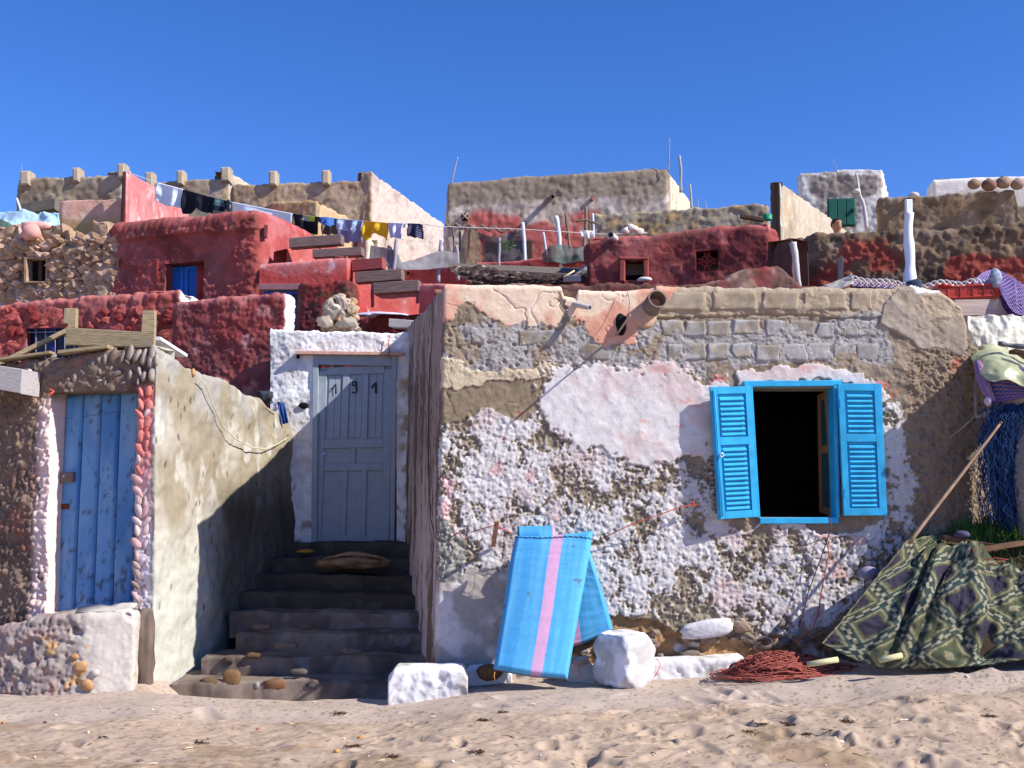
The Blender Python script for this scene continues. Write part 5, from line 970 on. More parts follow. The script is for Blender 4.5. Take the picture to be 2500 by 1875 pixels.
house('cement_roof_parapet', [Wp(2262, 456, 28), Wp(2276, 437, 27), Wp(2400, 432, 26.8), Wp(2660, 424, 26.5)], .4, .05, d, c, 'pale cement roof parapet at the upper right skyline', 'wall', roof=False, rtop=.1, rc=.05, jag=.01)
V, F = rock((.10, .08, .07), 4, 2, .3); tag(mesh('stone', V+P(2232, 477, 18.8), F, mat((200, 190, 180), .9, .1, 8, .4)), 'pale lump of stone on the brown wall at the skyline', 'stone')
for i, (x, y, r_, lab) in enumerate(((2378, 450, 15, 'leftmost round jar on the skyline parapet'), (2415, 452, 18, 'reddish jar, second from the left on the skyline'), (2450, 446, 18, 'tallest jar on the skyline, third from the left'), (2484, 450, 16, 'rightmost jar on the skyline parapet'))):
    rr = r_/2640*17; p = P(x, y, 18.3); prof = [(0, -.85), (.55, -.85), (.9, -.45), (1, .05), (.85, .5), (.5, .78), (.3, .85), (.34, .98), (.26, 1.0), (.2, .8), (0, .8)]; n = 18; V = [p+np.array((rr*1.15*a*math.cos(t), rr*1.1*a*math.sin(t), rr*(b*.95+.05))) for a, b in prof for t in np.linspace(0, 2*math.pi, n, endpoint=False)]
    F = [(k*n+j, k*n+(j+1) % n, (k+1)*n+(j+1) % n, (k+1)*n+j) for k in range(len(prof)-1) for j in range(n)]; V = np.array(V); V = V+.14*rr*fbm(V, 5, 3)[:, None]
    tag(mesh('clay_jar', V, F, mat(((150, 124, 100), (132, 98, 80), (152, 126, 104), (158, 132, 112))[i], .85, .15, 8, .3)), lab, 'jar', 'clay jars on the skyline')
# big mud and red wall at the right, its end stub and the red-brown flank
def bwx(col, s, z, G, px, py):
    red = sst(.05, .35, fbm(G, 1.5, 4, off=7)+sst(590, 640, py)*.35-.15)*sst(575, 600, py); return mix(col, lin((150, 62, 52)), red*.8)
d, c = sty((118, 98, 76), (92, 74, 58), (140, 118, 92), big=(0.0360, 1.1), med=(0.0206, 4), fine=(0.0180, 18), seed=68, t3=(.3, .7), extra=bwx)
house('mud_red_wall', [Wp(1900, 640, 14.6, zb=1.5), Wp(1935, 588, 13.6, zb=1.5), Wp(2000, 572, 13.3, zb=1.5), Wp(2140, 562, 13.1, zb=1.5), Wp(2330, 548, 12.9, zb=1.5), Wp(2500, 538, 12.7, zb=1.5), Wp(2680, 534, 12.6, zb=1.5)], .5, .019, d, c, 'rugged mud-brown and red wall across the upper right', 'wall', roof=False, m=M_FAR, rtop=.07, rc=.05, jag=.06)
d, c = sty((104, 76, 66), (84, 60, 54), None, big=(0.0180, 1.1), med=(0.0083, 4), fine=(0.0090, 18), seed=70)
house('mud_pier', [Wp(1868, 640, 12.9, 1850, 1.8), Wp(1900, 590, 12.8, 1868, 1.8), Wp(1935, 586, 12.6, 1948, 1.8), Wp(1948, 600, 12.9, 1956, 1.8)], .3, .018, d, c, 'dark mud pier with a bleached log against it', 'wall', roof=False, rtop=.05, rc=.04, jag=.03)
M_LOG = mat((196, 190, 184), .9, .14, 10, .5, stretch=(1, 1, .25)); M_POLE = mat((226, 232, 238), .7, .08, 8, .3, stretch=(1, 1, .3)); M_POLE2 = mat((150, 138, 126), .9, .18, 9, .5, stretch=(1, 1, .3))
tag(branch('log', [P(1937, 593, 12.4), P(1942, 640, 12.4), P(1952, 702, 12.4)], [.045, .03], M_LOG, seed=2), 'bleached curved log standing against the mud pier', 'log')
# ================================================================== FOREGROUND THINGS
def cpatch(rows, nu, nv):
    """Catmull-Rom surface through a grid of (px, py, Y)"""
    A = np.array([[P(*c) for c in r] for r in rows])
    def ev(A, n):
        m = len(A); t = np.linspace(0, m-1, n); i = np.minimum(t.astype(int), m-2); f = (t-i).reshape((-1,)+(1,)*(A.ndim-1)); g = lambda k: A[np.clip(i+k, 0, m-1)]
        p0, p1, p2, p3 = g(-1), g(0), g(1), g(2); return .5*((2*p1)+(-p0+p2)*f+(2*p0-5*p1+4*p2-p3)*f*f+(-p0+3*p1-3*p2+p3)*f**3)
    B = ev(A, nv); B = np.swapaxes(ev(np.swapaxes(B, 0, 1), nu), 0, 1); return np.swapaxes(B, 0, 1)   # nu, nv, 3
def gnorm(G):
    n = np.cross(np.gradient(G, axis=0), np.gradient(G, axis=1)); n /= np.linalg.norm(n, axis=2)[..., None]+1e-9; n[n[..., 1] > 0] *= -1; return n
def sheet(name, G, m, th=.008, col=None, parent=None, label=None, cat=None, group=None):
    nu, nv = G.shape[:2]; N = gnorm(G); G2 = G-N*th; F = gridF(nu, nv)[:, ::-1]; n = nu*nv
    bd_ = [i*nv for i in range(nu)]+[(nu-1)*nv+j for j in range(1, nv)]+[i*nv+nv-1 for i in range(nu-2, -1, -1)]+[j for j in range(nv-2, 0, -1)]
    rim = np.array([(a, b, b+n, a+n) for a, b in zip(bd_, bd_[1:]+bd_[:1])]); V = np.concatenate((G.reshape(-1, 3), G2.reshape(-1, 3))); F = np.concatenate((F, F[:, ::-1]+n, rim))
    if col is not None: col = np.concatenate((col.reshape(-1, 3),)*2)
    o = mesh(name, V, F, m, parent, col=col); return tag(o, label, cat, group) if label else o
# folded blue foam mattress
mtr = empty('folded_mattress', P(1330, 1655, 8.1), 'folded blue foam mattress with a pink stripe leaning on the wall', 'mattress')
def mpanel(rows, seed, s0, s1, dirt):
    nu, nv = 70, 130; G = cpatch(rows, nu, nv); u, v = np.meshgrid(np.linspace(0, 1, nu), np.linspace(0, 1, nv), indexing='ij'); N = gnorm(G)
    e = np.minimum(np.minimum(u, 1-u)*.6, np.minimum(v, 1-v)*1.15); d = .035*sst(0, .06, e)+.006*fbm(np.stack((u*2, v*3, u*0), -1), 1, 3, off=seed)+.0015*fbm(np.stack((u*3, v*30, u*0), -1), 1, 2, off=seed); G = G+N*d[..., None]
    us = u+.0*v; c = mix(lin((86, 168, 212)), lin((72, 154, 204)), sst(-.3, .4, fbm(np.stack((u*9, v*1.4, u*0), -1), 1, 4, off=seed))); c = mix(c, lin((124, 186, 214)), sst(.1, .6, fbm(np.stack((u*26, v*2, u*0), -1), 1, 3, off=seed+4))*.25)
    c = mix(c, lin((204, 152, 182)), ((us > s0) & (us < s1))*.92); c = c*(1+.05*fbm(np.stack((u*50, v*90, u*0), -1), 1, 2))[..., None]
    c = mix(c, lin((94, 84, 78)), sst(.975, 1.0, v)*dirt); c = mix(c, lin((90, 80, 84)), sst(.72, .9, fbm(np.stack((u*12, v*20, u*0), -1), 1, 4, off=seed+7))*.6)
    return sheet('mattress_half', G, M_CLOTH, .075, c, mtr), G
_, GA = mpanel([[(1258, 1309, 8.26), (1352, 1306, 8.24), (1448, 1297, 8.26)], [(1246, 1370, 8.20), (1340, 1372, 8.17), (1436, 1372, 8.21)], [(1226, 1500, 8.10), (1322, 1502, 8.06), (1412, 1506, 8.11)], [(1204, 1636, 8.0), (1296, 1652, 7.97), (1385, 1660, 8.02)]], 1, .49, .615, 1)
_, GB = mpanel([[(1310, 1312, 8.33), (1380, 1312, 8.33), (1440, 1345, 8.33)], [(1330, 1430, 8.37), (1400, 1430, 8.37), (1470, 1440, 8.37)], [(1340, 1590, 8.42), (1420, 1572, 8.42), (1497, 1536, 8.42)]], 5, .36, .5, 0)
sm_ = []
for t in np.linspace(0, 1, 60):
    iu = int(t*69); iv = int((.045+.075*t+.012*math.sin(t*7))*129); sm_.append(GA[iu, iv]+np.array((0, -.004, .004*math.sin(t*110))))
tube('seam', sm_, .0028, mat((46, 74, 104), .9, .1, 40, 0), mtr, 5)
for (t0, t1, vv) in ((.80, .97, .62), (.7, .76, .55)):
    tube('seam', [GA[int(t*69), int((vv+.01*math.sin(t*20))*129)]+np.array((0, -.002, 0)) for t in np.linspace(t0, t1, 20)], .0012, mat((46, 84, 124), .9, .1, 40, 0), mtr, 4)
tag(tube('cord', [P(1208, 1640, 7.99), P(1206, 1652, 7.98), P(1209, 1662, 7.99)], .003, mat((214, 150, 90), .8, .1, 40, .1), n=5), 'short orange cord at the lower left corner of the mattress', 'cord')
# whitewashed boulder and kerb stone
def boulder(name, loc, sc, rotz, seed, cols, label, cat='boulder', rough=.05, boxy=.97, tilt=0):
    V, F = rock((1, 1, 1), seed, 3, rough, boxy)
    import bmesh
    bm = bmesh.new(); vs = [bm.verts.new(v) for v in V]; [bm.faces.new([vs[i] for i in f]) for f in F]; bmesh.ops.subdivide_edges(bm, edges=bm.edges, cuts=2, use_grid_fill=True); V = np.array([v.co[:] for v in bm.verts])
    bm.verts.index_update(); F = [tuple(v.index for v in f.verts) for f in bm.faces]; bm.free(); V = V*np.array(sc); R = np.array(Euler((tilt, 0, rotz)).to_matrix()); V = V @ R.T
    V = V*(1+.035*fbm(V, 9, 4, off=seed))[:, None]; V = V+.004*fbm(V, 50, 2)[:, None]; c = mix(lin(cols[0]), lin(cols[1]), sst(.0, .5, fbm(V, 8, 4, off=seed))*.8); return tag(mesh(name, V+np.array(loc), F, M_WALL, col=c), label, cat)
boulder('boulder', P(1524, 1608, 8.14), (.165, .17, .19), .75, 3, ((226, 224, 226), (172, 166, 160)), 'whitewashed boulder standing right of the blue mattress', tilt=.05)
tag(ledge('kerb_stone', 948, 1142, 1634, 1634, 8.06, 8.36, None, None, seed=9), 'low whitewashed kerb stone at the foot of the steps', 'kerb stone')
V, F = rock((.10, .07, .06), 5, 2, .3, .3); tag(mesh('stone', V+P(1195, 1640, 8.3), F, mat((112, 84, 52), .9, .2, 20, .5)), 'brown stone in the shade left of the blue mattress', 'stone')
V, F = rock((.07, .05, .03), 8, 2, .3, .5); tag(mesh('stone', V+P(1415, 1612, 8.3), F, mat((170, 160, 152), .9, .2, 20, .5)), 'small flat grey stone between mattress and boulder', 'stone')
tag(tube('cord', [P(1425, 1618, 8.2), P(1412, 1632, 8.16), P(1418, 1645, 8.12), P(1408, 1655, 8.1), P(1420, 1656, 8.1)], .004, mat((206, 130, 104), .8, .1, 40, .1), n=5), 'reddish cord on the ledge between mattress and boulder', 'cord')
tag(tube('cord', [P(1603, 1608, 8.15), P(1612, 1622, 8.12), P(1606, 1640, 8.08), P(1598, 1652, 8.06)], .0035, M_ORG, n=5), 'orange cord dangling at the right side of the boulder', 'cord')
# red rope heap with a tin ring
def ropepile():
    rr = random.Random(21); mb = MB(); cx, cy = P(1900, 1600, 8.12)[0], 8.10
    for k in range(190):
        a = rr.uniform(0, 6.28); R_ = rr.uniform(.05, .34) if k > 25 else .42; ex = rr.uniform(.8, 1.1); ox, oy = rr.uniform(-.12, .14), rr.uniform(-.08, .08); pts = []; z0 = sandz(cx, cy)+.01; w1 = rr.uniform(0, 6)
        for i in range(26):
            a += rr.uniform(.04, .26); R_ = min(.36 if k > 25 else .46, max(.03, R_+rr.uniform(-.03, .03))); x = cx+ox+R_*ex*math.cos(a); y = cy+oy+R_*.55*math.sin(a); q = math.hypot((x-cx)/.40, (y-cy)/.26); h = .125*max(0, 1-q**2)**.7*(k/150)**.6
            pts.append((x, y, z0+h+.01*math.sin(i*.9+w1)+.02*(x-cx)+max(0, sandz(x, y)-z0)))
        mb.add(*tubeg(pts, rr.uniform(.0036, .0055), 5))
    c = mb.build('rope_heap', mat((160, 84, 70), .85, .18, 26, .5), None, smooth=True); return tag(c, 'tangled heap of reddish brown rope on the sand below the window', 'rope')
ropepile()
for k in range(1):
    rr = random.Random(k+50); x0, y0 = rr.uniform(1790, 1850), rr.uniform(1612, 1645); pts = [P(x0+rr.uniform(-1, 1)*i*4-i*1.5, y0+rr.uniform(-5, 5)-2, 8.02-.01*i) for i in range(9)]; pts = [np.array((p[0], p[1], max(p[2], sandz(p[0], p[1])+.006))) for p in pts]
    mbr = pts; tag(tube('rope', pts, .005, mat((140, 66, 54), .85, .18, 26, .5), n=5), 'loose reddish rope strand trailing left from the rope heap', 'rope') if k == 0 else None
p = P(1862, 1578, 7.98); n = 28; V = []
for (r_, z) in ((.062, .0), (.066, .05), (.059, .05), (.055, .0)):
    for t in np.linspace(0, 2*math.pi, n, endpoint=False): V.append(p+np.array((r_*math.cos(t), r_*math.sin(t)*.9-z*.55, z*.85+r_*math.sin(t)*.45)))
F = [(k*n+i, k*n+(i+1) % n, ((k+1) % 4)*n+(i+1) % n, ((k+1) % 4)*n+i) for k in range(4) for i in range(n)]; tag(mesh('tin_ring', V, F, mat((120, 104, 96), .5, .25, 20, .2, metal=.4)), 'grey tin ring lying on top of the rope heap', 'ring')
# patterned carpet heap
rows = [[(2214, 1322, 8.10), (2290, 1306, 8.30), (2340, 1318, 8.34), (2420, 1345, 8.26), (2520, 1372, 8.18), (2660, 1390, 8.2)],
        [(2152, 1396, 8.0), (2236, 1378, 8.05), (2330, 1362, 8.05), (2420, 1388, 7.98), (2520, 1410, 7.92), (2660, 1430, 7.95)],
        [(2098, 1462, 7.94), (2208, 1450, 7.94), (2306, 1450, 7.86), (2410, 1462, 7.80), (2520, 1470, 7.80), (2660, 1480, 7.8)],
        [(2046, 1526, 7.9), (2168, 1540, 7.86), (2280, 1545, 7.78), (2400, 1545, 7.72), (2520, 1540, 7.66), (2660, 1540, 7.7)],
        [(2006, 1570, 7.88), (2130, 1625, 7.78), (2260, 1632, 7.68), (2390, 1625, 7.64), (2520, 1608, 7.56), (2660, 1600, 7.6)]]
nu, nv = 300, 190; G = cpatch(rows, nu, nv); u, v = np.meshgrid(np.linspace(0, 1, nu), np.linspace(0, 1, nv), indexing='ij'); N = gnorm(G)
def gs(x, w_): return np.exp(-(x/w_)**2)
d = .05*gs(u-.19-.06*(1-v), .03)*sst(0, .3, v)-.055*gs(u-.25-.03*(1-v), .022)*sst(.1, .4, v)+.06*gs(u-.33+.08*v, .035)*sst(.05, .3, v)-.05*gs(u-.39+.06*v, .02)*sst(.15, .4, v)+.05*gs(u-.52-.07*v, .04)*sst(.2, .5, v)-.04*gs(u-.62, .03)*v+.06*gs(v-.16-.1*u, .05)*sst(.2, .4, u)
d = d*.95+.075*fbm(np.stack((u*5, v*1.6, u*0), -1), 1, 3, off=3)*sst(.12, .3, u)+.02*fbm(np.stack((u*14, v*6, u*0), -1), 1, 3, off=8)*sst(.1, .3, u)+.008*fbm(np.stack((u*40, v*24, u*0), -1), 1, 2)
d = d*sst(1, .9, v)+.012*ridge(np.stack((u*7, v*5, u*0), -1), 1, 2, off=5)*sst(.16, .25, u); G = G+N*d[..., None]
du = np.linalg.norm(np.diff(G, axis=0), axis=2); U = np.concatenate((np.zeros((1, nv)), np.cumsum(du, 0)))*.92+.0; Vv = v*1.15
a, b = (U*.72+Vv*.72)/.30, (U*.72-Vv*.72)/.30; fa, fb = np.abs(a-np.round(a)), np.abs(b-np.round(b)); line = (np.minimum(fa, fb) < .075); chk = ((np.floor(a*6)+np.floor(b*6)) % 2 == 0)
ca, cb = np.abs(a-np.floor(a)-.5), np.abs(b-np.floor(b)-.5); ins = np.maximum(ca, cb); cid = _H[(np.floor(a).astype(int)) & 255, (np.floor(b).astype(int)) & 255][..., 0]
cg, ct_, cbg, cp = lin((70, 76, 54)), lin((48, 70, 66)), lin((138, 128, 92)), lin((54, 48, 66))
c = mix(cg+0*G, ct_, (cid > .45)*1.); c = mix(c, cbg, ((ins < .36) & (ins > .30))*.9); c = mix(c, cp, ((ins < .24) & (cid > .3))*1.); c = mix(c, cbg*.8, ((ca+cb < .16) & (cid < .3))*1.); c = mix(c, lin((96, 92, 52)), ((ins < .30) & (ins >= .24))*.7)
c = mix(c, mix(lin((44, 58, 56)), lin((160, 150, 118)), chk*1.), line*.8); c = mix(c, lin((150, 140, 96)), (u < .012)*.7+(v < .012)*.5); c = mix(c, c.mean(-1, keepdims=True)*lin((196, 204, 190))*1.3, .3*np.ones(c.shape[:2]))*1.05; c = c*(1+.16*fbm(G, 3, 4)+.1*fbm(G, 40, 2))[..., None]
sheet('patterned_carpet', G, M_CLOTH, .012, c.clip(0, 1), None, 'crumpled green and cream patterned carpet heaped at the right', 'carpet')
# earth bank with grass behind it
X, Y = np.meshgrid(np.linspace(2.5, 6, 110), np.linspace(7.7, 8.75, 50), indexing='ij'); zb_ = np.interp(X, [2.5, 2.85, 3.1, 3.4, 6], [.2, .62, 1.12, 1.21, 1.18]); Z = base_sand(X, Y)*0+np.interp(Y, [7.7, 7.95, 8.2, 8.5, 8.8], [-.75, -.35, -.04, .05, .08])+zb_; G = np.stack((X, Y, Z), -1); Z = Z+.04*fbm(G, 5, 4); G[..., 2] = Z
c = mix(lin((104, 84, 64)), lin((72, 60, 46)), sst(-.2, .4, fbm(G, 6, 4))); tag(mesh('earth_bank', G.reshape(-1, 3), gridF(*X.shape), M_WALL, col=c.reshape(-1, 3)), kind='structure')
mb_V, mb_F, cc = [], [], []; k = 0
for i in range(5200):
    x = RS.uniform(2.82, 4.6); y = RS.uniform(8.05, 8.46); dens = fbm(np.array([[x, y, 0]]), 5, 3)[0]
    if RS.rand() > .55+dens or (x < 3.0 and RS.rand() < .5): continue
    ix = int((x-2.5)/3.5*109); iy = int((y-7.7)/1.05*49); z = Z[ix, iy]; h = RS.uniform(.05, .15)*(1.1+dens*.6); a = RS.uniform(0, 6.28); lx, ly = math.cos(a)*h*.45, math.sin(a)*h*.45; w_ = .0035
    px_, py_ = -math.sin(a)*w_, math.cos(a)*w_
    mb_V += [(x-px_, y-py_, z-.01), (x+px_, y+py_, z-.01), (x+px_*.8+lx*.35, y+py_*.8+ly*.35, z+h*.6), (x-px_*.8+lx*.35, y-py_*.8+ly*.35, z+h*.6), (x+lx, y+ly, z+h)]
    mb_F += [(k, k+1, k+2, k+3), (k+3, k+2, k+4)]; k += 5; g = RS.uniform(.7, 1.2); cc += [lin((62*g, 104*g, 34*g))]*5
tag(mesh('grass', mb_V, mb_F, mat_attr('grass_blades', .0, 30., .6, .1, .3), col=np.array(cc), smooth=False), 'tuft of green grass on the bank behind the carpet', 'grass', kind='stuff')
for (a, b, w_, lab) in (((2300, 1312, 8.2), (2450, 1338, 8.05), .028, 'brown board lying on the bank above the carpet'), ((2370, 1345, 8.0), (2520, 1322, 8.1), .03, 'second brown board crossing the bank at the right edge')):
    V, F = box_between(P(*a), P(*b), np.array((0, .04, 0)), np.array((0, 0, w_*.6))); tag(mesh('board', V, F, mat((112, 84, 62), .9, .2, 12, .4, stretch=(.3, 1, 1)), smooth=False), lab, 'board')
V, F = rock((.06, .05, .035), 4, 2, .3); tag(mesh('stone', V+P(2350, 1305, 8.12), F, mat((84, 76, 104), .9, .2, 20, .4)), 'dark violet stone in the grass', 'stone')
V, F = rock((.09, .06, .05), 5, 2, .3); tag(mesh('stone', V+P(2122, 1398, 8.3), F, mat((150, 140, 158), .9, .2, 20, .4)), 'violet-grey stone peeping out behind the carpet edge', 'stone')
tag(tube('cord', [P(2400, 1368, 7.9), P(2430, 1362, 7.88), P(2460, 1366, 7.86), P(2440, 1372, 7.86), P(2410, 1378, 7.88)], .003, mat((206, 90, 80), .8, .1, 40, .1), n=5), 'thin red cord on the top of the carpet', 'cord')
tag(branch('stick', [P(2218, 1326, 7.98), P(2330, 1180, 8.06), P(2446, 1030, 8.1)], [.015, .011], mat((168, 138, 108), .85, .14, 14, .3), seed=4), 'long thin stick leaning from the carpet up to the awning', 'stick')
for (a, b, lab) in (((1972, 1622, 7.72), (2046, 1610, 7.72), 'pale rolled mat end by the rope heap'), ((2146, 1612, 7.62), (2202, 1600, 7.62), 'pale rolled mat end under the middle of the carpet')):
    A, B = P(*a), P(*b); A[2] = max(A[2], sandz(A[0], A[1])+.012); B[2] = max(B[2], sandz(B[0], B[1])+.018); tag(tube('mat_roll', [A, (A+B)/2, B], .02, mat((206, 198, 150), .8, .2, 40, .3, stretch=(6, 1, 1)), n=10), lab, 'mat')
# ---- awning at the right edge
awn = empty('patched_awning', P(2440, 1000, 8.0), 'patched awning of blue zigzag cloth and olive plastic at the right edge', 'awning')
rows = [[(2384, 868, 8.06), (2440, 875, 7.95), (2520, 890, 7.9), (2640, 900, 7.9)], [(2392, 925, 8.02), (2450, 930, 7.9), (2520, 935, 7.86), (2640, 940, 7.86)], [(2424, 978, 7.98), (2460, 972, 7.9), (2520, 962, 7.86), (2640, 955, 7.86)]]
G = cpatch(rows, 120, 60); u, v = np.meshgrid(np.linspace(0, 1, 120), np.linspace(0, 1, 60), indexing='ij'); G = G+gnorm(G)*(.015*fbm(G, 6, 3))[..., None]
def zz(a, b): f = b*1.0+.25*np.abs((a % 1)-.5)*2; return (np.abs((f % .5)-.25) < .045)
c = mix(lin((58, 72, 134))+0*G, lin((204, 128, 96)), zz(u*16, v*5)*.9); c = c*(1+.1*fbm(G, 8, 3))[..., None]; sheet('zigzag_cloth', G, M_CLOTH, .006, c, awn)
pts = np.array([P(2386, 872, 7.98), P(2398, 915, 7.95), P(2412, 950, 7.92), P(2424, 972, 7.9)]); t = np.linspace(0, 1, 60); q = np.stack([np.interp(t, np.linspace(0, 1, 4), pts[:, i]) for i in range(3)], 1); V, F = tubeg(q, .036*np.sin(np.clip(t*1.1+.12, 0, 1)*2.6)**.5+.006, 20); V = np.array(V); k = np.arange(len(V)); tt, aa = (k//20)/59, (k % 20)/20
c = mix(np.tile(lin((112, 96, 140)), (len(V), 1)), lin((204, 134, 100)), zz(tt*14, aa*3)*.9); mesh('rolled_edge', V, F, M_CLOTH, awn, col=c)
V, F = rock((.025, .03, .035), 2, 2, .3); mesh('knot', V+P(2414, 972, 7.88), F, mat((196, 176, 190), .8, .1, 30, .4), awn)
rows = [[(2384, 1010, 8.04), (2440, 985, 7.96), (2520, 958, 7.9), (2640, 945, 7.9)], [(2382, 1016, 8.04), (2440, 1004, 7.98), (2520, 972, 7.92), (2640, 960, 7.92)]]
sheet('canvas_hem', cpatch(rows, 30, 6), mat((164, 150, 134), .9, .12, 20, .3), .01, None, awn)
rows = [[(2382, 905, 8.1), (2379, 950, 8.08), (2380, 1014, 8.04)], [(2388, 905, 8.1), (2386, 950, 8.08), (2386, 1012, 8.04)]]
sheet('canvas_strip', cpatch(rows, 12, 12), mat((150, 140, 136), .9, .12, 20, .3), .008, None, awn)
rows = [[(2372, 862, 8.4), (2412, 834, 8.5), (2468, 850, 8.5), (2520, 870, 8.5), (2640, 870, 8.5)], [(2384, 892, 8.05), (2420, 872, 8.0), (2470, 882, 7.95), (2520, 905, 7.9), (2640, 905, 7.9)], [(2394, 908, 7.95), (2425, 925, 7.84), (2470, 925, 7.8), (2520, 942, 7.78), (2640, 940, 7.78)]]
G = cpatch(rows, 90, 50); G = G+gnorm(G)*(.03*ridge(G, 3.4, 3)+.02*fbm(G, 6, 3))[..., None]; mp = mat((176, 178, 136), .35, .12, 7, .2, spec=.5, alpha=.86); sheet('plastic_sheet', G, mp, .004, None, awn)
tag(tube('cord', [P(2384, 1012, 8.28), P(2355, 1040, 8.36), P(2318, 1070, 8.48)], .003, mat((200, 190, 178), .8, .1, 40, .1), n=5), 'pale guy cord from the awning corner to the wall', 'cord')
# blue net and grey sacking hanging under the awning
def hang_net():
    rr = random.Random(5); mb = MB()
    for k in range(1000):
        x = rr.gauss(2476, 24); y0 = 985+rr.uniform(-8, 25); pts = []; L = rr.uniform(150, 300); dx = rr.uniform(-22, 8); Y0 = rr.uniform(7.96, 8.24)
        for i in range(12):
            t = i/11; pts.append(P(x+dx*t+rr.uniform(-12, 12)-14*math.sin(t*3.1), y0+L*t, Y0+rr.uniform(-.02, .02)))
        mb.add(*tubeg(pts, rr.uniform(.0014, .0036), 4))
    mb.add(*rock((.10, .07, .40), 12, 3, .35)); mb.V[-1] = mb.V[-1]+P(2480, 1120, 8.16)
    return tag(mb.build('fishing_net', mat((26, 60, 108), .8, .3, 20, .2), None, smooth=True), 'bundled blue fishing net hanging beneath the awning', 'fishing net')
hang_net()
rows = [[(2500, 985, 8.0), (2560, 985, 7.9), (2660, 985, 7.9)], [(2478, 1140, 7.95), (2540, 1140, 7.85), (2660, 1140, 7.85)], [(2492, 1310, 8.0), (2540, 1320, 7.9), (2660, 1320, 7.9)]]
G = cpatch(rows, 40, 60); G = G+gnorm(G)*(.03*fbm(G*np.array((1, 1, .3)), 5, 3))[..., None]; sheet('sacking', G, mat((132, 128, 118), .95, .2, 40, .5), .01, None, None, 'grey sacking hanging at the very right edge', 'sack')
awn.location = Vector(awn.location)+Vector((.10, .24, .0)); o_ = bpy.data.objects['sacking']; o_.location = Vector(o_.location)+Vector((.07, .16, 0)); bpy.data.objects['plastic_sheet'].location.z += .0
for o_ in [o for o in C.objects if o.name.startswith('fishing_net')]: o_.location = Vector(o_.location)+Vector((.06, .14, 0))
# ---- things on the parapet at the right
q = Quad((2330, 732, 8.95), (2472, 730, 8.95), (2474, 768, 8.95), (2330, 772, 8.95)); tag(qmesh('board', q, mat((190, 168, 156), .9, .12, 8, .4, stretch=(.4, 1, 4)), None, 0, 1, 0, 1, -.03, 0), 'pale plank below the red crate on the roof', 'board')
rows = [[(2362, 772, 8.8), (2420, 774, 8.78), (2520, 770, 8.75), (2660, 770, 8.75)], [(2362, 812, 8.76), (2420, 812, 8.7), (2520, 812, 8.7), (2660, 812, 8.7)], [(2368, 862, 8.74), (2420, 862, 8.68), (2520, 862, 8.68), (2660, 862, 8.68)]]
G = cpatch(rows, 110, 50); G = G+gnorm(G)*(.035*ridge(G*np.array((1.6, 1, .5)), 4, 3)+.012*fbm(G, 16, 3))[..., None]; sheet('tarpaulin', G, mat((214, 208, 188), .6, .08, 14, .4), .006, None, None, 'wrinkled cream tarpaulin under the plank at the upper right', 'tarpaulin')
tag(tube('bamboo_pole', [P(2438, 838, 8.35), P(2452, 841, 8.35), P(2454, 841, 8.35), P(2476, 845, 8.33), P(2480, 845, 8.33), P(2560, 852, 8.3)], [.018, .022, .017, .018, .023, .018], mat((92, 92, 96), .5, .1, 20, .1), n=12), 'dark grey jointed pole end above the awning', 'pole')
V, F = box_between(P(2470, 858, 8.2), P(2560, 870, 8.15), np.array((0, .05, 0)), np.array((0, 0, .014))); tag(mesh('batten', V, F, mat((92, 66, 50), .9, .2, 12, .4), smooth=False), 'brown batten over the awning at the right edge', 'batten')
def crate():
    root = empty('plastic_crate', P(2380, 728, 9.0), 'red plastic crate with a mesh side on the roof edge', 'crate'); q = Quad((2312, 698, 9.0), (2442, 690, 8.95), (2444, 722, 8.95), (2312, 729, 9.0)); m_ = mat((190, 62, 54), .5, .1, 12, .1)
    for a in ((0, 1, 0, .14), (0, 1, .88, 1), (0, .03, .14, .88), (.9, 1, .14, .88)): qmesh('rim', q, m_, root, *a, -.02, .01, .003)
    for u in (.24, .47, .68): qmesh('rib', q, mat((140, 44, 40), .5, .1, 12, .1), root, u-.012, u+.012, .14, .88, -.01, .015, .002)
    mb = MB()
    for i in range(1, 44): mb.add(*tubeg([q.at(i/44, .12, 0), q.at(i/44, .9, 0)], .0018, 4))
    for i in range(1, 9): mb.add(*tubeg([q.at(0, .12+.78*i/9, 0), q.at(.92, .12+.78*i/9, 0)], .0018, 4))
    tag(mb.build('mesh_side', mat((196, 84, 68), .5, .1, 12, .1), root), kind='stuff')
    for z, d_ in ((.02, -.3), (.9, -.3)): qmesh('back_wall', q, m_, root, 0, 1, 0, 1, -.31, -.29, .003) if z > .5 else qmesh('bottom', q, m_, root, 0, 1, .93, 1, -.3, -.02, .003)
    for i in range(4): qmesh('corner_rib', q, m_, root, .905, .995, .2+i*.17, .26+i*.17, .01, .02, .002)
crate()
def diamond(name, fn, nu, nv, r, m, label, cat, kind=None):
    mb = MB(); pts = {(i, j): fn(i/nu, j/nv) for i in range(nu+1) for j in range(nv+1)}
    for i in range(nu+1):
        for s_ in (1, -1):
            for j in range(nv):
                a, b = (i, j), (i+s_, j+1)
                if 0 <= b[0] <= nu and (i+j) % 2 == 0: mb.add(*tubeg([pts[a], pts[b]], r, 4, False))
    for i in range(nu):
        for j in range(nv):
            if (i+j) % 2 == 1 and 0 <= i < nu: mb.add(*tubeg([pts[(i, j)], pts[(i+1, j+1)]], r, 4, False)) if False else None
    for j in range(nv):
        for i in range(nu+1):
            if (i+j) % 2 == 1:
                for s_ in (1, -1):
                    if 0 <= i+s_ <= nu and False: pass
    return tag(mb.build(name, m, None), label, cat, kind=kind)
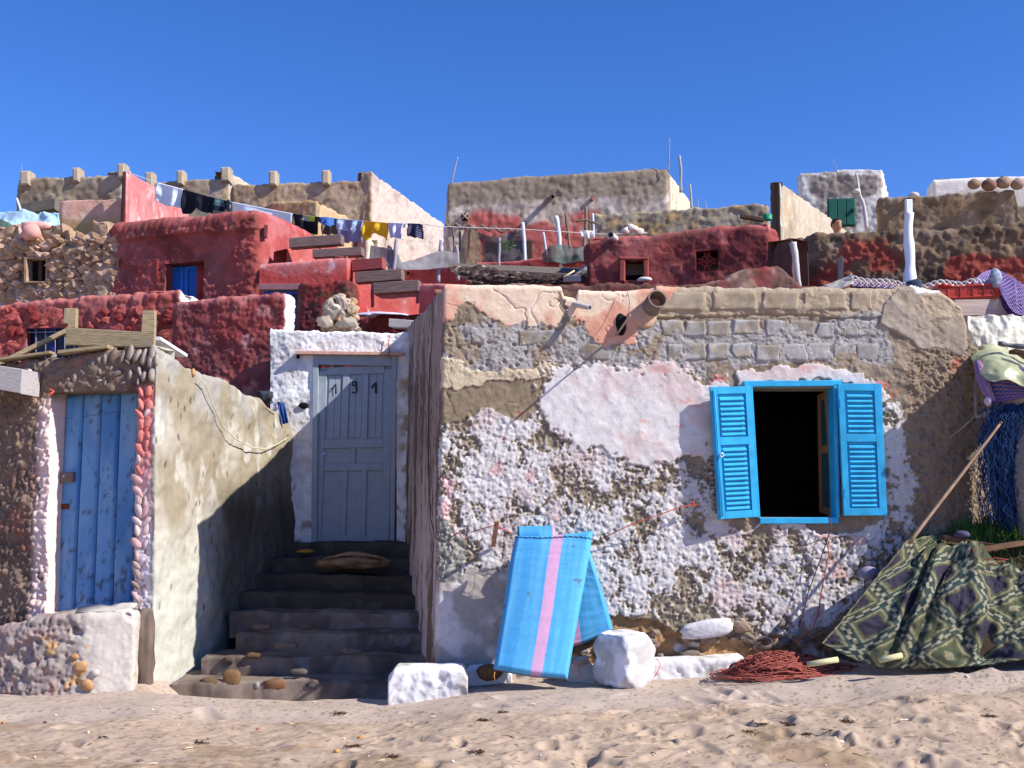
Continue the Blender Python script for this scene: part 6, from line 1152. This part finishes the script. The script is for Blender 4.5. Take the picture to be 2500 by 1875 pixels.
G = cpatch([[(2376, 692, 9.05), (2398, 668, 9.08), (2430, 660, 9.1), (2465, 674, 9.0), (2505, 700, 8.9), (2560, 730, 8.9)], [(2386, 696, 9.02), (2416, 684, 9.0), (2444, 690, 8.95), (2472, 715, 8.9), (2510, 740, 8.85), (2570, 770, 8.85)], [(2400, 698, 9.0), (2434, 698, 8.96), (2448, 722, 8.9), (2474, 762, 8.85), (2520, 778, 8.8), (2580, 800, 8.8)]], 45, 21)
diamond('fishing_net', lambda a, b: G[int(a*44), int(b*20)]+np.array((0, 0, .004)), 44, 20, .0035, mat((178, 156, 206), .8, .1, 20, 0), 'purple fishing net draped over the red crate', 'fishing net')
sheet('net_pile', G+np.array((0, .045, -.015)), mat((84, 52, 104), .95, .35, 40, .8), .02, None, None, 'dark purple bunched net lying under the draped net', 'fishing net')
rr = random.Random(3)
def twist(xa, ya, xb, yb, Y0, n, label):
    root = empty('twisted_rope', P((xa+xb)/2, (ya+yb)/2, Y0), label, 'rope')
    for ph in (0, math.pi):
        pts = []
        for i in range(n):
            t = i/(n-1); b_ = P(xa+(xb-xa)*t, ya+(yb-ya)*t+4*math.sin(t*7), Y0); w_ = t*(xb-xa)/15*math.pi; pts.append(b_+np.array((0, .02*math.cos(w_+ph), .017*math.sin(w_+ph))))
        tube('strand', pts, .007, mat((214, 204, 200), .8, .1, 30, .2), root, 5)
twist(2078, 676, 2225, 700, 8.75, 110, 'twisted white net rope left of the white post'); twist(2226, 698, 2330, 690, 8.75, 90, 'twisted white net rope between the white post and the crate'); twist(2330, 690, 2402, 688, 8.85, 60, 'twisted white rope running over the crate')
G = cpatch([[(2080, 682, 8.8), (2150, 688, 8.8), (2220, 700, 8.8)], [(2080, 698, 8.78), (2150, 702, 8.78), (2220, 708, 8.78)]], 33, 5)
diamond('fishing_net', lambda a, b: G[int(a*32), int(b*4)], 32, 4, .004, mat((190, 172, 200), .8, .1, 20, 0), 'strip of pale purple net along the parapet edge', 'fishing net')
sheet('net_pile', G+np.array((0, .03, -.01)), mat((74, 48, 84), .95, .35, 40, .8), .02, None, None, 'dark purple net bunched on the parapet left of the post', 'fishing net')
V, F = rock((.05, .04, .09), 6, 2, .35); tag(mesh('rag', V+P(2430, 680, 8.95), F, mat((150, 160, 176), .9, .35, 30, .6)), 'knotted grey-blue rag on top of the purple net', 'rag')
V, F = rock((.07, .05, .02), 7, 2, .3); tag(mesh('rag', V+P(2310, 699, 8.85), F, mat((176, 40, 36), .9, .15, 30, .6)), 'bright red rag at the left end of the crate', 'rag')
V, F = rock((.06, .04, .05), 8, 2, .35, .4); tag(mesh('rag', V+P(2232, 697, 8.7), F, mat((52, 64, 84), .9, .15, 30, .6)), 'dark blue rag at the foot of the white post', 'rag')
rows = [[(2004, 702, 8.9), (2040, 690, 8.85), (2078, 668, 8.8)], [(2010, 705, 8.8), (2050, 703, 8.7), (2084, 696, 8.7)]]; G = cpatch(rows, 40, 20); G = G+gnorm(G)*(.02*ridge(G, 8, 2))[..., None]; sheet('canvas_scrap', G, mat((190, 178, 164), .8, .1, 14, .4), .006, None, None, 'beige canvas scrap tied up on the parapet', 'canvas')
# posts on the roof of the front house
wp = branch('wooden_post', [P(2222, 712, 8.95), P(2222, 640, 8.95), P(2217, 560, 8.95), P(2219, 520, 8.95)], [.050, .038], M_POLE, seed=7, n=12, wob=.15); tag(wp, 'thick white-painted post with a flat plank top', 'post')
q = Quad((2210, 486, 8.93), (2230, 486, 8.93), (2231, 556, 8.93), (2212, 556, 8.93)); qmesh('plank_top', q, M_POLE, wp, .1, .9, 0, 1, -.035, 0, .006)
tag(branch('wooden_post', [P(2052, 700, 9.2), P(2053, 630, 9.2)], [.028, .026], M_POLE2, seed=9), 'short grey post stump behind the canvas scrap', 'post')
# ================================================================== WASHING LINE
def ly(x): return float(np.interp(x, [303, 390, 445, 505, 565, 640, 715, 780, 885, 945, 1040], [417, 449, 463, 480, 494, 508, 523, 531, 540, 545, 548]))
def lY(x): return float(np.interp(x, [303, 1040], [19.8, 16.2]))
tag(tube('washing_line', [P(x, ly(x), lY(x)) for x in range(303, 1045, 12)], .008, mat((226, 226, 226), .7, .05, 10, 0), n=5), 'white washing line strung from the pink gable wall to the fence post', 'clothes line')
def washing(name, x0, x1, bl, br, col, label, cat, prof=None, seed=0, fold=.25, cf=None, nu=26, nv=30, taper=0.):
    Y0, Y1 = lY(x0), lY(x1); q = Quad((x0, ly(x0)-1, Y0), (x1, ly(x1)-1, Y1), (x1-taper, br, Y1-.02), (x0+taper, bl, Y0-.02)); u, v = np.meshgrid(np.linspace(0, 1, nu), np.linspace(0, 1, nv), indexing='ij')
    g0 = q.at(u, v); v2 = v*(prof(u) if prof else 1); d = .012+.05*sst(0, .5, v)*np.sin(u*(9+seed % 4)+seed+1.5*fbm(g0, 2.5, 2, off=seed))+.03*fbm(g0, 5, 3, off=seed)*v; G = q.at(u, v2, d)
    t = np.linspace(.35, 0, 9); Gb = q.at(np.broadcast_to(u[:, :1], (nu, 9)), np.broadcast_to(t*fold/.35, (nu, 9)), np.full((nu, 9), -.03)+.0*u[:, :1]-.02*t); G = np.concatenate((Gb, G), 1); c = np.ones(G.shape)*lin(col)
    c = c*(1+.05*fbm(G, 8, 3))[..., None]
    if cf is not None: c[:, 9:] = cf(u, v, c[:, 9:])
    return sheet(name, G, M_CLOTH, .008, c, None, label, cat)
arch = lambda k: (lambda u: 1-k*np.exp(-((u-.5)/.22)**2))
washing('towel', 384, 447, 500, 508, (232, 236, 240), 'white towel, leftmost on the washing line', 'towel', lambda u: 1-.18*sst(.35, 0, u), 1)
washing('trousers', 448, 508, 523, 519, (34, 36, 44), 'black garment next to the white towel, arched at the hem', 'trousers', arch(.3), 2)
washing('shirt', 509, 563, 519, 512, (26, 32, 44), 'black T-shirt with a green print, hung beside the black garment', 'shirt', None, 3, cf=lambda u, v, c: mix(mix(c, lin((92, 132, 120)), ((u > .28) & (u < .7) & (v > .02) & (v < .3))*1.), lin((86, 100, 116)), ((u > .22) & (u < .78) & (v > .32) & (v < .62))*.8))
washing('bed_sheet', 566, 714, 545, 562, (234, 236, 238), 'long white sheet in the middle of the washing line', 'sheet', None, 4, nu=50)
washing('shirt', 716, 782, 556, 576, (26, 26, 30), 'black T-shirt with a lime label, above the top plank', 'shirt', None, 5, cf=lambda u, v, c: mix(mix(c, lin((190, 216, 60)), ((u > .56) & (u < .82) & (v < .28))*1.), lin((190, 190, 160)), ((u > .36) & (u < .58) & (v < .32))*.8))
washing('cloth', 783, 822, 574, 572, (112, 106, 88), 'olive-grey cloth hanging under a bunched blue one', 'cloth', None, 6)
G = cpatch([[(783, 531, 17.3), (800, 530, 17.2), (814, 535, 17.2)], [(786, 546, 17.2), (802, 552, 17.0), (814, 550, 17.1)]], 16, 12); G = G+gnorm(G)*(.05*ridge(G, 6, 2))[..., None]; sheet('cloth', G, mat((64, 104, 172), .9, .1, 12, .4), .02, None, None, 'bunched blue cloth pegged over the olive-grey one', 'cloth')
washing('shirt', 824, 888, 562, 566, (176, 200, 218), 'pale blue shirt left of the yellow shirt', 'shirt', None, 7)
washing('shirt', 830, 882, 592, 592, (136, 138, 160), 'greyish lilac shirt hanging lower behind the pale blue one', 'shirt', None, 8)
washing('shirt', 889, 946, 584, 586, (232, 186, 40), 'bright yellow shirt on the washing line', 'shirt', lambda u: .72+.28*sst(.3, .08, np.minimum(u, 1-u))+.1*np.sin(u*20)*.5, 9)
washing('cloth', 947, 987, 580, 582, (206, 206, 224), 'pale lilac cloth right of the yellow shirt', 'cloth', None, 10, taper=5)
washing('shirt', 996, 1028, 576, 582, (44, 44, 74), 'navy striped cloth, last on the washing line', 'cloth', None, 11, taper=-3, cf=lambda u, v, c: mix(c, lin((150, 146, 160)), (np.abs((v*7+.3*u) % 1-.5) < .12)*.6))
# ================================================================== POSTS, CANES, NETS IN THE MIDDLE YARD
M_GP = mat((158, 154, 160), .9, .14, 6, .4, stretch=(1, 1, .3)); M_WP = mat((206, 210, 216), .85, .1, 6, .3, stretch=(1, 1, .3)); M_BR = mat((128, 108, 92), .9, .16, 6, .4, stretch=(1, 1, .3))
for (x0, y0, x1, y1, Y0, r_, m_, lab) in (
    (968, 582, 963, 650, 16.0, .032, M_GP, 'grey fence post below the lilac washing'), (1077, 586, 1070, 645, 16.6, .030, M_GP, 'grey fence post at the foot of the pinkish lit wall'),
    (1114, 600, 1118, 640, 17.0, .030, M_GP, 'short grey stake standing before the olive nets'), (1219, 581, 1217, 630, 17.2, .026, M_GP, 'grey stake in front of the dark doorway'),
    (1277, 543, 1282, 640, 17.4, .032, M_WP, 'knobbly white post right of the dark doorway'), (1327, 568, 1334, 626, 17.2, .022, M_WP, 'short pale stake left of the thick white post'),
    (1357, 528, 1369, 622, 17.0, .040, M_WP, 'thick leaning white post in the middle yard'), (1381, 520, 1392, 616, 17.2, .024, M_BR, 'thin brown pole right of the thick white post'),
    (1430, 505, 1426, 600, 17.0, .030, M_BR, 'tall brown pole at the corner of the low red house'), (1447, 522, 1449, 590, 17.1, .022, M_WP, 'pale pole right of the tall brown pole'), (1437, 508, 1440, 560, 17.3, .012, M_BR, 'thin cane between two poles'), (1105, 548, 1108, 640, 17.6, .016, M_BR, 'dark cane at the left of the olive nets'), (1123, 548, 1120, 630, 17.6, .020, M_BR, 'brown cane through the olive nets')):
    tag(branch('fence_post', [P(x1, y1+45, Y0), P(x1, y1, Y0), P((x0+x1)/2+1, (y0+y1)/2, Y0), P(x0, y0, Y0)], [r_*1.05, r_*.9], m_, seed=x0, wob=.3), lab, 'post')
tag(branch('cane', [P(1405, 540, 16.9), P(1432, 536, 16.9), P(1462, 548, 16.9)], [.02, .016], M_BR, seed=3), 'horizontal crooked branch tied across the poles', 'branch')
q = Quad((1414, 562, 16.8), (1450, 562, 16.8), (1446, 582, 16.8), (1418, 582, 16.8)); ragmesh('rag', q, mat((226, 216, 206), .8, .08, 10, .3), 'white rag hung between the poles by the low red house', 'rag', amp=.05, prof=lambda u: 1-.3*np.sin(u*9)**2)
tag(tube('string', [P(x, float(np.interp(x, [1040, 1072, 1280, 1470, 1600], [548, 553, 560, 572, 568])), 16.4) for x in range(1040, 1600, 20)], .006, mat((216, 214, 210), .7, .05, 10, 0), n=5), 'white string running across the middle yard', 'string')
tag(tube('string', [P(963, 582, 15.9), P(1010, 588, 16.2), P(1075, 590, 16.5)], .004, mat((190, 186, 186), .7, .05, 10, 0), n=4), 'thin string between the two left fence posts', 'string')
M_NET = mat((112, 108, 104), .9, .2, 14, .5, alpha=.62); M_NETG = mat((112, 106, 84), .9, .35, 14, .6, alpha=.5); M_NETS = mat((134, 130, 134), .9, .15, 10, .4, alpha=.75)
G = cpatch([[(905, 598, 16.1), (965, 612, 16.0), (985, 640, 16.1), (1070, 614, 16.4), (1116, 618, 16.6)], [(900, 640, 16.1), (965, 655, 16.0), (1010, 660, 16.1), (1070, 655, 16.4), (1120, 650, 16.6)]], 60, 14); G = G+gnorm(G)*(.05*fbm(G, 3, 3))[..., None]; sheet('shade_net', G, M_NETS, .006, None, None, 'grey shade net slung low between the left fence posts', 'net')
G = cpatch([[(1134, 558, 17.5), (1150, 556, 17.4), (1165, 560, 17.5)], [(1118, 600, 17.5), (1145, 600, 17.3), (1172, 600, 17.5)], [(1104, 645, 17.5), (1140, 645, 17.2), (1180, 645, 17.5)]], 30, 30); G = G+gnorm(G)*(.06*fbm(G*np.array((3, 1, .4)), 4, 3))[..., None]; sheet('fishing_net', G, M_NETG, .006, None, None, 'greenish net gathered at its top and fanning out downward', 'fishing net')
G = cpatch([[(1155, 562, 17.6), (1210, 578, 17.5), (1260, 560, 17.5), (1280, 552, 17.5)], [(1180, 600, 17.6), (1220, 605, 17.5), (1262, 600, 17.4), (1284, 600, 17.4)], [(1180, 640, 17.6), (1220, 640, 17.5), (1262, 640, 17.4), (1290, 640, 17.4)]], 40, 26); G = G+gnorm(G)*(.06*fbm(G, 3, 3))[..., None]; sheet('fishing_net', G, M_NET, .006, None, None, 'thin grey net hung before the dark doorway', 'fishing net')
G = cpatch([[(1325, 620, 17.0), (1345, 600, 16.9), (1380, 598, 16.9), (1400, 606, 16.9), (1432, 600, 16.9)], [(1325, 640, 17.0), (1350, 640, 16.8), (1380, 640, 16.8), (1400, 640, 16.8), (1432, 640, 16.8)]], 40, 14); G = G+gnorm(G)*(.05*fbm(G, 4, 3))[..., None]; sheet('shade_net', G, mat((112, 122, 112), .9, .25, 10, .5, alpha=.6), .006, None, None, 'green-grey net heaped round the foot of the white posts', 'net')
for i in range(1):
    pts = [P(1090+x, 548+6*math.sin(x*.2)+x*.1, 17.5) for x in range(0, 190, 8)]; tag(branch('cane', pts, [.025, .02], M_BR, seed=5, wob=.8), 'dry branch laid along the top of the nets', 'branch')
V = []; F = []; cc = []
for k_ in range(34):
    a = RS.uniform(0, 6.28); b = RS.uniform(.2, 1.4); L = RS.uniform(.05, .16); base = P(1238+RS.uniform(-12, 12), 604+RS.uniform(-9, 12), 17.0); d_ = np.array((math.cos(a)*math.cos(b), .4*math.sin(a)*math.cos(b), math.sin(b)))*L; s_ = np.cross(d_, (0, 1, 0)); s_ = s_/(np.linalg.norm(s_)+1e-9)*.014; n0 = len(V)
    V += [base, base+d_*.5+s_, base+d_, base+d_*.5-s_]; F.append((n0, n0+1, n0+2, n0+3)); cc += [lin((70, 88, 50))]*4
tag(mesh('climbing_plant', V, F, bpy.data.materials['grass_blades'], col=np.array(cc), smooth=False), 'small green plant growing before the dark doorway', 'plant')
# thin sticks against the sky
for (x0, y0, x1, y1, Y0, r_, lab) in ((1101, 442, 1117, 384, 26, .022, 'bent stick on the left corner of the large grey house'), (1632, 412, 1635, 338, 25.5, .016, 'tall thin rod on the right corner of the large grey house'), (1662, 462, 1659, 381, 26.5, .045, 'thick pole right of the large grey house roof corner'), (1688, 500, 1682, 450, 27, .04, 'short pole standing on the falling side wall'), (1704, 510, 1703, 486, 27, .02, 'small stake on the skyline right of the short pole'), (1723, 510, 1722, 492, 27, .02, 'smallest stake on the skyline above the ruined wall'), (2046, 418, 2032, 388, 26, .008, 'fine wire on the tower room roof'), (56, 432, 52, 402, 25, .008, 'fine wire on the far left house corner'), (62, 556, 40, 484, 17.6, .028, 'white pole leaning behind the rubble house')):
    tag(branch('stick', [P(x0, y0+8, Y0), P((x0+x1)/2+1, (y0+y1)/2, Y0), P(x1, y1, Y0)], [r_, r_*.7], M_WP if 'white' in lab else M_GP, seed=x0, wob=.4, n=6), lab, 'stick')
tag(branch('stick', [P(2116, 558, 24.5), P(2108, 500, 24.6), P(2098, 465, 24.7), P(2090, 424, 24.8)], [.05, .03], M_LOG, seed=4), 'bleached forked branch leaning on the tower room', 'branch')
V, F = rock((.09, .06, .06), 4, 2, .3); tag(mesh('rag', V+P(2092, 466, 24.5), F, mat((220, 214, 206), .9, .1, 10, .3)), 'white rag tied on the branch beside the green door', 'rag')
pipe('bucket', P(1874, 524, 17.6), P(1874, 537, 17.6), .075, mat((30, 140, 96), .5, .1, 10, 0), 'green plastic bucket on the wall above the red house', 'bucket', th=.01)
V, F = box_between(P(1808, 528, 17.4), P(1864, 538, 17.4), np.array((0, .05, 0)), np.array((0, 0, .03))); tag(mesh('beam', V, F, mat((70, 52, 46), .9, .15, 8, .3), smooth=False), 'dark beam lying beside the green bucket', 'beam')
for i, (x, y, s_) in enumerate(((1528, 566, .07), (1545, 560, .09), (1560, 566, .07), (1538, 553, .05))):
    V, F = rock((s_, s_*.8, s_*.7), i+3, 2, .35, .3); tag(mesh('stone', V+P(x, y, 14.6), F, mat((214, 200, 186), .9, .1, 10, .4)), ('pale stone on the roof of the low red house, leftmost', 'largest pale stone on the roof of the low red house', 'pale stone on the roof of the low red house, rightmost', 'small top stone of the little pile on the low red house')[i], 'stone', 'pale stones on the low red house')
V, F = rock((.10, .05, .035), 4, 2, .3, .3); tag(mesh('stone', V+P(1575, 682, 13.9), F, mat((214, 206, 206), .9, .1, 10, .4)), 'white lump under the small black window of the red house', 'stone')
# tarps at the far left
G = cpatch([[(-60, 530, 17.8), (10, 528, 17.7), (60, 520, 17.6), (100, 526, 17.6), (146, 522, 17.5)], [(-60, 575, 17.4), (10, 566, 17.3), (60, 570, 17.2), (100, 560, 17.2), (148, 566, 17.2)]], 80, 24); G = G+gnorm(G)*(.10*ridge(G, 2.4, 3))[..., None]; sheet('tarpaulin', G, mat((176, 206, 222), .7, .2, 3, .3), .01, None, None, 'pale blue crumpled tarpaulin behind the rubble house', 'tarpaulin')
G = cpatch([[(-60, 545, 17.3), (0, 536, 17.2), (30, 548, 17.2), (50, 560, 17.2)], [(-60, 575, 17.1), (0, 572, 17.1), (30, 576, 17.1), (54, 580, 17.1)]], 50, 16); G = G+gnorm(G)*(.06*ridge(G, 4, 3))[..., None]; sheet('shade_net', G, mat((80, 104, 92), .9, .3, 8, .5), .01, None, None, 'dark green net lying at the left end of the blue tarpaulin', 'net')
V, F = box_between(P(64, 520, 22), P(148, 506, 21.8), np.array((0, .3, 0)), np.array((0, 0, .12))); tag(mesh('roof_slab', V, F, mat((120, 112, 100), .9, .15, 5, .5), smooth=False), 'thin grey slab sticking out left of the pink yard wall', 'slab')
# ================================================================== PERSON LOOKING OVER THE WALL
def person():
    root = empty('person', P(2043, 700, 19.0), 'person peering over the wall under the green door, only the dark-haired head showing', 'person')
    hc_ = P(2043, 551, 19.0); s_ = 1.0; fx = Vector((-.35, -1, -.1)).normalized()
    # one continuous body: rings from hips to crown plus skinned arms
    rings = [(-1.62, .09, .075), (-1.0, .12, .10), (-.80, .17, .12), (-.62, .16, .11), (-.45, .185, .12), (-.30, .20, .115), (-.22, .17, .10), (-.17, .075, .07), (-.12, .058, .06), (-.09, .062, .075), (-.06, .072, .088), (-.03, .078, .094), (0, .082, .098), (.04, .083, .1), (.08, .076, .094), (.11, .055, .07), (.128, .02, .03)]
    n = 28; V = []
    for k, (z, a, b) in enumerate(rings):
        for t in np.linspace(0, 2*math.pi, n, endpoint=False):
            x, y = a*math.cos(t), b*math.sin(t); fr = max(0, -math.sin(t))**8
            if -.05 < z < .0: y -= .018*fr*(1 if z > -.04 else .6)      # nose
            if abs(z-0.0) < .01: y += .006*max(0, -math.sin(t))*abs(math.cos(t))
            if z <= -.09 and z > -.13: y -= .012*fr
            V.append((x, y, z))
    F = [(k*n+i, k*n+(i+1) % n, (k+1)*n+(i+1) % n, (k+1)*n+i) for k in range(len(rings)-1) for i in range(n)]+[tuple(range(n))[::-1], tuple((len(rings)-1)*n+i for i in range(n))]
    for sx in (-1, 1):
        b, f = tubeg([(sx*.16, 0, -.29), (sx*.22, -.02, -.42), (sx*.24, -.06, -.58), (sx*.21, -.2, -.48), (sx*.18, -.26, -.42)], [.055, .05, .04, .036, .028], 12); o_ = len(V); V += [tuple(p) for p in b]; F += [tuple(i+o_ for i in q_) for q_ in f]
    yaw = .35; R = np.array(Euler((0, 0, yaw)).to_matrix()); V = np.array(V) @ R.T; sk = mat((168, 122, 98), .6, .08, 20, .05)
    body = mesh('body', V+hc_, F, sk, root)
    hv = np.array(IV3)*np.array((.098, .118, .112)); keep = (hv[:, 2] > -.01-.06*(hv[:, 1] > .02)) & ~((hv[:, 1] < -.06) & (hv[:, 2] < .035)); hf = [f for f in IF3 if all(keep[list(f)])]; mesh('hair', (hv+np.array((0, .004, .028)))@R.T+hc_, hf, mat((34, 26, 24), .8, .15, 60, .5), root)
    for sx in (-1, 1):
        mesh('eye', (np.array(IV1)*.011+np.array((sx*.032, -.088, .012)))@R.T+hc_, IF1, mat((30, 24, 22), .3, .05, 5, 0), root); mesh('brow', (np.array(IV1)*np.array((.018, .006, .004))+np.array((sx*.032, -.094, .032)))@R.T+hc_, IF1, mat((34, 26, 24), .8, .15, 60, .5), root); mesh('ear', (np.array(IV1)*np.array((.01, .018, .028))+np.array((sx*.086, 0, 0)))@R.T+hc_, IF1, sk, root)
    mesh('mouth', (np.array(IV1)*np.array((.024, .006, .006))+np.array((0, -.092, -.062)))@R.T+hc_, IF1, mat((128, 70, 64), .6, .1, 5, 0), root)
    sh_ = [(z, a+.012, b+.012) for z, a, b in rings[1:8]]; sh_ = [(z, a, b) for z, a, b in sh_]; V = [(a*math.cos(t), b*math.sin(t), z) for z, a, b in sh_ for t in np.linspace(0, 2*math.pi, n, endpoint=False)]; F = [(k*n+i, k*n+(i+1) % n, (k+1)*n+(i+1) % n, (k+1)*n+i) for k in range(len(sh_)-1) for i in range(n)]; mesh('shirt', np.array(V)@R.T+hc_, F, mat((90, 96, 110), .9, .1, 10, .2), root)
person()
# ================================================================== SMALL THINGS ON THE SAND
def onsand(px, py):
    """where the view ray meets the sand"""
    for Yy in np.linspace(4.4, 8.6, 500):
        p = P(px, py, Yy)
        if p[2] <= sandz(p[0], Yy): return np.array((p[0], Yy, sandz(p[0], Yy)))
    return None
shells = [rawmesh('shell', *rock((1, .7, .4), s_, 1, .35), mat((226, 220, 214), .6, .08, 20, .1)) for s_ in (1, 2, 3)]
ks = 0; used = set()
def whereis(x, y):
    k = [n for lim, n in ((340, 'left stoop'), (500, 'hut corner'), (930, 'shaded steps'), (1150, 'kerb stone'), (1430, 'blue mattress'), (1620, 'white boulder'), (1790, 'white ledge'), (2030, 'rope heap'), (2260, 'left half of the carpet'), (9999, 'right half of the carpet')) if x < lim][0]
    return ('just below the ' if y < 1765 else 'midway down the beach under the ' if y < 1825 else 'at the bottom edge under the ')+k
named = {(2053, 1814): 'largest white shell on the sand, below the rope heap', (372, 1734): 'bluish white shell on the sand before the steps', (216, 1790): 'upright white shell on the sand at the lower left'}
spots = [(2053, 1814, .022), (372, 1734, .012), (216, 1790, .014), (135, 1748, .014), (435, 1771, .008), (497, 1812, .006), (243, 1724, .007), (362, 1787, .007), (840, 1805, .01), (1020, 1752, .006), (740, 1745, .005), (630, 1748, .005), (2015, 1870, .01), (1800, 1815, .008), (1752, 1755, .005), (1105, 1860, .012), (1790, 1750, .007), (2362, 1655, .018), (2410, 1655, .012), (1970, 1804, .009), (1400, 1700, .006), (1240, 1705, .006), (590, 1700, .006), (2300, 1700, .007), (2200, 1760, .008), (1520, 1760, .006), (1680, 1840, .01), (900, 1848, .007), (85, 1850, .01), (1320, 1845, .008)]
for (x, y, s_) in spots:
    p = onsand(x, y)
    if p is None: continue
    lb = named.get((x, y), ('tiny' if s_ < .0065 else 'small' if s_ < .0095 else 'medium')+' white shell bit, '+whereis(x, y))
    if lb in used: continue
    used.add(lb); o = bpy.data.objects.new('shell', shells[ks % 3]); C.objects.link(o); o.location = p+np.array((0, 0, s_*.3)); o.rotation_euler = (rnd.uniform(-.5, .5), rnd.uniform(-.5, .5), rnd.uniform(0, 6)); o.scale = (s_,)*3; ks += 1
    tag(o, lb, 'shell', 'small white shells on the sand')
for (x, y, s_, cc, lab) in ((880, 1801, .016, (196, 140, 70), 'orange pebble on the sand below the steps'), (822, 1838, .016, (206, 150, 84), 'ochre pebble nearest the bottom edge of the sand'), (630, 1782, .012, (176, 100, 60), 'small reddish pebble on the sand, left of the orange one'), (8, 1768, .018, (180, 120, 70), 'brown pebble at the left edge of the sand'), (310, 1826, .006, (216, 130, 70), 'tiny orange crumb on the sand at the lower left'), (245, 1802, .012, (90, 66, 52), 'dark brown pebble on the sand at the lower left'), (110, 1766, .014, (96, 70, 56), 'dark brown chip on the sand near the left stoop')):
    p = onsand(x, y)
    if p is None: continue
    V, F = rock((s_, s_*.8, s_*.7), int(x), 2, .25); tag(mesh('pebble', V+p+np.array((0, 0, s_*.3)), F, mat(cc, .8, .1, 40, .2)), lab, 'pebble')
tw = 0
for i in range(60):
    x, y = rnd.uniform(20, 2480), rnd.uniform(1715, 1870); p = onsand(x, y)
    if p is None: continue
    L = rnd.uniform(.02, .09); a = rnd.uniform(-.8, .8); d_ = np.array((math.cos(a), math.sin(a), 0))*L; pts = [p-d_/2+np.array((0, 0, .004)), p+np.array((0, rnd.uniform(-.1, .1)*L, .008)), p+d_/2+np.array((0, 0, .004))]
    cc = rnd.choice([(206, 186, 150), (180, 156, 122), (96, 72, 56), (216, 200, 176)]); lb = {(206, 186, 150): 'straw-coloured', (180, 156, 122): 'tan', (96, 72, 56): 'dark brown', (216, 200, 176): 'bleached'}[cc]+(' long' if L > .06 else ' short' if L < .035 else '')+' twig '+whereis(x, y)
    if lb not in used: used.add(lb); tag(tube('twig', pts, rnd.uniform(.0015, .004), mat(cc, .8, .15, 40, .2), n=5), lb, 'twig', 'dry twigs scattered on the sand')
for (x, y, sx, lab) in ((1860, 1772, .05, 'dark clod of seaweed in a footprint left of the carpet'), (1930, 1770, .06, 'larger dark clod right of the seaweed clod'), (2065, 1765, .05, 'dark clod on the sand below the carpet edge'), (1830, 1788, .05, 'brown weed tuft with a green end on the sand'), (1975, 1795, .04, 'brown clod above the large white shell'), (830, 1745, .05, 'dark dead weed tuft on the sand under the steps'), (490, 1816, .07, 'spiky dead weed tuft at the lower left of the sand'), (1180, 1760, .05, 'dark driftwood chunk on the sand below the mattress'), (1225, 1740, .035, 'dark crumbs of weed near the driftwood'), (1170, 1838, .045, 'brown lump near the bottom edge, centre'), (960, 1850, .05, 'flat brown driftwood chip near the bottom edge'), (860, 1824, .045, 'dark weed tangle right of the ochre pebble'), (2420, 1750, .05, 'dark clod at the lower right of the sand')):
    p = onsand(x, y)
    if p is None: continue
    rr = random.Random(int(x)); mb = MB()
    for k in range(26):
        a = rr.uniform(0, 6.28); L = rr.uniform(.3, 1)*sx; q0 = p+np.array((rr.gauss(0, sx*.4), rr.gauss(0, sx*.35), .003)); mb.add(*tubeg([q0, q0+np.array((math.cos(a)*L*.5, math.sin(a)*L*.5, rr.uniform(0, .3)*L)), q0+np.array((math.cos(a)*L, math.sin(a)*L, .002))], rr.uniform(.0012, .003), 4))
    tag(mb.build('dead_weed', mat((84, 62, 46), .95, .25, 40, .5), None, smooth=True), lab, 'weed')
